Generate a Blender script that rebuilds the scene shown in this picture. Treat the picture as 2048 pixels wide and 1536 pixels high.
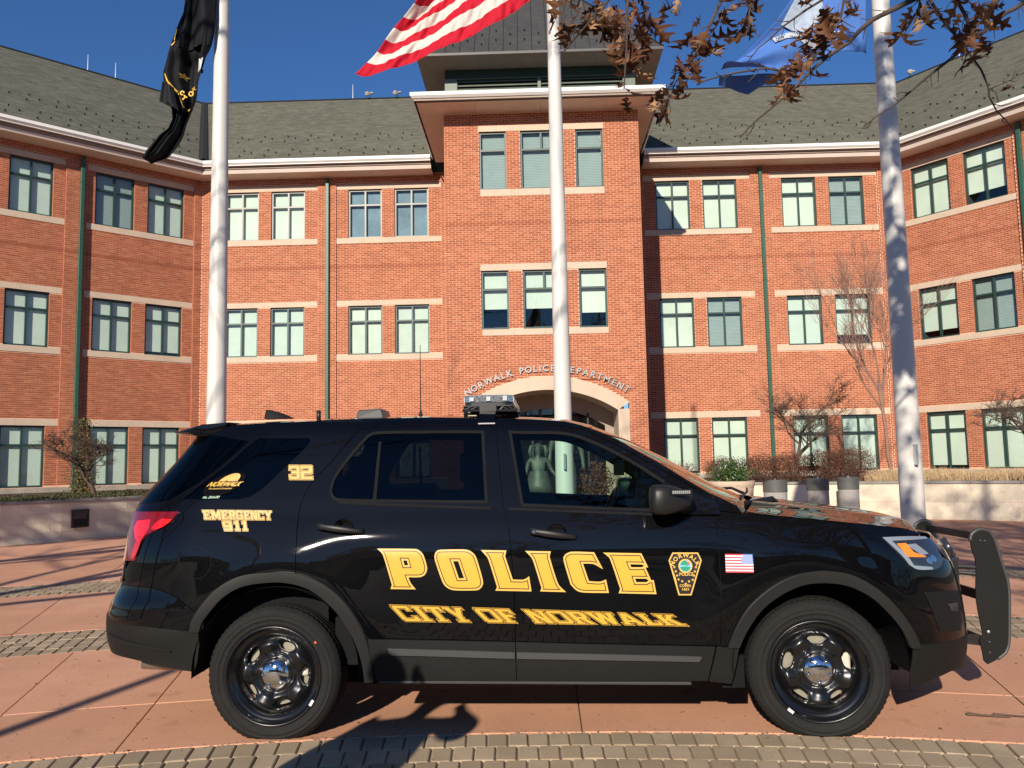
import bpy, bmesh, math, random
import numpy as np
from mathutils import Vector, Matrix, geometry, noise
R = math.radians
random.seed(7); np.random.seed(7)
S = bpy.context.scene
C = S.collection
for o in list(bpy.data.objects): bpy.data.objects.remove(o)

# ---------------------------------------------------------------- camera, sky, sun, exposure
cd = bpy.data.cameras.new('camera'); cam = bpy.data.objects.new('camera', cd); C.objects.link(cam)
S.camera = cam
cd.sensor_width = 36.0; cd.lens = 36.0 * 1660 / 2048; cd.clip_start = .05; cd.clip_end = 3000
_p, _r, _y = R(5.42), R(1.09), R(1.46)
_f = Vector((-math.sin(_y)*math.cos(_p), math.cos(_y)*math.cos(_p), math.sin(_p)))
_ri = Vector((math.cos(_y), math.sin(_y), 0)); _up = _ri.cross(_f)
_xr = _ri*math.cos(_r) - _up*math.sin(_r); _xu = _up*math.cos(_r) + _ri*math.sin(_r)
m = Matrix((_xr, _xu, -_f)).transposed().to_4x4(); m.translation = Vector((0, 0, 1.465))
cam.matrix_world = m

SUN_EL, SUN_AZ = 23.5, 14.8      # shadows run away from the camera, 14.8 degrees to the right of +Y
w = bpy.data.worlds.new('World'); S.world = w; w.use_nodes = True
nt = w.node_tree; nt.nodes.clear()
sky = nt.nodes.new('ShaderNodeTexSky'); sky.sky_type = 'NISHITA'; sky.sun_disc = False
sky.sun_elevation = R(SUN_EL); sky.sun_rotation = R(180 + SUN_AZ)
sky.air_density = 1.0; sky.dust_density = 0.0; sky.ozone_density = 10.0; sky.altitude = 50
bg = nt.nodes.new('ShaderNodeBackground'); bg.inputs[1].default_value = 0.09
ow = nt.nodes.new('ShaderNodeOutputWorld')
nt.links.new(sky.outputs[0], bg.inputs[0]); nt.links.new(bg.outputs[0], ow.inputs[0])
sl = bpy.data.lights.new('sun', 'SUN'); sun = bpy.data.objects.new('sun', sl); C.objects.link(sun)
sl.energy = 5.0; sl.angle = R(.55); sl.color = (1, .90, .76)
_d = Vector((math.sin(R(SUN_AZ))*math.cos(R(SUN_EL)), math.cos(R(SUN_AZ))*math.cos(R(SUN_EL)), -math.sin(R(SUN_EL))))
sun.rotation_euler = _d.to_track_quat('-Z', 'Y').to_euler()
S.view_settings.view_transform = 'Standard'; S.view_settings.look = 'None'
S.view_settings.gamma = 1; S.view_settings.exposure = 0.25
S.cycles.max_bounces = 8; S.cycles.transparent_max_bounces = 16

# ---------------------------------------------------------------- materials
MATS = {}
def nodes(name):
    m = bpy.data.materials.new(name); m.use_nodes = True
    n = m.node_tree; b = n.nodes['Principled BSDF']
    return m, n, b
def ramp(n, fac, stops):
    r = n.nodes.new('ShaderNodeValToRGB'); e = r.color_ramp.elements
    while len(e) < len(stops): e.new(.5)
    for i, (p, c) in enumerate(stops):
        e[i].position = p; e[i].color = tuple(c) + (1,) if len(c) == 3 else c
    n.links.new(fac, r.inputs[0]); return r.outputs[0]
def coord(n, kind='Object', scale=(1, 1, 1)):
    t = n.nodes.new('ShaderNodeTexCoord'); mp = n.nodes.new('ShaderNodeMapping')
    mp.inputs['Scale'].default_value = scale
    n.links.new(t.outputs[kind], mp.inputs[0]); return mp.outputs[0]
def geo_pos(n, scale=(1, 1, 1)):
    g = n.nodes.new('ShaderNodeNewGeometry'); mp = n.nodes.new('ShaderNodeMapping')
    mp.inputs['Scale'].default_value = scale
    n.links.new(g.outputs['Position'], mp.inputs[0]); return mp.outputs[0]
def noise_n(n, vec, scale, detail=4, rough=.55):
    t = n.nodes.new('ShaderNodeTexNoise'); t.inputs['Scale'].default_value = scale
    t.inputs['Detail'].default_value = detail; t.inputs['Roughness'].default_value = rough
    n.links.new(vec, t.inputs['Vector']); return t.outputs['Fac']
def mixc(n, fac, a, b, mode='MIX'):
    m = n.nodes.new('ShaderNodeMix'); m.data_type = 'RGBA'; m.blend_type = mode
    for i, v in ((0, fac), (6, a), (7, b)):
        if isinstance(v, (int, float)): m.inputs[i].default_value = v
        elif isinstance(v, tuple): m.inputs[i].default_value = v + (1,) if len(v) == 3 else v
        else: n.links.new(v, m.inputs[i])
    return m.outputs[2]
def bump(n, b, h, strength=.3, dist=.01):
    u = n.nodes.new('ShaderNodeBump'); u.inputs['Strength'].default_value = strength
    u.inputs['Distance'].default_value = dist
    n.links.new(h, u.inputs['Height']); n.links.new(u.outputs[0], b.inputs['Normal'])
def simple(name, col, rough=.6, metal=0, var=.12, scale=6, bmp=0, spec=.5, coat=0, fine=0):
    if name in MATS: return MATS[name]
    m, n, b = nodes(name)
    v = geo_pos(n); f = noise_n(n, v, scale, 6, .6)
    lo = tuple(c*(1-var) for c in col); hi = tuple(min(1, c*(1+var)) for c in col)
    c = ramp(n, f, [(.3, lo), (.7, hi)])
    if fine:
        f2 = noise_n(n, v, scale*fine, 3, .7)
        c = mixc(n, 1.0, c, ramp(n, f2, [(.3, (.82,)*3), (.7, (1.15,)*3)]), 'MULTIPLY')
    n.links.new(c, b.inputs['Base Color'])
    b.inputs['Roughness'].default_value = rough; b.inputs['Metallic'].default_value = metal
    b.inputs['Specular IOR Level'].default_value = spec
    b.inputs['Coat Weight'].default_value = coat; b.inputs['Coat Roughness'].default_value = .02
    if bmp: bump(n, b, noise_n(n, v, scale*8, 4, .6), bmp, .004)
    MATS[name] = m; return m
def attr_mat(name, stops, rough=.8, mscale=3, mottling=.25, bmp=.3, bscale=60, attr='tint', streak=0):
    """colour from a per-face random value, mottled and finely pitted"""
    if name in MATS: return MATS[name]
    m, n, b = nodes(name)
    a = n.nodes.new('ShaderNodeAttribute'); a.attribute_name = attr
    c = ramp(n, a.outputs['Fac'], stops)
    v = geo_pos(n)
    f = noise_n(n, v, mscale, 5, .6)
    c = mixc(n, 1.0, c, ramp(n, f, [(.25, (1-mottling,)*3), (.75, (1+mottling,)*3)]), 'MULTIPLY')
    g = noise_n(n, v, bscale, 3, .7)
    c = mixc(n, 1.0, c, ramp(n, g, [(.3, (.8,)*3), (.7, (1.16,)*3)]), 'MULTIPLY')
    if streak:      # rain streaks and settled dirt
        sk = noise_n(n, geo_pos(n, (2.6, 2.6, .22)), 1.0, 5, .65); c = mixc(n, 1.0, c, ramp(n, sk, [(.36, (1-streak,)*3), (.5, (1,)*3), (.72, (1+streak*.35,)*3)]), 'MULTIPLY')
    n.links.new(c, b.inputs['Base Color']); b.inputs['Roughness'].default_value = rough
    b.inputs['Specular IOR Level'].default_value = .3
    if bmp: bump(n, b, g, bmp, .003)
    MATS[name] = m; return m
def glass(name, tint=(1, 1, 1), alpha=.85, rough=0.0, refl=1.0, f0=.075):
    """thin pane: see-through mixed with a mirror by fresnel"""
    if name in MATS: return MATS[name]
    m = bpy.data.materials.new(name); m.use_nodes = True; n = m.node_tree; n.nodes.clear()
    o = n.nodes.new('ShaderNodeOutputMaterial'); t = n.nodes.new('ShaderNodeBsdfTransparent')
    t.inputs[0].default_value = tuple(c*alpha for c in tint) + (1,)
    g = n.nodes.new('ShaderNodeBsdfGlossy'); g.inputs['Roughness'].default_value = rough
    g.inputs[0].default_value = (refl, refl*.97, refl*.9, 1)
    ge = n.nodes.new('ShaderNodeNewGeometry'); dt = n.nodes.new('ShaderNodeVectorMath'); dt.operation = 'DOT_PRODUCT'
    n.links.new(ge.outputs['Incoming'], dt.inputs[0]); n.links.new(ge.outputs['Normal'], dt.inputs[1])
    ab = n.nodes.new('ShaderNodeMath'); ab.operation = 'ABSOLUTE'; n.links.new(dt.outputs['Value'], ab.inputs[0])
    om = n.nodes.new('ShaderNodeMath'); om.operation = 'SUBTRACT'; om.inputs[0].default_value = 1.0; n.links.new(ab.outputs[0], om.inputs[1])
    pw = n.nodes.new('ShaderNodeMath'); pw.operation = 'POWER'; pw.inputs[1].default_value = 4.0; n.links.new(om.outputs[0], pw.inputs[0])
    mul = n.nodes.new('ShaderNodeMath'); mul.operation = 'MULTIPLY_ADD'; mul.inputs[1].default_value = .88; mul.inputs[2].default_value = f0
    mul.use_clamp = True; f = pw
    x = n.nodes.new('ShaderNodeMixShader')
    n.links.new(f.outputs[0], mul.inputs[0]); n.links.new(mul.outputs[0], x.inputs[0]); n.links.new(t.outputs[0], x.inputs[1]); n.links.new(g.outputs[0], x.inputs[2])
    n.links.new(x.outputs[0], o.inputs[0]); MATS[name] = m; return m

# ---------------------------------------------------------------- mesh helpers
class MB:
    """collects polygons; build() links them as one mesh object"""
    def __init__(s): s.v = []; s.f = []; s.t = []; s.mi = []
    def add(s, vs, fs, tint=None, mi=0):
        k = len(s.v); s.v += [tuple(p) for p in vs]; s.f += [tuple(i+k for i in f) for f in fs]
        s.t += [random.random() if tint is None else tint]*len(fs); s.mi += [mi]*len(fs); return s
    def box(s, x0, x1, y0, y1, z0, z1, tint=None, mi=0, M=None):
        vs = [(x, y, z) for z in (z0, z1) for y in (y0, y1) for x in (x0, x1)]
        if M is not None: vs = [M @ Vector(p) for p in vs]
        return s.add(vs, [(0, 2, 3, 1), (4, 5, 7, 6), (0, 1, 5, 4), (2, 6, 7, 3), (0, 4, 6, 2), (1, 3, 7, 5)], tint, mi)
    def prism(s, pts, z0, z1, M=None, tint=None, mi=0):
        n = len(pts); vs = [(x, y, z0) for x, y in pts] + [(x, y, z1) for x, y in pts]
        if M is not None: vs = [M @ Vector(p) for p in vs]
        return s.add(vs, [tuple(range(n-1, -1, -1)), tuple(range(n, 2*n))] + [(i, (i+1) % n, n+(i+1) % n, n+i) for i in range(n)], tint, mi)
    def tube(s, pts, rad, n=8, cap=True, tint=None, mi=0):
        pts = [Vector(p) for p in pts]; rad = rad if hasattr(rad, '__len__') else [rad]*len(pts)
        vs = []; prev = None
        for i, p in enumerate(pts):
            d = (pts[min(i+1, len(pts)-1)] - pts[max(i-1, 0)]).normalized()
            if prev is None: a = d.orthogonal().normalized()
            else: a = (prev - d*prev.dot(d)); a = a.normalized() if a.length > 1e-6 else d.orthogonal().normalized()
            prev = a; b = d.cross(a)
            vs += [p + (a*math.cos(2*math.pi*k/n) + b*math.sin(2*math.pi*k/n))*rad[i] for k in range(n)]
        fs = [(i*n+k, i*n+(k+1) % n, (i+1)*n+(k+1) % n, (i+1)*n+k) for i in range(len(pts)-1) for k in range(n)]
        if cap: fs += [tuple(range(n-1, -1, -1)), tuple((len(pts)-1)*n+k for k in range(n))]
        return s.add(vs, fs, tint, mi)
    def lathe(s, prof, n=24, M=None, tint=None, mi=0, close=False):
        """prof: (radius, height) pairs, axis z"""
        vs = []
        for r, z in prof: vs += [Vector((r*math.cos(2*math.pi*k/n), r*math.sin(2*math.pi*k/n), z)) for k in range(n)]
        if M is not None: vs = [M @ p for p in vs]
        L = len(prof); rng = range(L) if close else range(L-1)
        fs = [(i*n+k, i*n+(k+1) % n, ((i+1) % L)*n+(k+1) % n, ((i+1) % L)*n+k) for i in rng for k in range(n)]
        return s.add(vs, fs, tint, mi)
    def mesh(s, name, mats, smooth=False):
        me = bpy.data.meshes.new(name); me.from_pydata(s.v, [], s.f)
        for mt in (mats if isinstance(mats, (list, tuple)) else [mats]): me.materials.append(mt)
        if any(s.mi): me.polygons.foreach_set('material_index', s.mi)
        a = me.attributes.new('tint', 'FLOAT', 'FACE'); a.data.foreach_set('value', s.t)
        if smooth: me.polygons.foreach_set('use_smooth', [True]*len(me.polygons))
        me.update(); return me
    def build(s, name, mats, parent=None, smooth=False, **kw):
        return link(name, s.mesh(name, mats, smooth), parent, **kw)
def link(name, me, parent=None, loc=None, rot=None, **kw):
    o = bpy.data.objects.new(name, me); C.objects.link(o)
    if parent is not None: o.parent = parent
    if loc is not None: o.location = loc
    if rot is not None: o.rotation_euler = rot
    for k, v in kw.items(): o[k] = v
    return o
def thing(name, label, cat, loc=(0, 0, 0), rotz=0, group=None):
    o = bpy.data.objects.new(name, None); C.objects.link(o); o.empty_display_size = .1
    o.location = loc; o.rotation_euler = (0, 0, rotz); tag(o, label, cat, group); return o
def tag(o, label, cat, group=None):
    o['label'] = label; o['category'] = cat
    if group: o['group'] = group
    return o
def copy_tree(o, parent=None):
    c = o.copy(); C.objects.link(c)
    if parent is not None: c.parent = parent
    for ch in [x for x in o.children]: copy_tree(ch, c)
    return c
def bevel(o, width=.01, seg=2):
    b = o.modifiers.new('bevel', 'BEVEL'); b.width = width; b.segments = seg; b.limit_method = 'ANGLE'; b.angle_limit = R(40); return o
def text_polys(txt, size=1, extrude=0, bold=0, spacing=1.0, shear=0):
    """text outlines as a mesh: returns (verts, faces)"""
    cu = bpy.data.curves.new('tmp', 'FONT'); cu.body = txt; cu.size = size; cu.extrude = extrude
    cu.offset = bold; cu.space_character = spacing; cu.align_x = 'CENTER'; cu.resolution_u = 3; cu.shear = shear
    ob = bpy.data.objects.new('tmp', cu); C.objects.link(ob)
    bpy.context.view_layer.update()
    me = bpy.data.meshes.new_from_object(ob.evaluated_get(bpy.context.evaluated_depsgraph_get()))
    vs = [tuple(v.co) for v in me.vertices]; fs = [tuple(p.vertices) for p in me.polygons]
    bpy.data.objects.remove(ob); bpy.data.curves.remove(cu); bpy.data.meshes.remove(me)
    return vs, fs
# ================================================================ MATERIALS OF THE PLACE
M_joint = simple('joint_sand', (.25, .185, .125), .95, var=.35, scale=60)
M_paver = attr_mat('grey_paver', [(0, (.30, .225, .145)), (.5, (.38, .29, .19)), (1, (.46, .355, .24))], .92, 2.2, .18, .5, 130)
def slab_mat():
    m, n, b = nodes('terracotta_slab'); v = geo_pos(n)
    a = n.nodes.new('ShaderNodeAttribute'); a.attribute_name = 'tint'
    c = ramp(n, a.outputs['Fac'], [(0, (.64, .33, .20)), (1, (.71, .375, .235))])
    f = noise_n(n, v, .9, 7, .65); c = mixc(n, 1.0, c, ramp(n, f, [(.25, (.82, .80, .80)), (.75, (1.1, 1.12, 1.13))]), 'MULTIPLY')
    g = noise_n(n, v, 45, 4, .7); c = mixc(n, 1.0, c, ramp(n, g, [(.25, (.88,)*3), (.75, (1.08,)*3)]), 'MULTIPLY')
    s = noise_n(n, v, 14, 2, .5); c = mixc(n, ramp(n, s, [(.70, (0,)*3), (.74, (.55,)*3)]), c, (.16, .07, .045))
    s2 = noise_n(n, geo_pos(n, (.5, 1.6, 1)), .55, 5, .7); c = mixc(n, ramp(n, s2, [(.60, (0,)*3), (.70, (.35,)*3)]), c, (.78, .62, .52))
    s3 = noise_n(n, geo_pos(n), 2.6, 3, .5); c = mixc(n, ramp(n, s3, [(.66, (0,)*3), (.76, (.5,)*3)]), c, (.28, .105, .07))
    n.links.new(c, b.inputs['Base Color']); b.inputs['Roughness'].default_value = .9; b.inputs['Specular IOR Level'].default_value = .25
    bump(n, b, g, .25, .003); return m
M_slab = slab_mat()
M_brick = attr_mat('red_brick', [(0, (.29, .082, .038)), (.12, (.335, .096, .043)), (.55, (.37, .110, .050)), (.9, (.43, .140, .066)), (.975, (.42, .165, .08)), (1, (.27, .085, .045))], .9, .5, .09, .3, 70, streak=.08)
M_mortar = simple('mortar', (.74, .45, .31), .95, var=.12, scale=2, fine=20)
M_stone = simple('pale_stone', (.56, .44, .33), .85, var=.08, scale=1.1, fine=40)
M_concrete = simple('base_concrete', (.36, .31, .25), .9, var=.2, scale=2, fine=12)
M_green = simple('green_paint', (.022, .085, .055), .45, var=.15, scale=1.5)
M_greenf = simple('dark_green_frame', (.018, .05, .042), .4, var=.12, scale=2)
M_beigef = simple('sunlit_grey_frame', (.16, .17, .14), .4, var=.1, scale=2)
M_white = simple('white_gutter', (.78, .76, .72), .45, var=.05, scale=1)
M_soffit = simple('beige_soffit', (.74, .63, .55), .7, var=.07, scale=1.2)
M_trim = simple('brown_trim', (.32, .24, .19), .6, var=.1)
M_metalroof = simple('grey_metal_roof', (.062, .058, .054), .5, var=.12, scale=.8, fine=6)
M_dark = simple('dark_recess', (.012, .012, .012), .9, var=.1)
M_black = simple('black_metal', (.012, .012, .014), .45, var=.15, scale=10)
M_shingle = attr_mat('roof_shingle', [(0, (.115, .113, .085)), (.5, (.135, .133, .10)), (1, (.158, .154, .117))], .95, .35, .07, .4, 90, streak=.10)
M_wglass = glass('window_glass', (.90, .97, .95), .96)
M_blind = simple('pale_blind', (.72, .76, .65), .8, var=.10, scale=.7)
M_blind2 = simple('grey_blind', (.36, .42, .40), .8, var=.05, scale=3)
M_blind3 = simple('cream_blind', (.66, .71, .62), .8, var=.04, scale=3)
M_wtone = simple('blue_grey_window_tone', (.20, .27, .33), .8, var=.25, scale=1.5)  # sheet added for the blue-grey look of windows without blinds
M_room = simple('dim_room', (.05, .055, .06), .9)
M_chrome = simple('bright_letter_metal', (.30, .30, .30), .5, metal=.4, var=.05)
# ================================================================ GROUND
ground = MB().add([(-600, -600, -.06), (600, -600, -.06), (600, 900, -.06), (-600, 900, -.06)], [(0, 1, 2, 3)]).build('ground', simple('dry_grass', (.16, .13, .07), .95, var=.3, scale=1, fine=20), kind='structure')
CX, CY = .10, -6.10
def pol(r, a): return (CX + r*math.sin(R(a)), CY + r*math.cos(R(a)))
bed = MB(); NB = 96
bed.add([pol(27.4, -360*i/NB) + (-.012,) for i in range(NB)], [tuple(range(NB))][::1]).build('paving_bed', M_joint, kind='structure')
def sector(mb, r0, r1, a0, a1, z0, z1, n, tint=None, tilt=0):
    inn = [pol(r0, a0+(a1-a0)*i/n) for i in range(n+1)]; out = [pol(r1, a0+(a1-a0)*i/n) for i in range(n+1)]
    k = n+1; c = .004
    top_i = [pol(r0+c, a0+(a1-a0)*i/n) for i in range(n+1)]; top_o = [pol(r1-c, a0+(a1-a0)*i/n) for i in range(n+1)]
    vs = [p+(z0,) for p in inn] + [p+(z0,) for p in out] + [p+(z1-c,) for p in inn] + [p+(z1-c,) for p in out] + [p+(z1,) for p in top_i] + [p+(z1,) for p in top_o]
    fs = []
    for i in range(n):
        fs += [(4*k+i+1, 4*k+i, 5*k+i, 5*k+i+1), (2*k+i, 2*k+i+1, i+1, i), (3*k+i+1, 3*k+i, k+i, k+i+1), (2*k+i+1, 2*k+i, 4*k+i, 4*k+i+1), (3*k+i, 3*k+i+1, 5*k+i+1, 5*k+i)]
    fs += [(0, k, 3*k, 2*k), (2*k, 3*k, 5*k, 4*k), (k+n, n, 2*k+n, 3*k+n), (3*k+n, 2*k+n, 4*k+n, 5*k+n)]
    mb.add(vs, [tuple(reversed(f)) for f in fs], tint)
plaza = MB().box(-.2, .2, CY-.2, CY+.2, -.03, .0, .5).build('plaza', M_slab, kind='structure')
rings = [(10.79, 13.5, None), (14.5, 17.1, None), (18.2, 22.3, 13), (22.32, 26.9, 13)]
for r0, r1, st in rings:
    if r0 == 10.79: edges = [-45, -32, -16.7, -12.45, .68, 13.7, 26.6, 39]
    elif r0 == 14.5: edges = [-46, -33, -19.6, -6.6, 6.4, 19.4, 32.4, 45]
    else: edges = list(range(-71, 73, 13))
    for a0, a1 in zip(edges, edges[1:]):
        for q0, q1 in (((r0, 11.7), (11.706, r1)) if r0 == 10.79 else ((r0, r1),)):
            g = .006/r1*57.3
            mb = MB(); sector(mb, q0, q1, a0+g, a1-g, -.03, random.uniform(-.001, .001), 10); mb.build('concrete_slab', M_slab, plaza)
MB().add([pol(8.54, -3.75*i)+(-.004,) for i in range(96)], [tuple(range(96))]).build('driveway', simple('asphalt', (.045, .045, .045), .9, var=.2, scale=4, fine=20), kind='structure')
# paver bands: rows along the arc, 0.1 x 0.2 m pavers laid with the long side across the band
mesh_cache = {}
def paver_obj(r, am, par, w=.104, d=.2):
    key = round(r, 2)
    k = (key, random.randint(0, 3))
    if k not in mesh_cache:
        mb = MB(); x, y, z = w/2-.0035, d/2-.002, 0
        j = lambda: random.uniform(-.0022, .0022)
        c = .006; b = [(-x+j(), -y+j()), (x+j(), -y+j()), (x+j(), y+j()), (-x+j(), y+j())]
        t = [(px*(1-c/x), py*(1-c/y)) for px, py in b]
        vs = [p+(-.03,) for p in b] + [p+(-.005,) for p in b] + [p+(0,) for p in t]
        fs = [(8, 9, 10, 11)] + [(i, (i+1) % 4, 4+(i+1) % 4, 4+i) for i in range(4)] + [(4+i, 4+(i+1) % 4, 8+(i+1) % 4, 8+i) for i in range(4)]
        mb.add(vs, fs, random.random()); mesh_cache[k] = mb.mesh('paver', M_paver)
    o = link('paver', mesh_cache[k], par); X, Y = pol(r, am)
    o.location = (X, Y, random.uniform(-.003, .001)); o.rotation_euler = (random.uniform(-.012, .012), random.uniform(-.02, .02), -R(am)+random.uniform(-.012, .012))
n_single = 0; stuff = MB()
cand = []
for r0, r1 in ((8.56, 10.78), (13.51, 14.49), (17.11, 18.19)):
    rows = round((r1-r0)/.205); dd = (r1-r0)/rows
    for q in range(rows):
        r = r1-(q+.5)*dd; da = .110/r*57.3; off = (q % 2)*.5
        lim = 46 if r < 12 else 38
        for i in range(-int(lim/da), int(lim/da)):
            am = (i+off)*da; X, Y = pol(r, am)
            dist = math.hypot(X, Y); ang = abs(X)/max(Y, .01)
            vis = Y > 4.1 and ang < .68 and (r < 12 or abs(X+.05*Y) > 2.2*Y/4.6 - .2)
            cand.append((0 if vis else 1, dist, r, am, dd))
cand.sort()
for j, (h, dist, r, am, dd) in enumerate(cand):
    if j < 290: paver_obj(r, am, plaza, .108, dd)
    else:
        X, Y = pol(r, am); z = random.uniform(-.003, .001)
        Mx = Matrix.Translation((X, Y, z)) @ Matrix.Rotation(-R(am), 4, 'Z')
        x, y = .0505, dd/2-.003
        stuff.add([Mx @ Vector(p) for p in ((-x, -y, -.03), (x, -y, -.03), (x, y, -.03), (-x, y, -.03), (-x, -y, 0), (x, -y, 0), (x, y, 0), (-x, y, 0))],
                  [(4, 5, 6, 7), (0, 1, 5, 4), (1, 2, 6, 5), (2, 3, 7, 6), (3, 0, 4, 7)])
stuff.build('pavers_beyond', M_paver, plaza, kind='stuff')

# ================================================================ POLICE BUILDING
bld = thing('brick_building', 'three-storey red brick building with grey-green roofs and a square entrance tower', 'building', (0, 30, 0))
OB = Vector((0, 30, 0))
LC, LA, RC_, RA = -12.24, 44.3, 13.35, 53.8
def frame(ox, oy, ang, n_in=1):
    """facet frame: x along the wall, y into the building, z up; seen from outside x runs to the right"""
    return Matrix.Translation((ox, oy-30, 0)) @ Matrix.Rotation(ang, 4, 'Z')
WLEN = 13.0
F_main = frame(0, 30, 0)
F_left = Matrix.Translation((LC, 0, 0)) @ Matrix.Rotation(R(LA), 4, 'Z')            # x negative away from the corner
F_right = Matrix.Translation((RC_, 0, 0)) @ Matrix.Rotation(-R(RA), 4, 'Z')
F_tower = frame(0, 25, 0)
CO, BL, JT = .0677, .2130, .0115
fl = [(2.95, .97), (7.34, 5.52), (11.753, 9.90)]           # window top, bottom per storey
bands = [(3.16, 2.95, None), (7.545, 7.34, 'l'), (5.52, 5.31, 's'), (11.965, 11.753, 'l'), (9.90, 9.685, 's')]
bricks_all = []   # (distance, matrix, x0, x1, z, y, tint)
campos = Vector((0, 0, 1.465))
def lay(F, x0, x1, z0, z1, y, holes=(), phase=0.0):
    """running bond brick courses on a facet rectangle, leaving the holes open"""
    k0 = math.ceil(z0/CO - 1e-6); k1 = math.floor(z1/CO + 1e-6)
    for k in range(k0, k1):
        z = k*CO; off = (k % 2)*BL/2 + phase
        segs = [(x0, x1)]
        for hx0, hx1, hz0, hz1 in holes:
            if z+CO*.5 > hz0 and z+CO*.5 < hz1:
                ns = []
                for a, b in segs:
                    if hx1 <= a or hx0 >= b: ns.append((a, b)); continue
                    if hx0 > a: ns.append((a, hx0))
                    if hx1 < b: ns.append((hx1, b))
                segs = ns
        dark = 128.4 < z/CO < 130.6 and y is not None
        for a, b in segs:
            i = math.floor((a-off)/BL)
            while True:
                p = off + i*BL; q = p+BL; i += 1
                if p >= b: break
                p = max(p, a); q = min(q, b)
                if q-p < .035: continue
                t = random.random()
                if dark: t = random.uniform(0, .12)
                bricks_all.append((F, p+JT/2, q-JT/2, z+JT/2, z+CO-(.004 if dark else JT/2)+(.0 if not dark else .002), y, t))
walls = MB(); reveals = MB()
def slabwall(F, x0, x1, z0, z1, y, holes=(), thick=.25, ret=True):
    """mortar wall with window holes: front sheet split into rectangles, plus hole reveals"""
    xs = sorted({x0, x1, *[h[0] for h in holes], *[h[1] for h in holes]}); zs = sorted({z0, z1, *[h[2] for h in holes], *[h[3] for h in holes]})
    xs = [x for x in xs if x0 <= x <= x1]; zs = [z for z in zs if z0 <= z <= z1]
    for a, b in zip(xs, xs[1:]):
        for c, d in zip(zs, zs[1:]):
            mx, mz = (a+b)/2, (c+d)/2
            if any(h[0] < mx < h[1] and h[2] < mz < h[3] for h in holes): continue
            walls.add([F @ Vector(p) for p in ((a, y, c), (b, y, c), (b, y, d), (a, y, d))], [(0, 1, 2, 3)])
    for h in holes:
        a, b, c, d = h
        for q in (((a, y, c), (a, y, d), (a, y+thick, d), (a, y+thick, c)), ((b, y, d), (b, y, c), (b, y+thick, c), (b, y+thick, d)), ((a, y, d), (b, y, d), (b, y+thick, d), (a, y+thick, d)), ((b, y, c), (a, y, c), (a, y+thick, c), (b, y+thick, c))):
            reveals.add([F @ Vector(p) for p in q], [(0, 1, 2, 3)], random.uniform(.3, .7))
stone = MB()
def stonebar(F, x0, x1, z0, z1, y0, y1, gap=None, name='lintel'):
    """one row of cut stones"""
    n = max(1, round((x1-x0)/1.05)); g = .0015
    mb = MB()
    for i in range(n):
        a = x0+(x1-x0)*i/n; b = x0+(x1-x0)*(i+1)/n
        mb.box(a+g, b-g, y0, y1, z0, z1, M=F)
    return mb.build(name, M_stone, bld)
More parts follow.
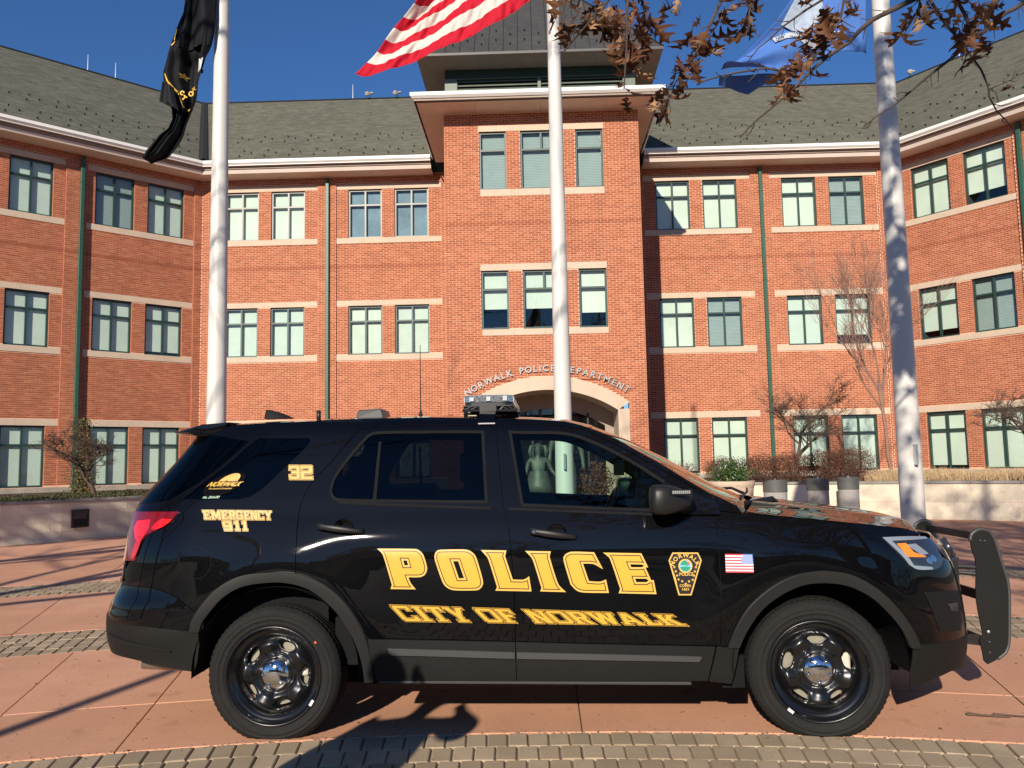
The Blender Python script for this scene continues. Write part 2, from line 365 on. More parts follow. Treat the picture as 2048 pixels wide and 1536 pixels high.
def window(F, x0, x1, z0, z1, y, style='four', fm=None, blind='pale', drop=0.0, gap=.06):
    """frame, mullions, glass panes and a roller blind, as one window part with pane sub-parts"""
    fm = fm or M_greenf; mb = MB(); t = .055; d0, d1 = y, y+.09
    mb.box(x0, x0+t, d0, d1, z0, z1); mb.box(x1-t, x1, d0, d1, z0, z1)
    mb.box(x0+t, x1-t, d0, d1, z1-t, z1); mb.box(x0+t, x1-t, d0, d1, z0, z0+t)
    zt = z1-(z1-z0)*.315; xm = (x0+x1)/2; h = .03
    if style == 'four': mb.box(xm-h, xm+h, d0+.004, d1-.004, z0+t, z1-t)
    if style == 'top': mb.box(xm-h, xm+h, d0+.004, d1-.004, zt+h, z1-t)
    if style != 'open':
        if style == 'four': mb.box(x0+t, xm-h, d0+.004, d1-.004, zt-h, zt+h); mb.box(xm+h, x1-t, d0+.004, d1-.004, zt-h, zt+h)
        else: mb.box(x0+t, x1-t, d0+.004, d1-.004, zt-h, zt+h)
    mb.v = [tuple(F @ Vector(p)) for p in mb.v]
    wo = mb.build('window', fm, bld)
    if blind == 'pale' and drop == 0 and random.random() < .22: drop = random.uniform(.03, .10)
    cells = []
    if style == 'four': cells = [(x0+t, xm-h, zt+h, z1-t), (xm+h, x1-t, zt+h, z1-t), (x0+t, xm-h, z0+t, zt-h), (xm+h, x1-t, z0+t, zt-h)]
    elif style == 'top': cells = [(x0+t, xm-h, zt+h, z1-t), (xm+h, x1-t, zt+h, z1-t), (x0+t, x1-t, z0+t, zt-h)]
    else: cells = [(x0+t, x1-t, zt+h, z1-t), (x0+t, x1-t, z0+t, zt-h)]
    for a, b, c, d in cells:
        yy = y+.045; e = random.uniform(-.0015, .0015); e2 = random.uniform(-.0015, .0015)
        g = MB().add([F @ Vector(p) for p in ((a, yy+e, c), (b, yy-e, c), (b, yy-e+e2, d), (a, yy+e+e2, d))], [(0, 1, 2, 3)])
        g.build('pane', M_wglass, wo)
    yb = y+.10+gap; bm = {'pale': random.choice((M_blind, M_blind, M_blind3)), 'grey': M_blind2, 'blue': M_wtone}.get(blind)
    zb = z0 + (z1-z0)*drop
    if bm:
        g = MB(); nn = max(2, int((z1-zb)/.05)) if blind == 'grey' else 1
        if blind == 'grey':
            for i in range(nn):
                c = zb+(z1-zb)*i/nn; d = zb+(z1-zb)*(i+1)/nn
                g.box(x0+.02, x1-.02, yb, yb+.003, c+.004, d-.001, .5)
        else: g.box(x0+.02, x1-.02, yb, yb+.004, zb, z1, .5)
        g.v = [tuple(F @ Vector(p)) for p in g.v]; g.build('blind', bm, wo)
    rm = MB().box(x0-.0, x1+.0, yb+.02, yb+.9, z0-.02, z1+.02); rm.f = [f for i, f in enumerate(rm.f) if i != 2]; rm.t = rm.t[:5]; rm.mi = rm.mi[:5]
    rm.v = [tuple(F @ Vector(p)) for p in rm.v]; rm.build('room_behind', M_room, wo)
REC = .07
def facet(F, bays, x0, x1, styles, zt=12.30):
    """wall with recessed window bays; bays = list of (bx0, bx1, [(wx0, wx1)...])"""
    holes_p = [(b0, b1, .5, 11.967) for b0, b1, _ in bays]
    slabwall(F, x0, x1, 0, zt, 0, holes_p, thick=REC)
    lay(F, x0, x1, .95, zt, 0, holes_p, .03)
    for bi, (b0, b1, ws) in enumerate(bays):
        wh = [(a, b, zb, ztp) for (a, b) in ws for (ztp, zb) in fl]
        slabwall(F, b0, b1, .5, 11.967, REC, wh, thick=.16)
        bh = wh + [(b0, b1, z0, z1) for z1, z0, _ in bands]
        lay(F, b0+.003, b1-.003, .95, 11.93, REC, bh, .09)
        for z1, z0, k in bands:
            proud = .004 if k != 's' else -.012
            stonebar(F, b0+.004 if k is None else b0-.0+.004, b1-.004, z0+.003, z1-.003, REC+proud-.016 if k == 's' else REC-.014, REC+.05, name='sill' if k == 's' else 'lintel')
        for wi, (a, b) in enumerate(ws):
            for li, (ztp, zb) in enumerate(fl):
                st = styles.get((bi, wi, li), {}) 
                window(F, a+.004, b-.004, zb+.003, ztp-.004, REC+.075, **st)
W1, W2 = (.44, 1.70), (2.17, 3.44)
def bay(b0, mirror=False):
    return (b0, b0+3.93, [(b0+W1[0], b0+W1[1]), (b0+W2[0], b0+W2[1])])
P_, G_ = 'pale', 'grey'
stA = {(0, 0, 2): dict(fm=M_beigef), (0, 1, 2): dict(fm=M_beigef), (1, 0, 2): dict(fm=M_beigef, blind='blue'), (1, 1, 2): dict(fm=M_beigef, blind='blue', drop=.04)}  # the 'blue' windows have no blind; an added sheet gives their tone
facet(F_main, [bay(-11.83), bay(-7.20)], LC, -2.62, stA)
stC = {(0, 1, 1): dict(blind=G_), (1, 1, 2): dict(blind=G_), (1, 1, 1): dict(drop=.2)}
facet(F_main, [bay(4.23), bay(8.86)], 3.42, RC_, stC)
stL = {(2, 0, 2): dict(blind=G_, gap=.12)}
Lb = [(-3.97-4.35*k, -.29-4.35*k, [(-3.70-4.35*k, -2.41-4.35*k), (-1.95-4.35*k, -.66-4.35*k)]) for k in (0, 1, 2)]
stL = {(b, w, l): dict(gap=.02) for b in range(3) for w in range(2) for l in range(3)}
stL[(0, 0, 2)] = dict(gap=.02, blind=G_)
facet(F_left, Lb, -WLEN, 0, stL)
Rb = [(.29+4.35*k, 4.15+4.35*k, [(.64+4.35*k, 2.0+4.35*k), (2.5+4.35*k, 3.86+4.35*k)]) for k in (0, 1, 2)]
stR = {(0, 1, 2): dict(drop=.22), (0, 0, 1): dict(drop=.16), (0, 1, 1): dict(blind=G_)}
facet(F_right, Rb, 0, WLEN, stR)
# ---- tower
TX0, TX1, TZ = -2.61, 3.43, 12.35
arc = lambda R0, zc, xs: [(x, zc+math.sqrt(max(0, R0*R0-(x-.41)**2))) for x in xs]
Ro, Ri = 4.02, 3.81
zo, zi = 4.06-Ro, 3.64-Ri
tw = [(-1.53, -.68, 'one'), (-.25, 1.05, 'top'), (1.46, 2.32, 'one')]
holes = [(a, b, zb, ztp) for a, b, _ in tw for (ztp, zb) in fl[1:]]
slabwall(F_tower, TX0, TX1, 4.10, TZ, 0, holes, thick=.14)
tb = holes + [(-1.55, 2.35, 11.753, 11.94), (-1.5, 2.33, 9.69, 9.90), (-1.53, 2.33, 7.34, 7.545), (-1.5, 2.33, 5.33, 5.52)]
lay(F_tower, TX0, TX1, 4.10, TZ, 0, tb, .05)
for (a, b, c, d, nm) in ((-1.55, 2.35, 11.755, 11.94, 'lintel'), (-1.5, 2.33, 9.69, 9.898, 'sill'), (-1.53, 2.33, 7.342, 7.545, 'lintel'), (-1.5, 2.33, 5.33, 5.518, 'sill')):
    stonebar(F_tower, a, b, c, d, -.014, .06, name=nm)
for li in (1, 2):
    for i, (a, b, s) in enumerate(tw):
        window(F_tower, a+.004, b-.004, fl[li][1]+.003, fl[li][0]-.004, .06, style='top' if s == 'top' else 'one', blind='pale' if li == 1 else 'grey', drop=(.36, .36, .27)[i] if li == 1 else 0)
# wall below the arch level: brick courses stop at the stone surround
for k in range(math.ceil(.4/CO), math.floor(4.10/CO)+1):
    z = k*CO; zc = z+CO/2
    if zc < 3.19: hw = 2.47
    else:
        q = Ro*Ro-(zc-zo)**2; hw = math.sqrt(q) if q > 0 and zc < 4.06 else 0
    off = (k % 2)*BL/2+.05
    for a, b in (((TX0, .41-hw), (.41+hw, TX1)) if hw > .02 else ((TX0, TX1),)):
        i = math.floor((a-off)/BL)
        while True:
            p = off+i*BL; q = p+BL; i += 1
            if p >= b: break
            p = max(p, a); q = min(q, b)
            if q-p > .03: bricks_all.append((F_tower, p+JT/2, q-JT/2, z+JT/2, z+CO-JT/2, 0, random.random()))
N = 28; xs = [.41-2.47+4.94*i/N for i in range(N+1)]
vs = []; fs = []
for x, z in arc(Ro, zo, xs): vs += [F_tower @ Vector((x, 0, min(z, 4.10))), F_tower @ Vector((x, 0, 4.10))]
walls.add(vs, [(2*i, 2*i+2, 2*i+3, 2*i+1) for i in range(N)])
walls.add([F_tower @ Vector(p) for p in ((TX0, 0, 0), (-2.06, 0, 0), (-2.06, 0, 4.1), (TX0, 0, 4.1))], [(0, 1, 2, 3)])
walls.add([F_tower @ Vector(p) for p in ((2.88, 0, 0), (TX1, 0, 0), (TX1, 0, 4.1), (2.88, 0, 4.1))], [(0, 1, 2, 3)])
for X, s in ((TX0, -1), (TX1, 1)):      # tower flanks back to the main wall
    walls.add([F_tower @ Vector(p) for p in ((X, 0, 0), (X, 5, 0), (X, 5, TZ), (X, 0, TZ))], [(0, 1, 2, 3)])
    Fs = F_tower @ Matrix.Translation((X, 0, 0)) @ Matrix.Rotation(R(90), 4, 'Z') if s > 0 else F_tower @ Matrix.Translation((X, 5, 0)) @ Matrix.Rotation(R(-90), 4, 'Z')
    lay(Fs, .0, 5, .4, TZ, 0, (), .0)
# stone arch surround, voussoirs as separate stones
def arch_stones():
    segs = 7
    xo = [.41-2.47+4.94*i/segs for i in range(segs+1)]; xi = [.41-2.13+4.26*i/segs for i in range(segs+1)]
    for i in range(segs):
        mb = MB(); n = 6; out = []; inn = []
        for k in range(n+1):
            a = xo[i]+(xo[i+1]-xo[i])*k/n; b = xi[i]+(xi[i+1]-xi[i])*k/n
            out.append((a, zo+math.sqrt(Ro*Ro-(a-.41)**2))); inn.append((b, zi+math.sqrt(Ri*Ri-(b-.41)**2)))
        pts = inn + out[::-1]; L = len(pts)
        vs = [F_tower @ Vector((x, -.02, z)) for x, z in pts] + [F_tower @ Vector((x, 1.6, z)) for x, z in pts]
        fs = [(q, q+1, L-2-q, L-1-q) for q in range(n)] + [(q, q+L, (q+1) % L+L, (q+1) % L) for q in range(L)]
        mb.add(vs, fs); mb.build('arch_stone', M_stone, bld)
    for x0, x1 in ((-2.06, -1.72), (2.54, 2.88)):
        for z0, z1 in ((0, 1.0), (1.0, 2.0), (2.0, 3.02 if x0 < 0 else 3.02)):
            MB().box(x0, x1, -.022, 1.6, z0+.002, z1-.002, M=F_tower).build('jamb_stone', M_stone, bld)
arch_stones()
# porch: back glass wall under an arched head, dark doors
pm = MB().box(-2.06, 2.88, 1.55, 1.6, 0, 3.9, M=F_tower); pm.build('porch_back_wall', M_trim, bld)
MB().box(-1.72, 2.54, -.0, 1.6, 3.9, 3.95, M=F_tower).build('porch_ceiling', M_soffit, bld)
dn = MB(); n = 20; xs2 = [.41-1.85+3.7*i/n for i in range(n+1)]
pts = [(x, 3.15-3.4+math.sqrt(3.4**2-(x-.41)**2)) for x in xs2]
dn.add([F_tower @ Vector((x, 1.53, z)) for x, z in pts] + [F_tower @ Vector((x, 1.53, 0)) for x, z in pts], [(i, i+1, n+2+i, n+1+i) for i in range(n)])
dn.build('entrance_glass', glass('door_glass', (.5, .55, .55), .3), bld)
dm = MB()
for x in (-.9, -.05, .87, 1.72): dm.box(x-.03, x+.03, 1.50, 1.528, 0, 3.0, M=F_tower)
dm.box(-1.44, 2.26, 1.495, 1.523, 2.2, 2.27, M=F_tower); dm.build('entrance_frame', M_black, bld)
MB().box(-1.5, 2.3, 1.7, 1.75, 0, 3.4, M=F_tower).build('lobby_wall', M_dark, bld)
# ---- brick meshes: the 300 that show largest are single parts, the rest one mesh
def bdist(b):
    F, x0, x1, z0, z1, y, t = b
    p = F @ Vector(((x0+x1)/2, y, (z0+z1)/2)) + OB - campos
    fx = p.dot(_f); ax = abs(p.dot(_xr))/max(fx, .1); az = p.dot(_xu)/max(fx, .1)
    s = (x1-x0)/p.length
    nrm = (F.to_3x3() @ Vector((0, -1, 0))); s *= max(0, -nrm.dot(p.normalized()))**.5
    if ax > .61 or az > .46 or p.z < -.3 or (x1-x0) < .19 or fx < 0: s = 0
    return -s
order = sorted(range(len(bricks_all)), key=lambda i: bdist(bricks_all[i]))
single = set(order[:298])
def brick_geo(b, mb):
    F, x0, x1, z0, z1, y, t = b; e = .006+random.uniform(0, .0025); y0 = y-e; y1 = y+.001; c = .0012
    vs = [F @ Vector(p) for p in ((x0, y1, z0), (x1, y1, z0), (x1, y1, z1), (x0, y1, z1), (x0+c, y0, z0+c), (x1-c, y0, z0+c), (x1-c, y0, z1-c), (x0+c, y0, z1-c))]
    mb.add(vs, [(4, 5, 6, 7), (0, 1, 5, 4), (1, 2, 6, 5), (2, 3, 7, 6), (3, 0, 4, 7)], t)
rest = MB(); bcache = {}
for i, b in enumerate(bricks_all):
    if i in single:
        k = random.randint(0, 11)
        if k not in bcache:
            q = MB(); brick_geo((Matrix.Identity(4), -(BL-JT)/2, (BL-JT)/2, 0, CO-JT, 0, (k+.5)/13), q); bcache[k] = q.mesh('brick', M_brick)
        o = link('brick', bcache[k], bld); F = b[0]; L = (b[2]-b[1])/(BL-JT)
        o.matrix_local = F @ Matrix.Translation(((b[1]+b[2])/2, b[5], b[3])) @ Matrix.Diagonal((L, 1, 1, 1))
    else: brick_geo(b, rest)
rest.build('bricks_beyond', M_brick, bld, kind='stuff')
walls.build('mortar_wall', M_mortar, bld); reveals.build('brick_reveals', M_brick, bld, kind='stuff')
# concrete plinth
pl = MB()
for F, a, b in ((F_main, LC, -2.62), (F_main, 3.44, RC_), (F_left, -WLEN, .02), (F_right, -.02, WLEN)):
    n = int((b-a)/1.8)+1
    for i in range(n): MB().box(a+(b-a)*i/n+.003, a+(b-a)*(i+1)/n-.003, -.10, .08, 0, .955, M=F).build('plinth_stone', M_concrete, bld)
# ---- downspouts
for F, x, m_ in ((F_main, -7.52, M_green), (F_main, 8.50, M_green), (F_left, -4.16, M_green), (F_right, 4.36, M_green), (F_left, -8.52, M_green)):
    d = MB().box(x-.055, x+.075, -.13, -.02, .2, 12.15, M=F)
    for z in (3.6, 7.9, 11.2): d.box(x-.065, x+.085, -.135, -.012, z, z+.05, M=F)
    bevel(d.build('downspout', m_, bld), .012, 1)
# ---- eaves: gutter, fascia, soffit along the three facets; corner points at the wall meeting lines
def eave_pts(off):
    """plan points of the line parallel to the walls at distance off in front, from left to right"""
    def isect(F1, F2):
        p1 = F1 @ Vector((0, -off, 0)); d1 = F1.to_3x3() @ Vector((1, 0, 0)); p2 = F2 @ Vector((0, -off, 0)); d2 = F2.to_3x3() @ Vector((1, 0, 0))
        den = d1.x*d2.y-d1.y*d2.x; t = ((p2.x-p1.x)*d2.y-(p2.y-p1.y)*d2.x)/den; return p1+d1*t
    a = F_left @ Vector((-WLEN-.5, -off, 0)); b = isect(F_left, F_main); c = isect(F_main, F_right); d = F_right @ Vector((WLEN+.5, -off, 0))
    return a, b, c, d
GZ = 12.62
prof_g = [(1.0, GZ), (1.0, GZ-.10), (.93, GZ-.17), (.93, GZ-.19)]            # white gutter face
def sweep(prof, name, mat, x_cut=True, segs=('L', 'M1', 'M2', 'R')):
    rows = [(eave_pts(o), z) for o, z in prof]
    mb = MB()
    def strip(i, j, xa=None, xb=None):
        vs = []
        for (P4, z) in rows:
            a, b = P4[i].copy(), P4[j].copy()
            if xa is not None: a = Vector((xa, a.y, 0))
            if xb is not None: b = Vector((xb, b.y, 0))
            a.z = b.z = z; vs += [a, b]
        mb.add(vs, [(2*k, 2*k+1, 2*k+3, 2*k+2) for k in range(len(rows)-1)], .5)
    for a in ((0, 1), (1, 2, None, -3.55), (1, 2, 4.17, None), (2, 3)):
        mb.v, mb.f, mb.t, mb.mi = [], [], [], []; strip(*a); mb.build(name, mat, bld)
sweep(prof_g + [(.86, GZ-.19)], 'gutter', M_white)
sweep([(.94, GZ-.0), (1.0, GZ)], 'gutter_lip', M_white)
sweep([(.86, GZ-.19), (.80, GZ-.20), (.80, GZ-.27), (.76, GZ-.275), (.76, GZ-.30)], 'trim', M_trim)
sweep([(.76, GZ-.30), (.70, GZ-.41), (.0, GZ-.42)], 'soffit', M_soffit)
sweep([(.94, GZ-.02), (.80, GZ-.02)], 'gutter_trough', M_trim)
# ---- roofs
RUN, RISE = 7.0, 5.8
def roof_pt(F, x, u): return F @ Vector((x, -.92+u*(RUN+.92), GZ-.03+u*(RISE+.03)))
rl = RUN; ext = MB()
def roof_poly(i):
    e = eave_pts(.92); r = eave_pts(-RUN)
    pe = [Vector((p.x, p.y, GZ-.03)) for p in e]; pr = [Vector((p.x, p.y, GZ+RISE)) for p in r]
    return pe[i], pe[i+1], pr[i+1], pr[i]
shing = MB(); roof = link('roof', None, bld)
base = MB()
SX, SU = .30, .145
slope_len = math.hypot(RUN+.92, RISE+.03)
for i in range(3):
    a, b, c, d = roof_poly(i)
    base.add([a, b, c, d], [(0, 1, 2, 3)])
    X = (b-a).normalized(); Z = X.cross((d-a)).normalized(); U = Z.cross(X).normalized()
    if U.z < 0: U = -U
    Nn = X.cross(U).normalized()
    if Nn.z < 0: Nn = -Nn
    rows_ = int(slope_len/SU)
    for k in range(rows_):
        u = k*SU; t = u/slope_len
        A = a.lerp(d, t); B = b.lerp(c, t); L = (B-A).dot(X); off = random.uniform(0, SX)
        nn = int(L/SX)+2
        for q in range(-1, nn):
            x0 = q*SX+off; x1 = x0+SX
            if x1 < 0 or x0 > L: continue
            x0 = max(x0, 0); x1 = min(x1, L)
            px = A+X*x0
            if i == 1 and -3.5 < px.x < 4.1 and u < 3.0: continue
            dz = random.choice((.006, .006, .009, .012))
            pa = A+X*(x0+.004)-U*random.choice((0, 0, 0, .018)); pb = A+X*(x1-.004)+(pa-(A+X*(x0+.004)))
            top = U*(SU+.01)
            shing.add([pa+Nn*dz, pb+Nn*dz, pb+top+Nn*.001, pa+top+Nn*.001, pa, pb], [(0, 1, 2, 3), (4, 5, 1, 0)])
base.build('roof_deck', M_shingle, roof)
shing.build('shingles', M_shingle, roof, kind='stuff')
# rear slopes so the roof is a solid gable
bk = MB()
for i in range(3):
    a, b, c, d = roof_poly(i); r2 = eave_pts(-2*RUN); p = Vector((r2[i].x, r2[i].y, GZ)); q = Vector((r2[i+1].x, r2[i+1].y, GZ))
    bk.add([d, c, q, p], [(0, 1, 2, 3)])
bk.build('rear_roof_slope', M_shingle, roof)
# ridge caps and the valley flashing
rr = eave_pts(-RUN); rid = MB()
for i in range(3):
    a = Vector((rr[i].x, rr[i].y, GZ+RISE+.02)); b = Vector((rr[i+1].x, rr[i+1].y, GZ+RISE+.02)); rid.tube([a, b], .05, 6)
rid.build('ridge_cap', M_dark, roof)
ee = eave_pts(.95)
fv = MB(); a = Vector((ee[1].x, ee[1].y, GZ)); b = Vector((rr[1].x, rr[1].y, GZ+RISE)); 
side = Vector((.16, .02, 0)); up = Vector((0, 0, .05))
fv.add([a-side+up, a+side+up, b+side+up, b-side+up, a+up*2.4, b+up*2.4], [(0, 4, 5, 3), (4, 1, 2, 5)])
fv.build('valley_flashing', M_dark, roof)
# snow guards, two double rows
sg = MB().add([(-.012, -.05, 0), (.012, -.05, 0), (.012, .03, 0), (-.012, .03, 0), (-.012, -.05, .065), (.012, -.05, .065), (.012, -.03, .065), (-.012, -.03, .065)], [(0, 1, 5, 4), (1, 2, 6, 5), (2, 3, 7, 6), (3, 0, 4, 7), (4, 5, 6, 7)])
sg.box(-.026, .026, -.055, -.045, .035, .075)
sgm = sg.mesh('snow_guard', M_dark); nsg = 0
for i in (1, 0, 2):
    a, b, c, d = roof_poly(i); X = (b-a).normalized(); U = (d-a); U = (U-X*U.dot(X)).normalized(); Nn = X.cross(U).normalized()
    if Nn.z < 0: Nn = -Nn
    for row, u in enumerate((.55, .95, 1.3, 2.55, 2.95, 3.3)):
        t = u/slope_len; A = a.lerp(d, t); B = b.lerp(c, t); L = (B-A).dot(X); n = int(L/.92)
        for q in range(n):
            p = A+X*((q+.5+(0, .5, .22)[row % 3])*.92)
            if i == 1 and -3.7 < p.x < 4.3: continue
            if i != 1 and ((p+OB).y < 18 or nsg >= 290): continue
            o = link('snow_guard', sgm, roof); nsg += 1
            Mx = Matrix((X, U, Nn)).transposed().to_4x4(); Mx.translation = p+Nn*.008; o.matrix_local = Mx
# lightning rods and ridge floodlights
for (x, seg) in ((-8.1, 1), (9.4, 1), (-14.5, 0), (-18.7, 0), (-17.9, 0), (18.6, 2)):
    a, b = rr[seg], rr[seg+1]; t = (x-a.x)/(b.x-a.x); p = a.lerp(b, t); p.z = GZ+RISE
    MB().tube([p, p+Vector((0, 0, .75))], [.018, .008], 5).build('lightning_rod', M_white, roof)
for (x, seg) in ((-8.05+.75, 1), (-6.0, 1), (17.3, 2)):
    a, b = rr[seg], rr[seg+1]; t = (x-a.x)/(b.x-a.x); p = a.lerp(b, t); p.z = GZ+RISE+.05
    mb = MB().tube([p, p+Vector((0, 0, .12))], .02, 6); mb.lathe([(0, 0), (.09, .02), (.12, .12), (.05, .2), (0, .21)], 10, Matrix.Translation(p+Vector((-.08, -.1, .1))) @ Matrix.Rotation(R(70), 4, 'X')); mb.lathe([(0, 0), (.06, .02), (.08, .1), (0, .12)], 10, Matrix.Translation(p+Vector((.1, -.05, .15))) @ Matrix.Rotation(R(50), 4, 'X'))
    mb.build('ridge_floodlight', M_concrete, roof)
# ---- tower eave (gutter runs round three sides), soffit, louvred lantern and hipped metal roof
TGX0, TGX1, TGY = -3.52, 4.14, -6.06
tg = MB()
def uband(x0, x1, y0, z0, z1, x0b=None, x1b=None, y0b=None, mb=tg, yend=-.9):
    x0b = x0 if x0b is None else x0b; x1b = x1 if x1b is None else x1b; y0b = y0 if y0b is None else y0b
    vs = [(x0, yend, z1), (x0, y0, z1), (x1, y0, z1), (x1, yend, z1), (x0b, yend, z0), (x0b, y0b, z0), (x1b, y0b, z0), (x1b, yend, z0)]
    mb.add(vs, [(4, 5, 1, 0), (5, 6, 2, 1), (6, 7, 3, 2)], .5)
uband(TGX0, TGX1, TGY, GZ-.10, GZ); uband(TGX0, TGX1, TGY, GZ-.17, GZ-.10, TGX0+.07, TGX1-.07, TGY+.07)
tg.add([(TGX0, TGY, GZ), (TGX1, TGY, GZ), (TGX1-.08, TGY+.08, GZ), (TGX0+.08, TGY+.08, GZ)], [(0, 1, 2, 3)])
tg.build('gutter', M_white, bld)
tt = MB(); uband(TGX0+.10, TGX1-.10, TGY+.10, GZ-.23, GZ-.17, mb=tt); uband(TGX0+.17, TGX1-.17, TGY+.17, GZ-.27, GZ-.23, mb=tt); tt.add([(TGX0+.07, TGY+.07, GZ-.17), (TGX1-.07, TGY+.07, GZ-.17), (TGX1-.1, TGY+.1, GZ-.17), (TGX0+.1, TGY+.1, GZ-.17)], [(0, 1, 2, 3)])
for u in (.1,): tt.add([(TGX0+.1, TGY+.1, GZ-.23), (TGX1-.1, TGY+.1, GZ-.23), (TGX1-.17, TGY+.17, GZ-.23), (TGX0+.17, TGY+.17, GZ-.23)], [(0, 1, 2, 3)])
tt.build('trim', M_trim, bld)
sf = MB(); zz = GZ-.27
xs_ = [TGX0+.17, -1.6, .41, 2.4, TGX1-.17]
for a, b in zip(xs_, xs_[1:]): sf.box(a+.003, b-.003, TGY+.17, -5.0, zz, zz+.02)
sf.box(TGX0+.17, TX0-.0, -4.997, -.9, zz, zz+.02); sf.box(TX1, TGX1-.17, -4.997, -.9, zz, zz+.02)
sf.build('soffit_panels', M_soffit, bld)

tr = MB()   # low roof between the gutter and the lantern
tr.add([(TGX0+.05, TGY+.06, GZ-.01), (TGX1-.05, TGY+.06, GZ-.01), (TGX1-.05, 2.5, GZ-.01), (TGX0+.05, 2.5, GZ-.01), (-2.68, -4.0, GZ+.5), (3.52, -4.0, GZ+.5), (3.52, 2.5, GZ+.5), (-2.68, 2.5, GZ+.5)], [(0, 1, 5, 4), (1, 2, 6, 5), (3, 0, 4, 7), (4, 5, 6, 7)])
tr.build('tower_skirt_roof', M_metalroof, bld)
lx0, lx1, ly, lz = -2.67, 3.52, -4.0, 14.28
MB().box(lx0, lx1, ly+.12, 2.4, GZ-.2, lz).build('lantern_box', M_dark, bld)
lan = MB()
lan.box(lx0-.002, lx0+.40, ly, ly+.1, GZ, lz-.30); lan.box(lx1-.40, lx1+.002, ly, ly+.1, GZ, lz-.30); lan.box(.36, .46, ly+.002, ly+.1, GZ, lz-.32)
lan.box(lx0+.4, lx1-.4, ly+.003, ly+.1, lz-.32, lz-.30); lan.box(lx0-.01, lx0+.02, ly+.1, 2.4, GZ, lz-.3); lan.box(lx1-.02, lx1+.01, ly+.1, 2.4, GZ, lz-.3)
lan.build('lantern_frame', simple('grey_green_frame', (.12, .15, .12), .5), bld)
for s0, s1 in ((lx0+.4, .36), (.46, lx1-.4)):
    for k in range(7):
        z = lz-.37-k*.13
        sl_ = MB().add([(s0, ly+.02, z-.045), (s1, ly+.02, z-.045), (s1, ly+.09, z+.03), (s0, ly+.09, z+.03), (s0, ly+.02, z-.055), (s1, ly+.02, z-.055), (s1, ly+.1, z+.02), (s0, ly+.1, z+.02)], [(0, 1, 2, 3), (4, 0, 3, 7), (5, 4, 7, 6), (4, 5, 1, 0)])
        sl_.build('louvre_slat', MATS['grey_green_frame'], bld)
MB().box(lx0-.001, lx1+.001, ly-.001, ly+.115, lz-.295, lz).build('lantern_head', simple('dark_green_panel', (.012, .03, .024), .5), bld)
rx0, rx1, ry, rz = -3.47, 4.30, -5.0, 14.28
lsf = MB(); lsf.add([(rx0, ry, rz+.002), (rx1, ry, rz+.002), (rx1, 2.8, rz+.002), (rx0, 2.8, rz+.002)], [(0, 1, 2, 3)]); lsf.build('lantern_soffit', simple('grey_soffit', (.30, .27, .23), .7), bld)
hp = MB(); cx_, cy_ = (rx0+rx1)/2, ry+(rx1-rx0)/2; apz = rz+.08+(rx1-rx0)/2*1.26
e = .04
hp.add([(rx0, ry, rz+.08), (rx1, ry, rz+.08), (rx1, 2*cy_-ry, rz+.08), (rx0, 2*cy_-ry, rz+.08), (cx_, cy_, apz)], [(0, 1, 4), (1, 2, 4), (2, 3, 4), (3, 0, 4)], .5)
hp.add([(rx0, ry, rz+.08), (rx1, ry, rz+.08), (rx1, 2.8, rz+.08), (rx0, 2.8, rz+.08), (rx0, ry, rz), (rx1, ry, rz), (rx1, 2.8, rz), (rx0, 2.8, rz)], [(4, 5, 1, 0), (5, 6, 2, 1), (7, 4, 0, 3)], .5)
hp.build('lantern_roof', M_metalroof, bld)
seam = MB(); H = apz-rz-.08; half = (rx1-rx0)/2
n = 17
for i in range(1, n):
    x = rx0+(rx1-rx0)*i/n; t = 1-abs(x-cx_)/half; 
    p0 = Vector((x, ry, rz+.085)); p1 = Vector((x, ry+half*t, rz+.085+H*t)); seam.tube([p0, p1], .014, 4)
    for s_ in (-1, 1):
        p0 = Vector((cx_+s_*half, ry+(rx1-rx0)*i/n, rz+.085)); tt_ = 1-abs(ry+(rx1-rx0)*i/n-cy_)/half; p1 = Vector((cx_+s_*half*(1-tt_), p0.y, rz+.085+H*tt_)); seam.tube([p0, p1], .014, 4)
for sx in (-1, 1): seam.tube([Vector((cx_+sx*half, ry, rz+.1)), Vector((cx_, cy_, apz+.02))], .03, 5)
seam.build('standing_seams', M_dark, bld)
nd = Vector((0, -1.26, 1)).normalized()
for i in range(17):
    for row, u in enumerate((.08, .19)):
        t = u+(i % 2)*.045; x = rx0+(rx1-rx0)*(i+.5)/17
        if abs(x-cx_)/half > 1-t-.04: continue
        o = link('snow_guard', sgm, bld); X = Vector((1, 0, 0)); Uu = Vector((0, 1, 1.26)).normalized()
        Mx = Matrix((X, Uu, X.cross(Uu))).transposed().to_4x4(); Mx.translation = Vector((x, ry+half*t, rz+.08+H*t)); o.matrix_local = Mx
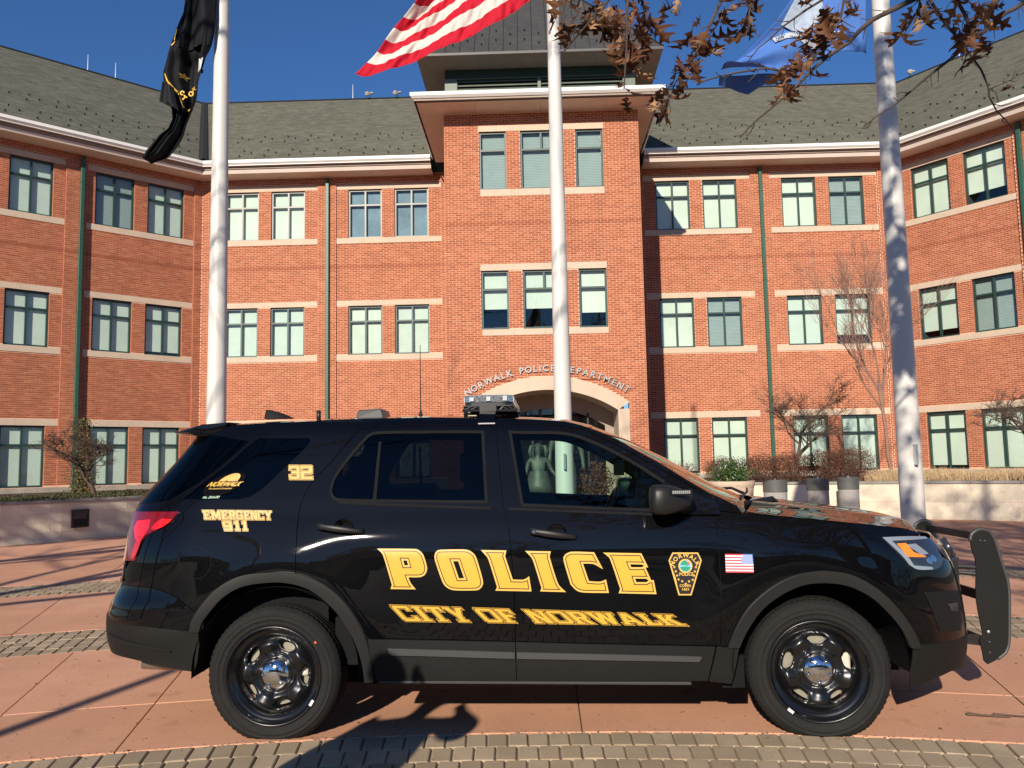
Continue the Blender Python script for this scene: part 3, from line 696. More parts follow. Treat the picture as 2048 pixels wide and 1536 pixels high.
# ---- lettering over the entrance, each letter its own piece
txt = 'NORWALK POLICE DEPARTMENT'; Rt = 4.45; zc = 4.20-Rt
widths = {'I': .085, 'W': .25, 'M': .225, 'L': .155, 'E': .17, ' ': .13, 'T': .165, 'P': .17}
adv = [widths.get(c, .19)+.018 for c in txt]; tot = sum(adv); pos = 0
for i, c in enumerate(txt):
    s = pos+adv[i]/2-tot/2; pos += adv[i]
    if c == ' ': continue
    vs, fs = text_polys(c, .268, .02, .006)
    th = s/Rt*1.06
    Mx = F_tower @ Matrix.Translation((.41+Rt*math.sin(th), -.05, zc+Rt*math.cos(th))) @ Matrix.Rotation(th, 4, 'Y') @ Matrix.Rotation(R(90), 4, 'X')
    MB().add([Mx @ Vector(v) for v in vs], fs, .5).build('letter', M_chrome, bld)
def pchip(xs, ys):
    xs = np.array(xs, float); ys = np.array(ys, float); h = np.diff(xs); d = np.diff(ys)/h
    m = np.zeros(len(xs)); m[0] = d[0]; m[-1] = d[-1]
    for i in range(1, len(xs)-1):
        if d[i-1]*d[i] > 0:
            w1 = 2*h[i]+h[i-1]; w2 = h[i]+2*h[i-1]; m[i] = (w1+w2)/(w1/d[i-1]+w2/d[i])
    def f(x):
        x = np.asarray(x, float); xc = np.clip(x, xs[0], xs[-1]); i = np.clip(np.searchsorted(xs, xc)-1, 0, len(xs)-2)
        t = (xc-xs[i])/h[i]; t2 = t*t; t3 = t2*t
        r = (2*t3-3*t2+1)*ys[i]+(t3-2*t2+t)*h[i]*m[i]+(-2*t3+3*t2)*ys[i+1]+(t3-t2)*h[i]*m[i+1]
        return r+np.where(x < xs[0], (x-xs[0])*m[0], 0)+np.where(x > xs[-1], (x-xs[-1])*m[-1], 0)
    return f
# body flank: inset from the widest plane against height (metres)
INSET = pchip([.20, .30, .42, .52, .62, .74, .86, .96, 1.02, 1.08, 1.14, 1.20, 1.28, 1.40, 1.60, 1.68, 1.73, 1.76],
              [.080, .055, .040, .032, .026, .019, .015, .016, .023, .036, .055, .078, .105, .150, .228, .268, .315, .37])
WH = .975                      # half width
RXF, RYF, RXR, RYR = .56, .50, .54, .46
S0F, S0R = 1.88, -2.045        # where the plan view starts to curve round the corners
XEF = pchip([.18, .24, .32, .40, .50, .62, .75, .90, 1.00, 1.05, 1.10], [2.37, 2.39, 2.415, 2.43, 2.435, 2.425, 2.405, 2.36, 2.29, 2.25, 2.20])
XER = pchip([.25, .32, .40, .50, .62, .68, .74, .80, .95, 1.10, 1.22, 1.28, 1.50, 1.72, 1.76], [-2.47, -2.53, -2.535, -2.555, -2.55, -2.53, -2.512, -2.50, -2.475, -2.455, -2.435, -2.40, -2.205, -2.03, -2.0])
def sstep(t): t = np.clip(t, 0, 1); return t*t*(3-2*t)
def P0(s, v):
    s = np.asarray(s, float); v = np.asarray(v, float)
    shf = (XEF(v)-(S0F+RXF))*sstep((s-.9)/(S0F-.9)); shr = (XER(v)-(S0R-RXR))*sstep((-1.1-s)/(-1.1-S0R))
    tf = np.clip((s-S0F)/RXF, 0, math.pi/2); tr = np.clip((S0R-s)/RXR, 0, math.pi/2)
    x = np.where(s > S0F, S0F+RXF*np.sin(tf), np.where(s < S0R, S0R-RXR*np.sin(tr), s))+shf+shr
    extra = np.maximum(0, s-S0F-RXF*math.pi/2)+np.maximum(0, S0R-RXR*math.pi/2-s)
    bow = .10*np.minimum(1, extra/(WH-RYF))**.5*0
    y = INSET(v)*np.where((tf > 0) | (tr > 0), np.cos(np.maximum(tf, tr)), 1)+RYF*(1-np.cos(tf))+RYR*(1-np.cos(tr))+extra
    for cx_, cz_ in ((-1.455, .33), (1.468, .33)):      # muscular shoulder over each wheel arch
        rr = np.hypot(s-cx_, v-cz_); y = y-.020*np.exp(-((rr-.57)/.13)**2)*sstep((v-.35)/.35)
    # soft top edge of the front wing and the sides of the bonnet
    return np.stack([x, y, v], -1)
SCF = S0F+RXF*math.pi/2+(WH-RYF); SCR = S0R-RXR*math.pi/2-(WH-RYR)      # centre line of nose and tail
def PN(s, v):
    e = 1e-4; a = P0(np.asarray(s)+e, v)-P0(np.asarray(s)-e, v); b = P0(s, np.asarray(v)+e)-P0(s, np.asarray(v)-e)
    n = np.cross(a, b); return n/np.linalg.norm(n, axis=-1, keepdims=True)
def PS(s, v, off=0.0): return P0(s, v)+PN(s, v)*off
T = {
 'roof_edge': [(1.1771,1.1658),(1.1487,1.2059),(0.9406,1.2838),(0.7154,1.4307),(0.541,1.5357),(0.4648,1.5831),(0.3088,1.6563),(0.1374,1.7018),(-0.0374,1.7164),(-0.2137,1.7252),(-0.6303,1.7412),(-1.0485,1.7411),(-2.0863,1.7294),(-2.4701,1.7173),(-2.7806,1.7019)],
 'rear_door': [(-1.0336,1.6787),(-1.1717,1.5117),(-1.3214,1.368),(-1.3611,1.2649),(-1.3631,1.1633),(-1.353,1.0014),(-1.3436,0.8859),(-1.1799,0.8312),(-1.0631,0.7352),(-0.9774,0.6076),(-0.9389,0.5303),(-0.1357,0.5038),(-0.1378,0.7832),(-0.158,1.0959),(-0.1904,1.246),(-0.2328,1.6887),(-0.5639,1.6928),(-0.8587,1.6932)],
 'rear_window': [(-0.3138,1.6446),(-0.6195,1.6507),(-0.9301,1.6512),(-0.9756,1.6359),(-1.0753,1.5157),(-1.1568,1.3922),(-1.1709,1.3267),(-1.1538,1.2922),(-1.1225,1.2779),(-0.8498,1.2679),(-0.5455,1.2587),(-0.2886,1.253)],
 'front_door': [(-0.2328,1.6887),(-0.1904,1.246),(-0.158,1.0959),(-0.1378,0.7832),(-0.1357,0.5038),(0.3188,0.4871),(0.9597,0.4698),(0.9683,0.6903),(0.9725,0.8696),(0.9694,1.0278),(0.9609,1.1393),(0.9407,1.1871),(0.9134,1.2788),(0.7129,1.4029),(0.539,1.5072),(0.4352,1.565),(0.2851,1.6421),(0.1565,1.6699),(-0.02,1.6856)],
 'front_window': [(-0.1508,1.6412),(-0.0958,1.6365),(0.0198,1.6341),(0.1148,1.6298),(0.1992,1.6176),(0.2819,1.5883),(0.4042,1.5309),(0.5237,1.4623),(0.6411,1.3865),(0.6983,1.3452),(0.7103,1.3122),(0.7054,1.1896),(0.3151,1.2093),(-0.0848,1.2334)],
 'fender': [(0.9407,1.1871),(1.1771,1.1658),(1.4413,1.1528),(1.6876,1.1344),(1.8825,1.1131),(2.0239,1.0939),(2.2081,1.0678),(2.3569,1.0349),(2.0186,1.0291),(2.0255,0.9588),(2.0504,0.8782),(1.9194,0.654),(1.8885,0.6891),(1.8158,0.7724),(1.7141,0.838),(1.5972,0.8604),(1.5098,0.8592),(1.3805,0.838),(1.2501,0.7825),(1.125,0.6879),(1.0525,0.5861),(0.9986,0.4637),(0.9597,0.4698),(0.9683,0.6903),(0.9725,0.8696),(0.9694,1.0278),(0.9609,1.1393)],
 'quarter': [(1.1771,1.1658),(1.1487,1.2059),(0.9406,1.2838),(0.7154,1.4307),(0.541,1.5357),(0.4648,1.5831),(0.3088,1.6563),(0.1374,1.7018),(-0.0374,1.7164),(-0.2137,1.7252),(-0.6303,1.7412),(-1.0485,1.7411),(-2.0863,1.7294),(-2.4701,1.7173),(-2.7806,1.7019),(-2.721,1.6624),(-2.431,1.6211),(-2.4108,1.3879),(-2.4076,1.3065),(-2.4784,1.2752),(-2.419,1.2367),(-2.1792,1.2242),(-2.212,1.1672),(-2.2971,1.1246),(-2.3754,1.095),(-2.4115,1.0423),(-2.4293,0.9535),(-2.4834,0.9513),(-2.5625,0.8925),(-2.5188,0.8171),(-2.2541,0.8108),(-2.1166,0.781),(-2.0085,0.7249),(-1.9302,0.6798),(-1.8381,0.8068),(-1.7018,0.8746),(-1.518,0.8941),(-1.3436,0.8859),(-1.353,1.0014),(-1.3631,1.1633),(-1.3611,1.2649),(-1.3214,1.368),(-1.1717,1.5117),(-1.0336,1.6787),(-0.8587,1.6932),(-0.5639,1.6928),(-0.2328,1.6887),(-0.02,1.6856),(0.1565,1.6699),(0.2851,1.6421),(0.4352,1.565),(0.539,1.5072),(0.7129,1.4029),(0.9134,1.2788),(0.9407,1.1871)],
 'quarter_glass': [(-2.4247,1.6327),(-2.3896,1.6392),(-1.6242,1.6331),(-1.5299,1.6253),(-1.5005,1.6018),(-1.6685,1.4767),(-1.7373,1.3531),(-1.7912,1.3002),(-1.8878,1.2879),(-2.3604,1.2996),(-2.3863,1.3793)],
 'fuel_door': [(-1.9091,0.9481),(-1.908,0.9258),(-1.9135,0.9052),(-1.9253,0.8875),(-1.9426,0.874),(-1.9641,0.8656),(-1.9882,0.8628),(-2.013,0.8659),(-2.0369,0.8748),(-2.0584,0.8887),(-2.0764,0.9067),(-2.0896,0.9277),(-2.0969,0.9501),(-2.0978,0.9725),(-2.0928,0.9932),(-2.0819,1.0109),(-2.0658,1.0244),(-2.0458,1.0327),(-2.0229,1.0353),(-1.9982,1.032),(-1.9734,1.0231),(-1.9505,1.0092),(-1.9311,0.9913),(-1.9168,0.9704)],
 'rear_flare': [(-1.9465,0.5819),(-1.9231,0.6943),(-1.8381,0.8068),(-1.7018,0.8746),(-1.518,0.8941),(-1.3436,0.8859),(-1.1799,0.8312),(-1.0631,0.7352),(-0.9774,0.6076),(-0.9375,0.4946),(-0.9194,0.3849),(-0.914,0.2971),(-0.9607,0.2975),(-0.9664,0.3716),(-0.9881,0.4674),(-1.0298,0.5692),(-1.1162,0.6971),(-1.2497,0.8),(-1.3947,0.8393),(-1.5454,0.8411),(-1.6923,0.8178),(-1.7998,0.7565),(-1.8699,0.6553),(-1.8951,0.578)],
 'front_flare': [(0.9986,0.4637),(1.0525,0.5861),(1.125,0.6879),(1.2501,0.7825),(1.3805,0.838),(1.5098,0.8592),(1.5972,0.8604),(1.7141,0.838),(1.8158,0.7724),(1.8885,0.6891),(1.9489,0.5955),(1.9898,0.5109),(2.0169,0.4481),(1.9626,0.4531),(1.9167,0.5501),(1.8555,0.6436),(1.7788,0.7262),(1.6799,0.7825),(1.5594,0.8021),(1.4223,0.7913),(1.2955,0.7413),(1.1831,0.6633),(1.0978,0.5501),(1.0558,0.4628)],
 'clad_rear': [(-0.9363,0.5248),(-0.5452,0.5133),(-0.1371,0.5011),(-0.1366,0.2932),(-0.8946,0.3025),(-0.9166,0.3848)],
 'clad_front': [(-0.1331,0.5011),(0.3188,0.4845),(0.9304,0.4661),(0.8879,0.2871),(-0.1325,0.2932)],
 'clad_fender': [(0.9411,0.4646),(1.0557,0.4561),(1.0358,0.3534),(1.0147,0.2695),(0.8964,0.2843)],
 'mould_rear': [(-0.8262,0.4781),(-0.1396,0.4502),(-0.1403,0.418),(-0.8054,0.4438),(-0.8213,0.4576)],
 'mould_front': [(-0.1288,0.4501),(0.8583,0.4182),(0.8421,0.3928),(-0.1295,0.4179)],
 'sill_strip': [(-0.8783,0.2996),(0.8007,0.2768),(0.8007,0.2671),(-0.8787,0.2899)],
 'bumper_r_top': [(-1.9302,0.6798),(-2.0085,0.7249),(-2.1166,0.781),(-2.2541,0.8108),(-2.426,0.8185)],
 'clad_r_top': [(-1.9007,0.5726),(-2.1891,0.6059),(-2.4773,0.6111)],
 'clad_r_bot': [(-1.9556,0.3581),(-2.1186,0.3862),(-2.2983,0.4164)],
 'arch_r_left': [(-1.9007,0.5754),(-1.9218,0.504),(-1.952,0.4243),(-1.9556,0.3581)],
 'bumper_f_left': [(2.0504,0.8782),(1.9194,0.654),(1.9489,0.5955),(1.9898,0.5109),(2.0169,0.4481)],
 'headlight': [(2.0172,1.0278),(2.1674,1.0255),(2.3312,1.0147),(2.3871,0.9944),(2.3409,0.9375),(2.3397,0.8939),(2.2672,0.8565),(2.205,0.8478),(2.084,0.8567),(2.048,0.8836),(2.0255,0.9588)],
 'hl_drl': [(2.0172,1.0278),(2.1674,1.0255),(2.3312,1.0147),(2.3399,1.0032),(2.0516,1.0081),(2.0752,0.877),(2.1971,0.8617),(2.1969,0.8484),(2.084,0.8567),(2.048,0.8836)],
 'hl_amber': [(2.0658,0.9917),(2.1225,0.9918),(2.1235,0.9437),(2.1876,0.9185),(2.1789,0.9137),(2.0634,0.9226)],
 'fog_panel': [(2.0892,0.7338),(2.3065,0.7263),(2.4191,0.717),(2.3503,0.5082),(2.1497,0.5218)],
 'fog_lamp': [(2.2522,0.6618),(2.3506,0.6567),(2.3379,0.6122),(2.2693,0.6199)],
 'tail': [(-2.7204,1.2203),(-2.1792,1.2242),(-2.212,1.1672),(-2.2971,1.1246),(-2.3754,1.095),(-2.4115,1.0423),(-2.4293,0.9535),(-2.635,0.9399),(-2.6592,1.0519),(-2.689,1.1594)],
 'tail_inner': [(-2.5182,1.1675),(-2.2086,1.1856),(-2.2411,1.1476),(-2.3292,1.1276),(-2.3857,1.1019),(-2.4216,1.0678),(-2.4455,0.9895),(-2.4991,0.9672),(-2.5763,1.0611),(-2.5897,1.1453)],
 'handle_r': [(-1.2423,1.1496),(-0.9504,1.1026),(-1.0714,1.1178)],
 'handle_f': [(-0.0532,1.0996),(0.2146,1.0507),(0.0979,1.0762)],
 'f_bot': [(2.0162,0.23),(2.1893,0.2807),(2.3286,0.3004)],
 'L_P': [(-0.8847,1.0105),(-0.6815,1.006),(-0.6613,1.0026),(-0.641,0.9887),(-0.6268,0.969),(-0.6091,0.9079),(-0.6113,0.8844),(-0.6235,0.865),(-0.6457,0.8555),(-0.7119,0.8552),(-0.6982,0.8228),(-0.6713,0.7902),(-0.8099,0.7937),(-0.8025,0.8164),(-0.8503,0.9741),(-0.8628,0.9919)],
 'L_P_h': [(-0.7395,0.9459),(-0.7194,0.9448),(-0.7127,0.9192),(-0.7316,0.9194)],
 'L_O': [(-0.5366,0.9996),(-0.4001,0.9988),(-0.3721,0.9907),(-0.3482,0.9709),(-0.3365,0.9473),(-0.3062,0.8373),(-0.3046,0.8138),(-0.315,0.7943),(-0.3311,0.7827),(-0.3511,0.7802),(-0.4627,0.7824),(-0.4905,0.7906),(-0.5142,0.8086),(-0.5278,0.8324),(-0.5667,0.9466),(-0.5686,0.9662),(-0.5626,0.9856),(-0.5506,0.9971)],
 'L_O_h': [(-0.4666,0.9381),(-0.4386,0.9377),(-0.4078,0.8465),(-0.4357,0.846)],
 'L_L': [(-0.3141,0.9949),(-0.1754,0.9906),(-0.1784,0.9763),(-0.1826,0.9607),(-0.1431,0.8359),(-0.0873,0.8343),(-0.071,0.84),(-0.0545,0.8526),(-0.0434,0.7712),(-0.2389,0.7776),(-0.2294,0.7971),(-0.2765,0.9503),(-0.2922,0.9701)],
 'L_I': [(-0.0736,0.9867),(0.0664,0.9824),(0.0614,0.968),(0.0588,0.9544),(0.0994,0.815),(0.1128,0.7943),(0.1434,0.7652),(0.0038,0.7706),(0.0111,0.7888),(-0.0341,0.942),(-0.0454,0.9581)],
 'L_C': [(0.1728,0.9786),(0.2997,0.9745),(0.3453,0.8836),(0.3137,0.903),(0.291,0.9133),(0.238,0.9154),(0.2677,0.8219),(0.3297,0.8188),(0.3598,0.8298),(0.3731,0.7578),(0.2317,0.7623),(0.1998,0.7727),(0.1683,0.805),(0.1345,0.9283),(0.1328,0.951),(0.1447,0.9668)],
 'L_E': [(0.3471,0.972),(0.5538,0.9655),(0.5878,0.8902),(0.5727,0.8913),(0.6011,0.8221),(0.6148,0.8228),(0.6277,0.7482),(0.4253,0.7553),(0.4341,0.7788),(0.3838,0.9384),(0.3705,0.9545)],
 'L_E_h': [(0.4908,0.9083),(0.5527,0.9065),(0.5685,0.8995),(0.5544,0.8916),(0.4972,0.8924)],
 'L_E_h2': [(0.5158,0.8323),(0.5753,0.8306),(0.5887,0.82),(0.5747,0.8125),(0.5212,0.8132)],
 'city': [(-0.7899,0.7072),(0.7553,0.6354),(0.7536,0.5772),(-0.7747,0.6211)],
 'emerg': [(-2.037,1.2302),(-1.5641,1.2197),(-1.5534,1.1723),(-2.0133,1.181)],
 'n911': [(-1.8916,1.1685),(-1.7246,1.1664),(-1.7096,1.1167),(-1.8692,1.1187)],
 'n32': [(-1.6332,1.4707),(-1.3484,1.4682),(-1.3134,1.393),(-1.5344,1.3954)],
 'norwalk_badge': [(-2.0891,1.3788)],
 'shield': [(0.7204,0.9672),(0.8568,0.9653),(0.875,0.9236),(0.8137,0.7398),(0.7453,0.7404),(0.6978,0.926)],
 'flag': [(1.0044,0.956),(1.1649,0.9527),(1.1544,0.8564),(1.0015,0.8583)],
 'mirror': [(0.637,1.3271),(0.7359,1.3199),(0.8533,1.2825),(0.8278,1.1889),(0.6675,1.1624),(0.6226,1.179)],
}
# ================================================================ POLICE CAR
def carpaint():
    m, n, b = nodes('black_car_paint')
    v = coord(n, 'Object'); f = noise_n(n, v, 2.2, 4, .6)
    c = ramp(n, f, [(.3, (.0015, .0015, .002)), (.7, (.0022, .0022, .003))]); n.links.new(c, b.inputs['Base Color'])
    b.inputs['Roughness'].default_value = .5; b.inputs['Coat Weight'].default_value = 1.0; b.inputs['Coat Roughness'].default_value = .02
    b.inputs['Specular IOR Level'].default_value = .02; b.inputs['Coat IOR'].default_value = 1.45
    u = n.nodes.new('ShaderNodeBump'); u.inputs['Strength'].default_value = .10; u.inputs['Distance'].default_value = .004
    n.links.new(noise_n(n, v, 1.7, 1, .4), u.inputs['Height']); n.links.new(u.outputs[0], b.inputs['Coat Normal'])
    return m
M_paint = carpaint()
M_clad = simple('matte_black_cladding', (.0075, .0075, .007), .6, var=.1, scale=3, fine=30, bmp=.05, spec=.3)
M_flare = simple('satin_black_flare', (.014, .014, .014), .45, var=.08, scale=3, spec=.4)
M_mould = simple('grey_black_moulding', (.055, .055, .055), .42, var=.06, scale=3)
M_rubber = simple('tyre_rubber', (.016, .0155, .015), .8, var=.15, scale=9, fine=10, bmp=.15, spec=.22)
M_rim = simple('gloss_black_steel', (.004, .004, .005), .3, var=.05, coat=.6)
M_chr = simple('chrome', (.75, .75, .76), .06, metal=1, var=.03)
M_brake = simple('brushed_steel_disc', (.30, .28, .22), .5, metal=.5, var=.08)
M_caliper = simple('pale_caliper', (.62, .60, .50), .5, metal=.2, var=.05)
M_gold = simple('gold_vinyl', (.66, .395, .045), .38, var=.03, scale=2)
M_goldedge = simple('gold_vinyl_edge', (.74, .46, .10), .38, var=.03, scale=2)
M_brown = simple('dark_line_vinyl', (.09, .022, .008), .4, var=.03)
M_blackvin = simple('black_vinyl', (.02, .014, .018), .4, var=.03)
M_privacy = glass('privacy_glass', (.9, .95, 1.0), .12, 0, .75, .042)
M_fglass = glass('door_tint_glass', (.78, .97, .88), .93, 0, .8, .045)
M_wsglass = glass('windscreen_glass', (.6, .8, .7), .55)
M_red = simple('red_lens', (.50, .006, .008), .12, var=.1, coat=1)
M_redd = simple('dark_red_lens', (.16, .004, .006), .12, var=.1, coat=1)
M_redb = simple('bright_red_lens', (.80, .012, .015), .2, var=.12, scale=30, coat=1)
M_amber = simple('amber_lens', (.90, .26, .015), .25, var=.1, scale=20, coat=1)
M_silver = simple('light_silver', (.62, .64, .62), .25, metal=.7, var=.05)
M_lampdark = simple('dark_housing', (.035, .04, .05), .2, metal=.3, var=.3, scale=12, coat=1)
M_int = simple('black_interior', (.008, .008, .009), .8, var=.15, spec=.15)
M_clearred = simple('clear_lens', (.40, .43, .46), .15, metal=.7, var=.75, scale=85, coat=1)
M_pale = simple('white_sticker', (.8, .8, .78), .4, var=.03)
M_steelrust = simple('dull_steel', (.30, .24, .19), .45, metal=.7, var=.2)
CAR_O = Vector((.01057, 4.5574, 0)); CAR_R = R(-.860)
car = thing('police_car', 'black police sport utility car with gold lettering and a steel push bumper, parked side-on', 'police car', CAR_O, CAR_R)
def smooth_poly(pts, step, corner=33):
    """closed outline resampled with smooth curves between the sharp corners"""
    n = len(pts); P = [np.array(p, float) for p in pts]; out = []
    def ang(i):
        a = P[i]-P[i-1]; b = P[(i+1) % n]-P[i]; la = np.hypot(*a); lb = np.hypot(*b)
        if la < 1e-6 or lb < 1e-6: return 180
        return math.degrees(math.acos(max(-1, min(1, float(a@b)/(la*lb)))))
    sharp = [ang(i) > corner for i in range(n)]
    for i in range(n):
        p0, p1, p2, p3 = P[i-1], P[i], P[(i+1) % n], P[(i+2) % n]
        L = np.hypot(*(p2-p1)); k = max(1, int(math.ceil(L/step)))
        m1 = (p2-p1) if sharp[i] else (p2-p0)/(np.hypot(*(p2-p1))+np.hypot(*(p1-p0)))*L
        m2 = (p2-p1) if sharp[(i+1) % n] else (p3-p1)/(np.hypot(*(p3-p2))+np.hypot(*(p2-p1)))*L
        for j in range(k):
            t = j/k; h = (2*t**3-3*t*t+1)*p1+(t**3-2*t*t+t)*m1+(-2*t**3+3*t*t)*p2+(t**3-t*t)*m2; out.append(h)
    return np.array(out)
def inside(pts, poly):
    x, y = pts[:, 0], pts[:, 1]; c = np.zeros(len(pts), bool); n = len(poly); j = n-1
    for i in range(n):
        xi, yi = poly[i]; xj, yj = poly[j]
        hit = ((yi > y) != (yj > y)) & (x < (xj-xi)*(y-yi)/((yj-yi) if yj != yi else 1e-12)+xi)
        c ^= hit; j = i
    return c
def tri2d(outer, holes, step):
    V = [tuple(p) for p in outer]; E = [(i, (i+1) % len(outer)) for i in range(len(outer))]
    for h in holes:
        k = len(V); V += [tuple(p) for p in h]; E += [(k+i, k+(i+1) % len(h)) for i in range(len(h))]
    lo = outer.min(0); hi = outer.max(0)
    gx, gy = np.meshgrid(np.arange(lo[0]+step/2, hi[0], step), np.arange(lo[1]+step/2, hi[1], step))
    g = np.stack([gx.ravel(), gy.ravel()], 1)
    if len(g):
        ok = inside(g, outer)
        for h in holes: ok &= ~inside(g, h)
        g = g[ok]; B = np.array(V)
        if len(g):
            d = np.min(np.hypot(g[:, None, 0]-B[None, :, 0], g[:, None, 1]-B[None, :, 1]), 1); g = g[d > step*.42]
        V += [tuple(p) for p in g]
    r = geometry.delaunay_2d_cdt([Vector(p) for p in V], E, [], 0, 1e-7)
    nv = np.array([tuple(p) for p in r[0]]); F = [f for f in r[2]]
    cen = np.array([nv[list(f)].mean(0) for f in F]); ok = inside(cen, outer)
    for h in holes: ok &= ~inside(cen, h)
    return nv, [F[i] for i in range(len(F)) if ok[i]]
def PS2(s, v, fo):
    o_ = np.asarray(fo(s, v)); return P0(s, v)+PN(s, v)*(o_[..., None] if o_.ndim else o_)
def PN2(s, v, fo):
    e = 1e-3; a = PS2(s+e, v, fo)-PS2(s-e, v, fo); b = PS2(s, v+e, fo)-PS2(s, v-e, fo); n = np.cross(a, b); return n/np.linalg.norm(n, axis=-1, keepdims=True)
def shrink(poly, d):
    P = np.array(poly, float); n = len(P); area = np.sum(P[:, 0]*np.roll(P[:, 1], -1)-np.roll(P[:, 0], -1)*P[:, 1]); sg = 1 if area > 0 else -1
    out = []
    for i in range(n):
        a = P[i]-P[i-1]; b = P[(i+1) % n]-P[i]; a /= np.hypot(*a)+1e-12; b /= np.hypot(*b)+1e-12
        na = np.array([-a[1], a[0]])*sg; nb = np.array([-b[1], b[0]])*sg; m_ = na+nb; L = m_@m_
        q = m_/(L if L > .35 else .35)*2; out.append(P[i]+q*d)
    return [tuple(p) for p in out]
def panel(name, outer, mat, holes=(), off=0.0, flange=.012, step=.035, bstep=.02, parent=None, far=True, corner=33, sm=True, label=None):
    """a body panel cut from the flank surface, with a turned-in edge; built on both sides of the car"""
    o = smooth_poly(outer, bstep, corner) if sm else np.array(outer, float)
    hs = [smooth_poly(h, bstep, corner) if sm else np.array(h, float) for h in holes]
    nv, F = tri2d(o, hs, step)
    fo = off if callable(off) else (lambda s_, v_: off)
    off_ = off; pos = PS2(nv[:, 0], nv[:, 1], fo); nor = PN2(nv[:, 0], nv[:, 1], fo)
    V = pos.tolist(); NR = nor.tolist(); FF = []
    for f in F:
        a, b, c = nv[list(f)[:3]]; s = (b[0]-a[0])*(c[1]-a[1])-(b[1]-a[1])*(c[0]-a[0])
        FF.append(tuple(f) if s > 0 else tuple(reversed(f)))
    if flange:
        for L_, sgn in [(o, 1)]+[(h, -1) for h in hs]:
            L = np.array(L_); area = np.sum(L[:, 0]*np.roll(L[:, 1], -1)-np.roll(L[:, 0], -1)*L[:, 1])
            if area < 0: L = L[::-1]
            k = len(V); n = len(L)
            A = PS2(L[:, 0], L[:, 1], fo); B = PS2(L[:, 0], L[:, 1], lambda a_, b_: fo(a_, b_)-flange); Nn = PN(L[:, 0], L[:, 1])
            t = np.roll(A, -1, 0)-np.roll(A, 1, 0); t /= np.linalg.norm(t, axis=1, keepdims=True)+1e-9
            side = np.cross(t, Nn)*sgn
            n1 = Nn+side*.8; n1 /= np.linalg.norm(n1, axis=1, keepdims=True)
            V += A.tolist()+B.tolist(); NR += n1.tolist()+side.tolist()
            for i in range(n):
                j = (i+1) % n; q = (k+i, k+n+i, k+n+j, k+j) 
                FF.append(q if sgn > 0 else q[::-1])
    res = []
    for mirror in ((0, 1) if far else (0,)):
        vv = V if not mirror else [(x, 2*WH-y, z) for x, y, z in V]; nn = NR if not mirror else [(x, -y, z) for x, y, z in NR]
        ff = FF if not mirror else [f[::-1] for f in FF]
        me = bpy.data.meshes.new(name); me.from_pydata(vv, [], ff); me.materials.append(mat)
        me.polygons.foreach_set('use_smooth', [True]*len(ff)); me.update()
        me.normals_split_custom_set_from_vertices([Vector(x) for x in nn])
        ob = link(name, me, parent[mirror] if isinstance(parent, (list, tuple)) else (parent or car))
        if label: ob['label'] = label
        res.append(ob)
    return res
def decal(name, outer, mat, off, holes=(), parent=None, step=.06, sm=False, bstep=.03):
    return panel(name, outer, mat, holes, off, 0, step, bstep, parent, False, 33, sm)[0]
G = lambda k: [tuple(p) for p in T[k]]
PT = .004
def recalc(o):
    b_ = bmesh.new(); b_.from_mesh(o.data); bmesh.ops.recalc_face_normals(b_, faces=b_.faces); b_.to_mesh(o.data); b_.free()
# ---- dark inner shell behind the panel gaps, then the panels
sh_out = G('roof_edge')
QG, RW, FW = G('quarter_glass'), G('rear_window'), G('front_window')
quarter = panel('quarter_panel', shrink(G('quarter'), .0022), M_paint, [QG], 0)
rdoor = panel('rear_door', shrink(G('rear_door'), .0028), M_paint, [RW], 0)
fdoor = panel('front_door', shrink(G('front_door'), .0028), M_paint, [FW], 0)
fender = panel('front_wing', shrink(G('fender'), .0022), M_paint, [], 0)
# every outline is pulled in 2.5 mm to leave the shut lines: the shell closes them in black
shell_parts = [('quarter', [shrink(QG, -.012)]), ('rear_door', [shrink(RW, -.012)]), ('front_door', [shrink(FW, -.012)]), ('fender', [])]
for k, hs in shell_parts:
    panel('inner_shell', shrink(G(k), -.008), M_int, hs, -.016, 0, .06, .05)
panel('quarter_window', shrink(QG, -.004), M_privacy, off=-.003, flange=0, parent=quarter)
div = [(-.93, 0)]
bx0 = G('rear_window')
wl = [(x, z) for x, z in RW]
panel('rear_door_window', shrink(RW, -.004), M_privacy, off=-.006, flange=0, parent=rdoor)
panel('front_door_window', shrink(FW, -.004), M_fglass, off=-.006, flange=0, parent=fdoor)
def ring(poly, a, b): return shrink(poly, a), shrink(poly, b)
for wp, par in ((RW, rdoor), (FW, fdoor)):
    a, b = ring(wp, -.010, .006); panel('window_seal', a, M_int, [b], .0015, .004, .05, .02, par)
# belt trim strips along the windows' lower edge
panel('belt_trim', [(-1.13, 1.268), (-.262, 1.222), (-.262, 1.208), (-1.10, 1.252)], M_int, off=.004, flange=.004, parent=rdoor)
panel('belt_trim', [(-.16, 1.218), (.70, 1.172), (.70, 1.158), (-.16, 1.204)], M_int, off=.004, flange=.004, parent=fdoor)
# quarter-light divider and chrome hairline at the rear door frame
panel('window_divider', [(-.925, 1.262), (-.905, 1.262), (-.900, 1.60), (-.915, 1.60)], M_int, off=.001, flange=.004, parent=rdoor, far=True)
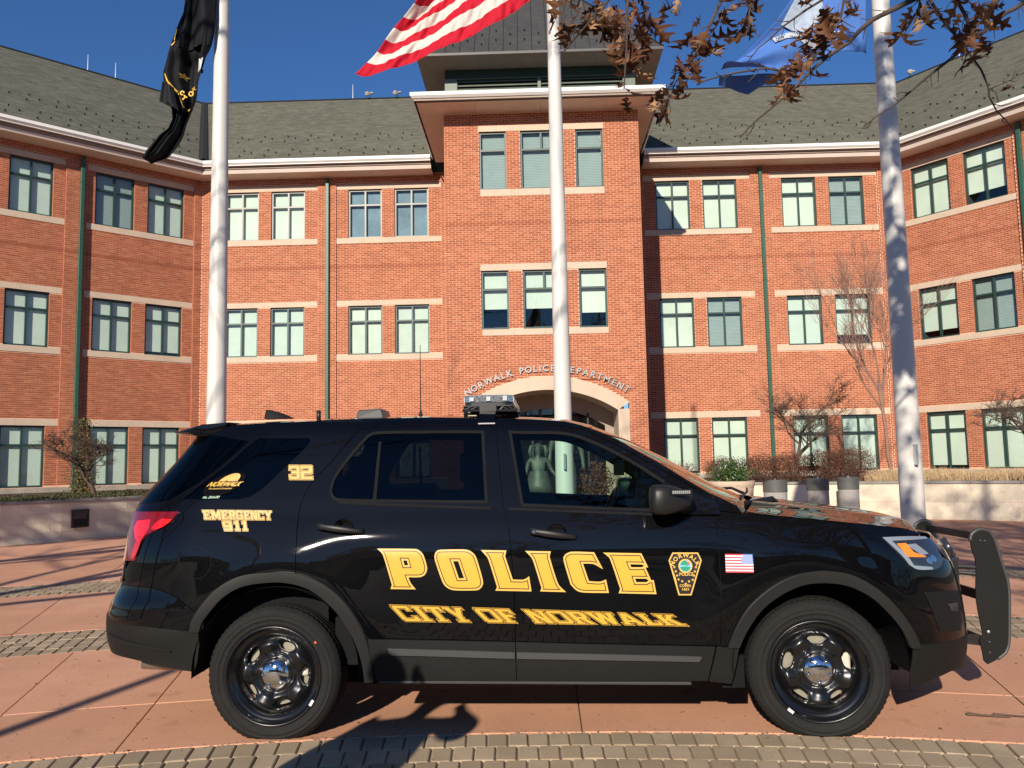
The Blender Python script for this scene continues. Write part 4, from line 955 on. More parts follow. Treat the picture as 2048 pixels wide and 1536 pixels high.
# lower cladding, mouldings, flares
for k, par, nm in (('clad_rear', rdoor, 'door_cladding'), ('clad_front', fdoor, 'door_cladding'), ('clad_fender', fender, 'wing_cladding')):
    panel(nm, G(k), M_clad, off=.010, flange=.018, parent=par, corner=25)
panel('side_moulding', G('mould_rear'), M_mould, off=.024, flange=.014, parent=rdoor, corner=25)
panel('side_moulding', G('mould_front'), M_mould, off=.024, flange=.014, parent=fdoor, corner=25)
panel('sill_strip', G('sill_strip'), M_mould, off=.012, flange=.02, corner=25)
panel('arch_flare', G('rear_flare'), M_flare, off=.020, flange=.05, step=.03)
panel('arch_flare', G('front_flare'), M_flare, off=.020, flange=.05, step=.03)
panel('fuel_door', shrink(G('fuel_door'), .002), M_paint, off=.0025, flange=.006, parent=quarter, far=False)
a, b = ring(G('fuel_door'), -.002, .0015); panel('fuel_door_gap', a, M_int, [b], .0006, 0, .05, .02, [quarter[0]], False)
# ---- tail: bumper, lower valance, tailgate with rear glass, lamp
CT = SCR
def cen(v): return (CT, v)
def mirrored_panel(name, outer, mat, off=0, **kw): return panel(name, outer, mat, off=off, **kw)
bt = G('bumper_r_top'); ct = G('clad_r_top'); cb = G('clad_r_bot')
panel('rear_bumper', [(-1.88, .655)] + bt + [(-2.7, .83), cen(.84), cen(.63), (-2.6, .628)] + ct[::-1] + [(-1.87, .60)], M_paint, off=lambda s_, v_: .003+.020*sstep((.82-v_)/.13)*sstep((-1.93-s_)/.22), corner=25, step=.025)
panel('rear_valance', [ct[0], ct[1], ct[2], (-2.6, .632), cen(.634), cen(.43), (-2.5, .425), cb[2], cb[1], cb[0]] + [(-1.925, .42), (-1.895, .50)], M_clad, off=lambda s_, v_: .008+.016*sstep((-1.90-s_)/.25)*sstep((v_-.40)/.2), corner=25)
panel('valance_crease', [(-2.55, .545), (-2.07, .487), (-2.05, .478), (-2.55, .533)], M_clad, off=.027, flange=.01)
TG = [(-2.2, 1.66), (-2.42, 1.62)]
tl = G('tail')
tg_poly = [(-2.10, 1.665), (-2.13, 1.62), (-2.19, 1.40), (-2.225, 1.30), (-2.27, 1.262), (-2.30, 1.225), tl[0], tl[9], tl[8], tl[7], (-2.60, .86), (-2.62, .845), cen(.85), cen(1.71), (-2.6, 1.71), (-2.3, 1.69)]
panel('tailgate', tg_poly, M_paint, off=-.001)
panel('inner_shell', [(-2.0, 1.70), (-2.0, .62), (-2.2, .45), cen(.45), cen(1.70)], M_int, off=-.02, flange=0, step=.08, bstep=.06, sm=False)
panel('tailgate_glass', [(-2.16, 1.62), (-2.215, 1.40), (-2.30, 1.285), (-2.6, 1.26), cen(1.26), cen(1.66), (-2.5, 1.66)], M_privacy, off=.003, flange=.006, far=True)
tlp = panel('tail_light', tl, M_redd, off=.008, flange=.014, step=.03)
panel('lamp_element', [(-2.27, 1.185), (-2.20, 1.18), (-2.24, 1.145), (-2.30, 1.125), (-2.33, 1.13), (-2.31, 1.16)], M_redb, off=.0105, flange=.002, parent=tlp, far=True)
panel('lamp_element', [(-2.36, 1.18), (-2.50, 1.17), (-2.52, 1.13), (-2.46, 1.07), (-2.40, 1.06), (-2.36, 1.12)], M_redb, off=.0105, flange=.002, parent=tlp, far=True)
panel('lamp_element', [(-2.385, 1.10), (-2.44, 1.085), (-2.47, .98), (-2.445, .96), (-2.415, .99)], M_red, off=.0105, flange=.002, parent=tlp, far=True)
# ---- nose: bumper skin, dark lower valance, lamp pods
CFc = SCF
bf = G('bumper_f_left'); hl = G('headlight')
nose = [bf[0], bf[1], bf[2], bf[3], bf[4], (2.42, .468), (2.7, .47), (CFc, .47), (CFc, .86), (2.75, .86), (2.50, .87), hl[5], hl[6], hl[7], hl[8]]
panel('front_bumper', nose, M_paint, off=.001)
panel('front_valance', [(1.982, .463), (2.06, .463), (2.42, .462), (2.7, .465), (CFc, .465), (CFc, .27), (2.6, .275)] + G('f_bot')[::-1] + [(T['f_bot'][0][0]-.03, .32)], M_clad, off=.004, corner=25)
for s_, v_ in ((2.20, .895), (2.245, .905)):
    panel('projector_lens', [(s_+.020*math.cos(2*math.pi*k/14), v_+.018*math.sin(2*math.pi*k/14)) for k in range(14)], M_chr, off=.0085, flange=.004, step=.02, far=False)
gr = panel('grille', [(2.47, .885), (2.75, .87), (CFc, .87), (CFc, 1.02), (2.6, 1.02), (2.42, 1.0), (2.40, .95)], M_lampdark, off=-.004)
panel('grille_bar', [(2.50, .955), (2.75, .95), (CFc, .95), (CFc, .975), (2.6, .975), (2.47, .97)], M_silver, off=.006, flange=.012, parent=gr)
panel('fog_pod', G('fog_panel'), M_clad, off=.006, flange=.008)
panel('fog_lamp', G('fog_lamp'), M_lampdark, off=.009, flange=.006)
hlp = panel('headlight', hl, M_lampdark, off=.006, flange=.014, step=.03)
panel('light_strip', G('hl_drl'), M_silver, off=.0085, flange=.003, parent=hlp, step=.03)
panel('turn_lens', G('hl_amber'), M_amber, off=.0105, flange=.004, parent=hlp, step=.03)
panel('lens_insert', [(2.115, .985), (2.19, .985), (2.225, .93), (2.165, .925)], M_silver, off=.0085, flange=.001, parent=hlp, step=.03)
# ---- bonnet, roof, windscreen: skins between the two edge lines
def hat(w, p=2.4): return 1-abs(2*w-1)**p
def skin(name, f, nu, nw, mat, parent=None, flip=False):
    us = np.linspace(0, 1, nu+1); ws = np.linspace(0, 1, nw+1)
    V = [f(u, w_) for u in us for w_ in ws]; k = nw+1
    F = [(i*k+j, i*k+j+1, (i+1)*k+j+1, (i+1)*k+j) for i in range(nu) for j in range(nw)]
    if flip: F = [q[::-1] for q in F]
    me = bpy.data.meshes.new(name); me.from_pydata([tuple(v) for v in V], [], F); me.materials.append(mat)
    me.polygons.foreach_set('use_smooth', [True]*len(F)); me.update(); return link(name, me, parent or car)
fe = G('fender')[1:8]
fes = np.array([p[0] for p in fe]); fev = np.array([p[1] for p in fe])
fvf = pchip(fes, fev)
s_a, s_b = fes[0]+.01, 2.36
def hood(u, w_):
    s = s_a+(s_b-s_a)*u; ed = PS(np.array(s), np.array(float(fvf(s))), 0.0); x, y, z = ed
    y = y+.004; yy = y+(2*WH-2*y)*w_; h = hat(w_, 3.0)
    xr = 1.165+.22*hat(w_, 2.0); xf = x*0+2.20+.10*hat(w_, 4)
    X = x+h*0; X = (1-u)*(x+(xr-1.165)) + u*(x + .11*hat(w_, 3))
    e0 = min(w_, 1-w_)*2
    crown = (.058-.012*u)*hat(w_, 2.6) + .014*math.exp(-((e0-.34)/.10)**2)*(1-u*.6)
    Z = z+.002+crown-.045*max(0, (u-.9)/.1)**2
    return X, yy, Z
skin('bonnet', hood, 40, 44, M_paint, flip=True)
# nose lip between bonnet and headlights
def lip(u, w_):
    a = hood(1.0, w_); return a[0]+.010*u, a[1], a[2]-.085*u
skin('bonnet_lip', lip, 3, 44, M_paint, flip=True)
re_ = G('roof_edge')
def roof_f(u, w_):
    k = 6+u*(len(re_)-1-6); i = min(int(k), len(re_)-2); t = k-i
    s = re_[i][0]*(1-t)+re_[i+1][0]*t; v = re_[i][1]*(1-t)+re_[i+1][1]*t
    x, y, z = PS(np.array(s), np.array(v), 0.0)
    yy = y-.002+(2*WH-2*y+.004)*w_
    return x+(.05*(1-u)-.0*u)*hat(w_, 2), yy, z+(.036 if u < .8 else .036)*hat(w_, 2.2)+.001
skin('roof_panel', roof_f, 60, 30, M_paint)
def ws(u, w_):     # u 0 bottom .. 1 top
    k = u*5.9+.1; i = min(int(k), 5); t = k-i
    s = re_[i][0]*(1-t)+re_[i+1][0]*t; v = re_[i][1]*(1-t)+re_[i+1][1]*t
    x, y, z = PS(np.array(s), np.array(v), -.004); yy = y+(2*WH-2*y)*w_
    h = hat(w_, 2.0)
    return x+h*(.20*(1-u)+.045*u), yy, z+h*(.035*(1-u)+.036*u)
skin('windscreen', ws, 16, 30, M_wsglass, flip=True)
def cowl(u, w_):
    a = ws(0, w_); b = hood(0, w_); t = u
    return a[0]+(b[0]-a[0])*t-.02, a[1], (a[2]*(1-t)+b[2]*t)-.02
skin('cowl', cowl, 3, 24, M_clad, flip=True)
# spoiler over the tailgate
sp = MB(); n = 24
for i in range(n+1):
    w_ = i/n; y = .33+(2*WH-.66)*w_; q = min(1, min(w_, 1-w_)*9)**.5
    tip = -2.09-.15*q; sp.v += [(-1.84, y, 1.742-.004*(1-q)), (-2.0, y, 1.728+.006*q), (tip, y, 1.688), (tip+.01, y, 1.682), (-2.03, y, 1.655), (-1.90, y, 1.66)]
for i in range(n):
    for j in range(6):
        a = i*6+j; b = i*6+(j+1) % 6; sp.f.append((a, b, b+6, a+6))
sp.f += [tuple(range(6)), tuple(n*6+j for j in reversed(range(6)))]; sp.t = [.5]*len(sp.f); sp.mi = [0]*len(sp.f)
o = sp.build('tail_spoiler', M_paint, car); recalc(o); bevel(o, .006, 2); o.data.polygons.foreach_set('use_smooth', [True]*len(o.data.polygons))
# ---- floor, wheel housings, exhaust, interior
fl_ = MB(); fl_.box(-.95, .95, .10, 2*WH-.10, .27, .36); fl_.box(-2.35, -1.86, .35, 2*WH-.35, .40, .55); fl_.box(1.90, 2.25, .35, 2*WH-.35, .26, .45); fl_.box(-1.9, -.95, .42, 2*WH-.42, .42, .55); fl_.box(.95, 1.95, .45, 2*WH-.45, .36, .55); fl_.box(.98, 1.10, .12, .40, .23, .40)
fl_.build('floor_pan', M_int, car)
for x0 in (-1.446, 1.462):
    for sgn in (0, 1):
        wh = MB(); n = 26; r0 = .46
        a0, a1 = R(-4), R(184)
        vs = []
        for i in range(n+1):
            a = a0+(a1-a0)*i/n
            for y in (.012, .42): vs.append((x0+(.015 if x0 > 0 else 0)+r0*math.cos(a), y if not sgn else 2*WH-y, .36+r0*math.sin(a)*.985))
        wh.add(vs, [(2*i, 2*i+1, 2*i+3, 2*i+2) for i in range(n)])
        wh.add([(x0-.46, .42 if not sgn else 2*WH-.42, .2), (x0+.46, .42 if not sgn else 2*WH-.42, .2), (x0+.46, .42 if not sgn else 2*WH-.42, .85), (x0-.46, .42 if not sgn else 2*WH-.42, .85)], [(0, 1, 2, 3)])
        wh.build('wheel_housing', M_int, car)
MB().tube([(-2.37, .42, .318), (-2.0, .42, .30)], .032, 14).build('exhaust_pipe', M_steelrust, car, smooth=True)
it = MB()
for y in (.52, 1.43):
    for x, lean in ((-.12, 1), (-1.0, 1)):
        it.box(x-.02, x+.48, y-.24, y+.24, .62, .78); vs = [(x-.16, y-.23, .7), (x+.02, y-.23, .7), (x+.02, y+.23, .7), (x-.16, y+.23, .7), (x-.32, y-.2, 1.33), (x-.2, y-.2, 1.33), (x-.2, y+.2, 1.33), (x-.32, y+.2, 1.33)]
        it.add(vs, [(0, 1, 5, 4), (1, 2, 6, 5), (2, 3, 7, 6), (3, 0, 4, 7), (4, 5, 6, 7)])
        it.box(x-.34, x-.23, y-.13, y+.13, 1.36, 1.53)
it.box(.62, 1.20, .16, 2*WH-.16, .8, 1.10); it.box(-1.15, .9, .16, 2*WH-.16, .36, .62)
it.box(-2.2, -1.2, .2, 2*WH-.2, .55, 1.12)
it.build('seats_and_dash', M_int, car)
MB().lathe([(.165+.015*math.cos(2*math.pi*k/8), .015*math.sin(2*math.pi*k/8)) for k in range(8)], 24, Matrix.Translation((.48, 1.42, 1.12)) @ Matrix.Rotation(R(-65), 4, 'Y'), close=True).build('steering_wheel', M_mould, car, smooth=True)
MB().box(.50, .56, .93, 1.06, 1.37, 1.45).build('rear_view_mirror', M_int, car)
cg = MB()
for y in np.arange(.25, 1.72, .06): cg.tube([(-.42, y, 1.05), (-.42, y, 1.62)], .004, 4)
cg.tube([(-.42, .22, 1.05), (-.42, 1.74, 1.05)], .012, 6); cg.tube([(-.42, .30, 1.62), (-.42, 1.66, 1.62)], .012, 6)
cg.build('prisoner_cage', M_int, car)
# ---- wheels
def wheel(x, y_face, zc, steer, far, spin):
    """axle along local y; outer face towards -y"""
    wt = MB(); RR = .362
    prof = [(.262, .012), (.268, .004), (.276, .001), (.279, -.002), (.283, -.001), (.302, -.0045), (.3035, -.0075), (.3065, -.0075), (.308, -.0045), (.322, -.0035), (.324, -.006), (.327, -.0055), (.329, -.002), (.341, .003), (.356, .014), (.366, .032)]
    tread = []
    for k in range(5):
        a = .034+k*.038; tread += [(.370, a+.004), (.370, a+.032), (.362, a+.033), (.362, a+.037)]
    full = prof+tread[:-2]+[(.366, .216), (.350, .235), (.300, .245), (.262, .232), (.25, .12)]
    seg = 140; vs = []
    for r, yy in full:
        for k in range(seg):
            a = 2*math.pi*k/seg; rr = r
            if r > .3485 and (k % 2) and (yy < .07 or yy > .19): rr = r-.0045
            X = rr*math.cos(a); Z = rr*math.sin(a); Y = yy
            if Z+zc < .004:
                sq = (.004-(Z+zc)); Z = .004-zc; 
                if yy < .03: Y = yy-sq*.25
            elif Z < -.25 and yy < .02 and r > .28: Y = yy-.004
            vs.append((X, Y, Z))
    fs = [(i*seg+k, (i+1)*seg+k, (i+1)*seg+(k+1) % seg, i*seg+(k+1) % seg) for i in range(len(full)-1) for k in range(seg)]
    wt.add(vs, fs, .5)
    grp = link('wheel', None, car)
    root = wt.build('tyre', M_rubber, grp, smooth=True)
    # raised lettering ring on the sidewall
    # rim barrel
    rb = MB(); rb.lathe([(.268, .001), (.266, -.005), (.258, -.006), (.252, .002), (.248, .022), (.236, .030), (.226, .034), (.214, .052), (.208, .060), (.205, .075), (.215, .16), (.25, .22)], 72, Matrix.Rotation(R(-90), 4, 'X'))
    # disc with five openings, dished, with raised ribs
    nsp = 5; outer = np.array([(.2085*math.cos(2*math.pi*k/90), .2085*math.sin(2*math.pi*k/90)) for k in range(90)])
    holes_ = []
    for k in range(nsp):
        c0 = 2*math.pi*k/nsp+spin; pts = []
        for q in range(20):
            a = 2*math.pi*q/20; ca, sa = math.cos(a), math.sin(a)
            rr = .160+.025*(abs(ca)**.7)*(1 if ca > 0 else -1); tt = .044*(abs(sa)**.7)*(1 if sa > 0 else -1)*(1.12 if rr > .15 else .86)
            pts.append((rr*math.cos(c0)-tt*math.sin(c0), rr*math.sin(c0)+tt*math.cos(c0)))
        holes_.append(np.array(pts))
    nv, F = tri2d(outer, holes_, .0075)
    rad = np.hypot(nv[:, 0], nv[:, 1]); ang = np.arctan2(nv[:, 1], nv[:, 0])
    dish = np.interp(rad, [0, .085, .098, .125, .165, .195, .2085], [.056, .056, .064, .044, .034, .048, .062])
    sec = np.cos(nsp*(ang-spin)); rib = np.clip((-sec-.1)/.9, 0, 1)**.8*np.clip((rad-.085)/.03, 0, 1)*np.clip((.205-rad)/.03, 0, 1)
    hd = np.min([np.min(np.hypot(nv[:, None, 0]-h[None, :, 0], nv[:, None, 1]-h[None, :, 1]), 1) for h in holes_], 0)
    dish = dish-.014*rib+.012*np.exp(-(hd/.007)**2)
    k0 = len(rb.v); rb.v += [(float(a), float(d), float(b)) for (a, b), d in zip(nv, dish)]
    for f in F:
        a, b, c = nv[list(f)[:3]]; s = (b[0]-a[0])*(c[1]-a[1])-(b[1]-a[1])*(c[0]-a[0]); g_ = tuple(f) if s > 0 else tuple(reversed(f)); rb.f.append(tuple(i+k0 for i in g_)); rb.t.append(.5); rb.mi.append(0)
    for h in holes_:
        k1 = len(rb.v); m_ = len(h); hr = np.hypot(h[:, 0], h[:, 1]); dz = np.interp(hr, [0, .12, .165, .19], [.052, .040, .030, .042])+.012
        rb.v += [(float(a), float(d), float(b)) for (a, b), d in zip(h, dz)]+[(float(a), float(d)+.018, float(b)) for (a, b), d in zip(h, dz)]
        for i in range(m_): j = (i+1) % m_; rb.f.append((k1+i, k1+j, k1+m_+j, k1+m_+i)); rb.t.append(.5); rb.mi.append(0)
    rm = rb.build('rim', M_rim, grp, smooth=True)
    # hub cap with lug bumps
    hc = MB(); hc.lathe([(0, .008), (.024, .009), (.055, .015), (.078, .030), (.089, .052), (.091, .060)], 40, Matrix.Rotation(R(-90), 4, 'X'))
    for k in range(5):
        a = 2*math.pi*(k+.5)/5+spin
        hc.lathe([(0, -.006), (.006, -.005), (.011, .0), (.0125, .012), (.014, .03)], 14, Matrix.Translation((.058*math.cos(a), .012, .058*math.sin(a))) @ Matrix.Rotation(R(-90), 4, 'X'))
    hc.build('hub_cap', M_chr, grp, smooth=True)
    bd = MB(); bd.lathe([(0, .095), (.175, .095), (.175, .115), (0, .115)], 48, Matrix.Rotation(R(-90), 4, 'X')); bd.build('brake_disc', M_brake, grp)
    cp = MB()
    cp.box(.10, .175, .075, .13, -.02, .11)
    bevel(cp.build('brake_caliper', M_caliper, grp), .012, 2)
    for a in ((2.2+spin) if steer else .5, ):
        wm = MB().box(-.011, .011, -.010, -.001, -.004, .020); wo_ = wm.build('balance_weight', M_pale, grp)
        a = R(-128) if steer else R(-33); wo_.matrix_local = Matrix.Translation((.253*math.cos(a), .0, .253*math.sin(a))) @ Matrix.Rotation(-a+R(90), 4, 'Y') @ Matrix.Diagonal((1.5, 1, .6, 1))
    dm_ = MB().lathe([(0, -.0052), (.006, -.0052), (.007, -.004)], 12, Matrix.Rotation(R(-90), 4, 'X')); do = dm_.build('paint_dot', simple('orange_dot', (.7, .12, .05), .6) , grp)
    a = R(-84) if steer else R(37); do.location = (.295*math.cos(a), 0, .295*math.sin(a))
    grp.location = (x, y_face if not far else 2*WH-y_face, zc)
    grp.rotation_euler = (0, 0, steer if not far else steer+math.pi)
    return grp
wheel(-1.462, .030, .333, 0, False, R(72)-R(4)); wheel(1.474, .026, .333, R(-7), False, R(90))
wheel(-1.462, .034, .333, 0, True, R(10)); wheel(1.474, .034, .333, R(-7), True, R(30))
# ---- door handles with their round recess
def handle(par, x0, z0, x1, z1, cx, cz, keyhole):
    y0 = float(INSET((z0+z1)/2))
    rc = MB(); ang_ = math.atan2(z1-z0, x1-x0)
    M_ = Matrix.Translation((cx, float(INSET(cz))-.001, cz)) @ Matrix.Rotation(R(14), 4, 'X') @ Matrix.Rotation(R(90), 4, 'X')
    rc.lathe([(.056, .000), (.050, -.001), (.040, -.010), (.0, -.014)], 28, M_); rc.build('handle_recess', M_paint, par, smooth=True)
    h = MB(); n = 18; vs = []
    for i in range(n+1):
        t = i/n; x = x0+(x1-x0)*t; z = z0+(z1-z0)*t; bul = .036*math.sin(math.pi*t)**.45+.004; w_ = .014+.006*math.sin(math.pi*min(1, t*1.15))
        if t < .16: w_ = .020
        for k in range(8):
            a = 2*math.pi*k/8; vs.append((x, y0-bul+.010*math.cos(a)-.002, z+w_*math.sin(a)))
    h.add(vs, [(i*8+k, i*8+(k+1) % 8, (i+1)*8+(k+1) % 8, (i+1)*8+k) for i in range(n) for k in range(8)]+[tuple(range(7, -1, -1)), tuple(n*8+k for k in range(8))])
    h.build('door_handle', M_flare, par, smooth=True)
    if keyhole:
        MB().lathe([(0, -.0), (.009, 0), (.011, .006)], 16, Matrix.Translation((x0+.025, y0-.048, z0-.003)) @ Matrix.Rotation(R(-90), 4, 'X')).build('key_cylinder', M_chr, par, smooth=True)
handle(rdoor[0], -1.222, 1.138, -.960, 1.102, -1.077, 1.118, False)
handle(fdoor[0], -.048, 1.094, .210, 1.056, .100, 1.076, True)
# ---- door mirrors
def mirror(side):
    mm = MB(); n = 14; rows = []
    xs_ = [.600, .606, .625, .67, .72, .77, .81, .835]; 
    top = [1.300, 1.322, 1.335, 1.335, 1.325, 1.310, 1.290, 1.262]; bot = [1.205, 1.188, 1.178, 1.175, 1.182, 1.195, 1.208, 1.228]
    yo = [-.155, -.170, -.178, -.175, -.155, -.12, -.08, -.04]; yi = [-.02, .0, .01, .015, .02, .03, .04, .05]
    vs = []
    for x, t, b, o_, i_ in zip(xs_, top, bot, yo, yi):
        cz = (t+b)/2; hz = (t-b)/2; cy = (o_+i_)/2; hy = (i_-o_)/2
        for k in range(20):
            a = 2*math.pi*k/20; ca, sa = math.cos(a), math.sin(a); e = .55
            vs.append((x, cy+hy*abs(ca)**e*(1 if ca > 0 else -1), cz+hz*abs(sa)**e*(1 if sa > 0 else -1)))
    mm.add(vs, [(i*20+k, (i+1)*20+k, (i+1)*20+(k+1) % 20, i*20+(k+1) % 20) for i in range(len(xs_)-1) for k in range(20)]+[tuple(range(20)), tuple((len(xs_)-1)*20+k for k in reversed(range(20)))])
    mm.tube([(.76, .0, 1.235), (.82, .075, 1.215)], [.045, .05], 10)
    ob = mm.build('door_mirror', M_flare, car, smooth=True)
    g1 = MB().box(.61, .84, -.1765, -.170, 1.2505, 1.2535); 
    lm = MB(); 
    for k in range(9): lm.box(.705+k*.0105, .713+k*.0105, -.172, -.160, 1.288, 1.304)
    l2 = lm.build('marker_lamp', M_silver, ob); h2 = MB().box(.69, .81, -.168, -.15, 1.280, 1.311).build('lamp_bezel', M_int, ob)
    sail = MB().add([(.70, .110, 1.345), (.985, .062, 1.225), (.99, .040, 1.165), (.74, .050, 1.165), (.66, .08, 1.23)], [(0, 4, 3, 2, 1)]); so = sail.build('mirror_base', M_paint, ob)
    if side:
        ob.scale = (1, -1, 1); ob.location = (0, 2*WH, 0)
mirror(0); mirror(1)
# ---- light bar with its rack and strap, antennas, roof box
lb = link('light_bar', None, car)
b1 = MB()
pr_ = [(-.150, 0), (-.13, 1), (.13, 1), (.150, 0)]
def rounded_rect(hx, hy, r, n=5):
    pts = []
    for cx, cy, a0 in ((hx-r, hy-r, 0), (-hx+r, hy-r, 90), (-hx+r, -hy+r, 180), (hx-r, -hy+r, 270)):
        pts += [(cx+r*math.cos(R(a0+90*k/n)), cy+r*math.sin(R(a0+90*k/n))) for k in range(n+1)]
    return pts
Mx = Matrix.Translation((-.288, WH, 0))
b1.prism(rounded_rect(.150, .56, .06), 1.829, 1.874, Mx); lens = bevel(b1.build('lens_cover', M_clearred, lb), .006, 2)
b2 = MB().prism(rounded_rect(.146, .555, .06), 1.812, 1.8285, Mx); b2.build('lens_base', M_black, lb)
b3 = MB()
for k in range(14):
    for x in (-.434, -.142): b3.box(x-.006, x+.006, .46+k*.074, .515+k*.074, 1.836, 1.866)
for k in range(3): b3.box(-.40+k*.10, -.375+k*.10, .404, .409, 1.838, 1.860+.004*k)
b3.build('reflector_cells', M_silver, lb)
rk = MB()
for y in (.42, .75, 1.2, 1.53):
    rk.tube([(-.445, y, 1.783), (-.115, y, 1.779)], .009, 6)
    for (xa, xb) in ((-.435, -.375), (-.33, -.36), (-.31, -.33), (-.24, -.245), (-.22, -.19), (-.13, -.185), (-.40, -.34), (-.165, -.22)):
        rk.tube([(xa, y, 1.783), (xb, y, 1.812)], .007, 5)
rk.box(-.44, -.14, .41, 1.54, 1.806, 1.812)
rk.build('rack_frame', M_black, lb)
MB().box(-.34, -.24, .40, .46, 1.776, 1.815).build('mount_block', M_black, lb)
st = MB().add([(-.337, .42, 1.782), (-.243, .42, 1.780), (-.337, .318, 1.756), (-.243, .318, 1.752), (-.338, .272, 1.700), (-.242, .272, 1.696)], [(0, 1, 3, 2), (2, 3, 5, 4)]); st.build('mount_strap', M_paint, lb)
MB().box(-.339, -.241, .262, .272, 1.692, 1.699).build('strap_edge', M_silver, lb)
an = MB(); n = 12; vs = []
for i in range(n+1):
    t = i/n; x = -1.835+.195*t; h = .062*(1-t**1.6)*min(1, (t+.08)*12)**.3+.001; w_ = .020*(1-t)**.5+.003
    vs += [(x, WH-w_-.012, 1.79), (x, WH-w_*.35, 1.79+h*.85), (x, WH, 1.79+h), (x, WH+w_*.35, 1.79+h*.85), (x, WH+w_+.012, 1.79)]
an.add(vs, [(i*5+k, i*5+k+1, (i+1)*5+k+1, (i+1)*5+k) for i in range(n) for k in range(4)]+[(4, 3, 2, 1, 0)]); an.build('shark_fin_antenna', M_clad, car, smooth=True)
MB().tube([(-1.398, .70, 1.75), (-1.398, .70, 1.823)], .014, 12).build('stub_antenna', M_black, car, smooth=True)
MB().tube([(-.445, .62, 1.76), (-.445, .62, 1.822)], .013, 12).build('stub_antenna', M_black, car, smooth=True)
bxm = MB().add([(-1.13, .58, 1.765), (-.955, .58, 1.765), (-.955, .86, 1.765), (-1.13, .86, 1.765), (-1.12, .60, 1.812), (-.975, .60, 1.820), (-.975, .84, 1.820), (-1.12, .84, 1.812)], [(0, 1, 5, 4), (1, 2, 6, 5), (2, 3, 7, 6), (3, 0, 4, 7), (4, 5, 6, 7)]); bevel(bxm.build('roof_camera_box', M_mould, car), .008, 2)
MB().tube([(-.783, WH, 1.78), (-.783, WH, 1.81), (-.783, WH, 1.835), (-.783, WH, 2.27)], [.018, .010, .004, .0022], 8).build('whip_antenna', M_black, car)
# ---- wipers
wp = MB()
wp.tube([(1.155, .33, 1.195), (1.19, .42, 1.235), (1.27, .60, 1.262), (1.33, .85, 1.275)], [.012, .010, .008, .006], 6)
wp.tube([(1.20, .36, 1.205), (1.40, .52, 1.222), (1.43, .55, 1.20)], [.014, .016, .014], 6)
wp.build('wiper', M_black, car)
wp = MB(); wp.tube([(1.36, 1.1, 1.235), (1.33, 1.3, 1.262), (1.22, 1.62, 1.25)], [.012, .010, .006], 6); wp.build('wiper', M_black, car)
MB().tube([(1.24, .40, 1.212), (1.30, .52, 1.228)], .011, 6).build('wiper_linkage', M_silver, car)
# ---- push bumper
pb = link('push_bumper', None, car)
plate = [(2.578, .946), (2.589, .987), (2.621, 1.01), (2.658, 1.017), (2.697, 1.001), (2.72, .959), (2.751, .83), (2.782, .691), (2.775, .5), (2.758, .337), (2.737, .291), (2.689, .257), (2.629, .227), (2.608, .247), (2.604, .288), (2.591, .369), (2.612, .394), (2.588, .612), (2.597, .75), (2.598, .848), (2.589, .868)]
plate = [tuple(p) for p in smooth_poly(plate, .02, 30)]
Mpl = lambda y: Matrix(((1, 0, 0, 0), (0, 0, -1, y), (0, 1, 0, 0), (0, 0, 0, 1)))
for y in (.595, 1.355):
    mb = MB().prism(plate, -.006, .006, Mpl(y)); bevel(mb.build('side_plate', M_clad, pb), .002, 1)
    eg = [p for p in plate if p[0] > 2.66 or p[1] > .93]
    eg = sorted([p for p in eg if not (p[1] < .25)], key=lambda p: (-p[1] if p[0] > 2.65 else p[1]-5))
    rr_ = MB(); mbp = [(x, y, z) for x, z in eg]; rr_.tube(mbp, .011, 6, cap=True); rr_.build('rubber_edge', M_mould, pb, smooth=True)
for (x0, z0), hgt in (((2.66, .965), .045), ((2.70, .60), .06), ((2.66, .34), .06)):
    MB().box(x0-.006, x0+.006, .60, 1.35, z0-hgt/2, z0+hgt/2).build('cross_bar', M_black, pb)
for y in (.605, 1.345):
    MB().add([(2.40, y+.10, .37), (2.60, y, .395), (2.62, y, .33), (2.40, y+.10, .34), (2.40, y+.13, .37), (2.60, y+.03, .395), (2.62, y+.03, .33), (2.40, y+.13, .34)], [(0, 1, 2, 3), (7, 6, 5, 4), (0, 4, 5, 1), (3, 2, 6, 7)]).build('mount_arm', M_black, pb)
    a = MB(); a.tube([(2.42, y+.03, .80), (2.60, y, .79)], .014, 8); a.tube([(2.42, y+.05, .765), (2.60, y, .75)], .012, 8); a.box(2.47, 2.50, y-.01, y+.03, .66, .83); a.build('upper_bracket', M_black, pb)
for x, z in ((2.635, .948), (2.66, .946), (2.663, .83), (2.645, .416), (2.646, .356), (2.645, .295)):
    r_ = .009 if z != .83 else .004
    MB().lathe([(0, -.006), (r_*.6, -.006), (r_, -.003), (r_*1.1, 0)], 12, Matrix.Translation((x, .588, z)) @ Matrix.Rotation(R(-90), 4, 'X')).build('bolt', M_silver if z == .416 else M_lampdark, pb, smooth=True)
# round spotlight hung on the bumper
sp_ = MB(); sp_.lathe([(0, -.06), (.03, -.055), (.062, -.02), (.07, .02), (.064, .03), (.0, .022)], 24, Matrix.Translation((2.60, .95, .868)) @ Matrix.Rotation(R(62), 4, 'Y') @ Matrix.Rotation(R(20), 4, 'X'))
sp_.box(2.56, 2.65, .90, 1.0, .795, .815); sp_.build('spot_lamp', M_lampdark, pb, smooth=True)
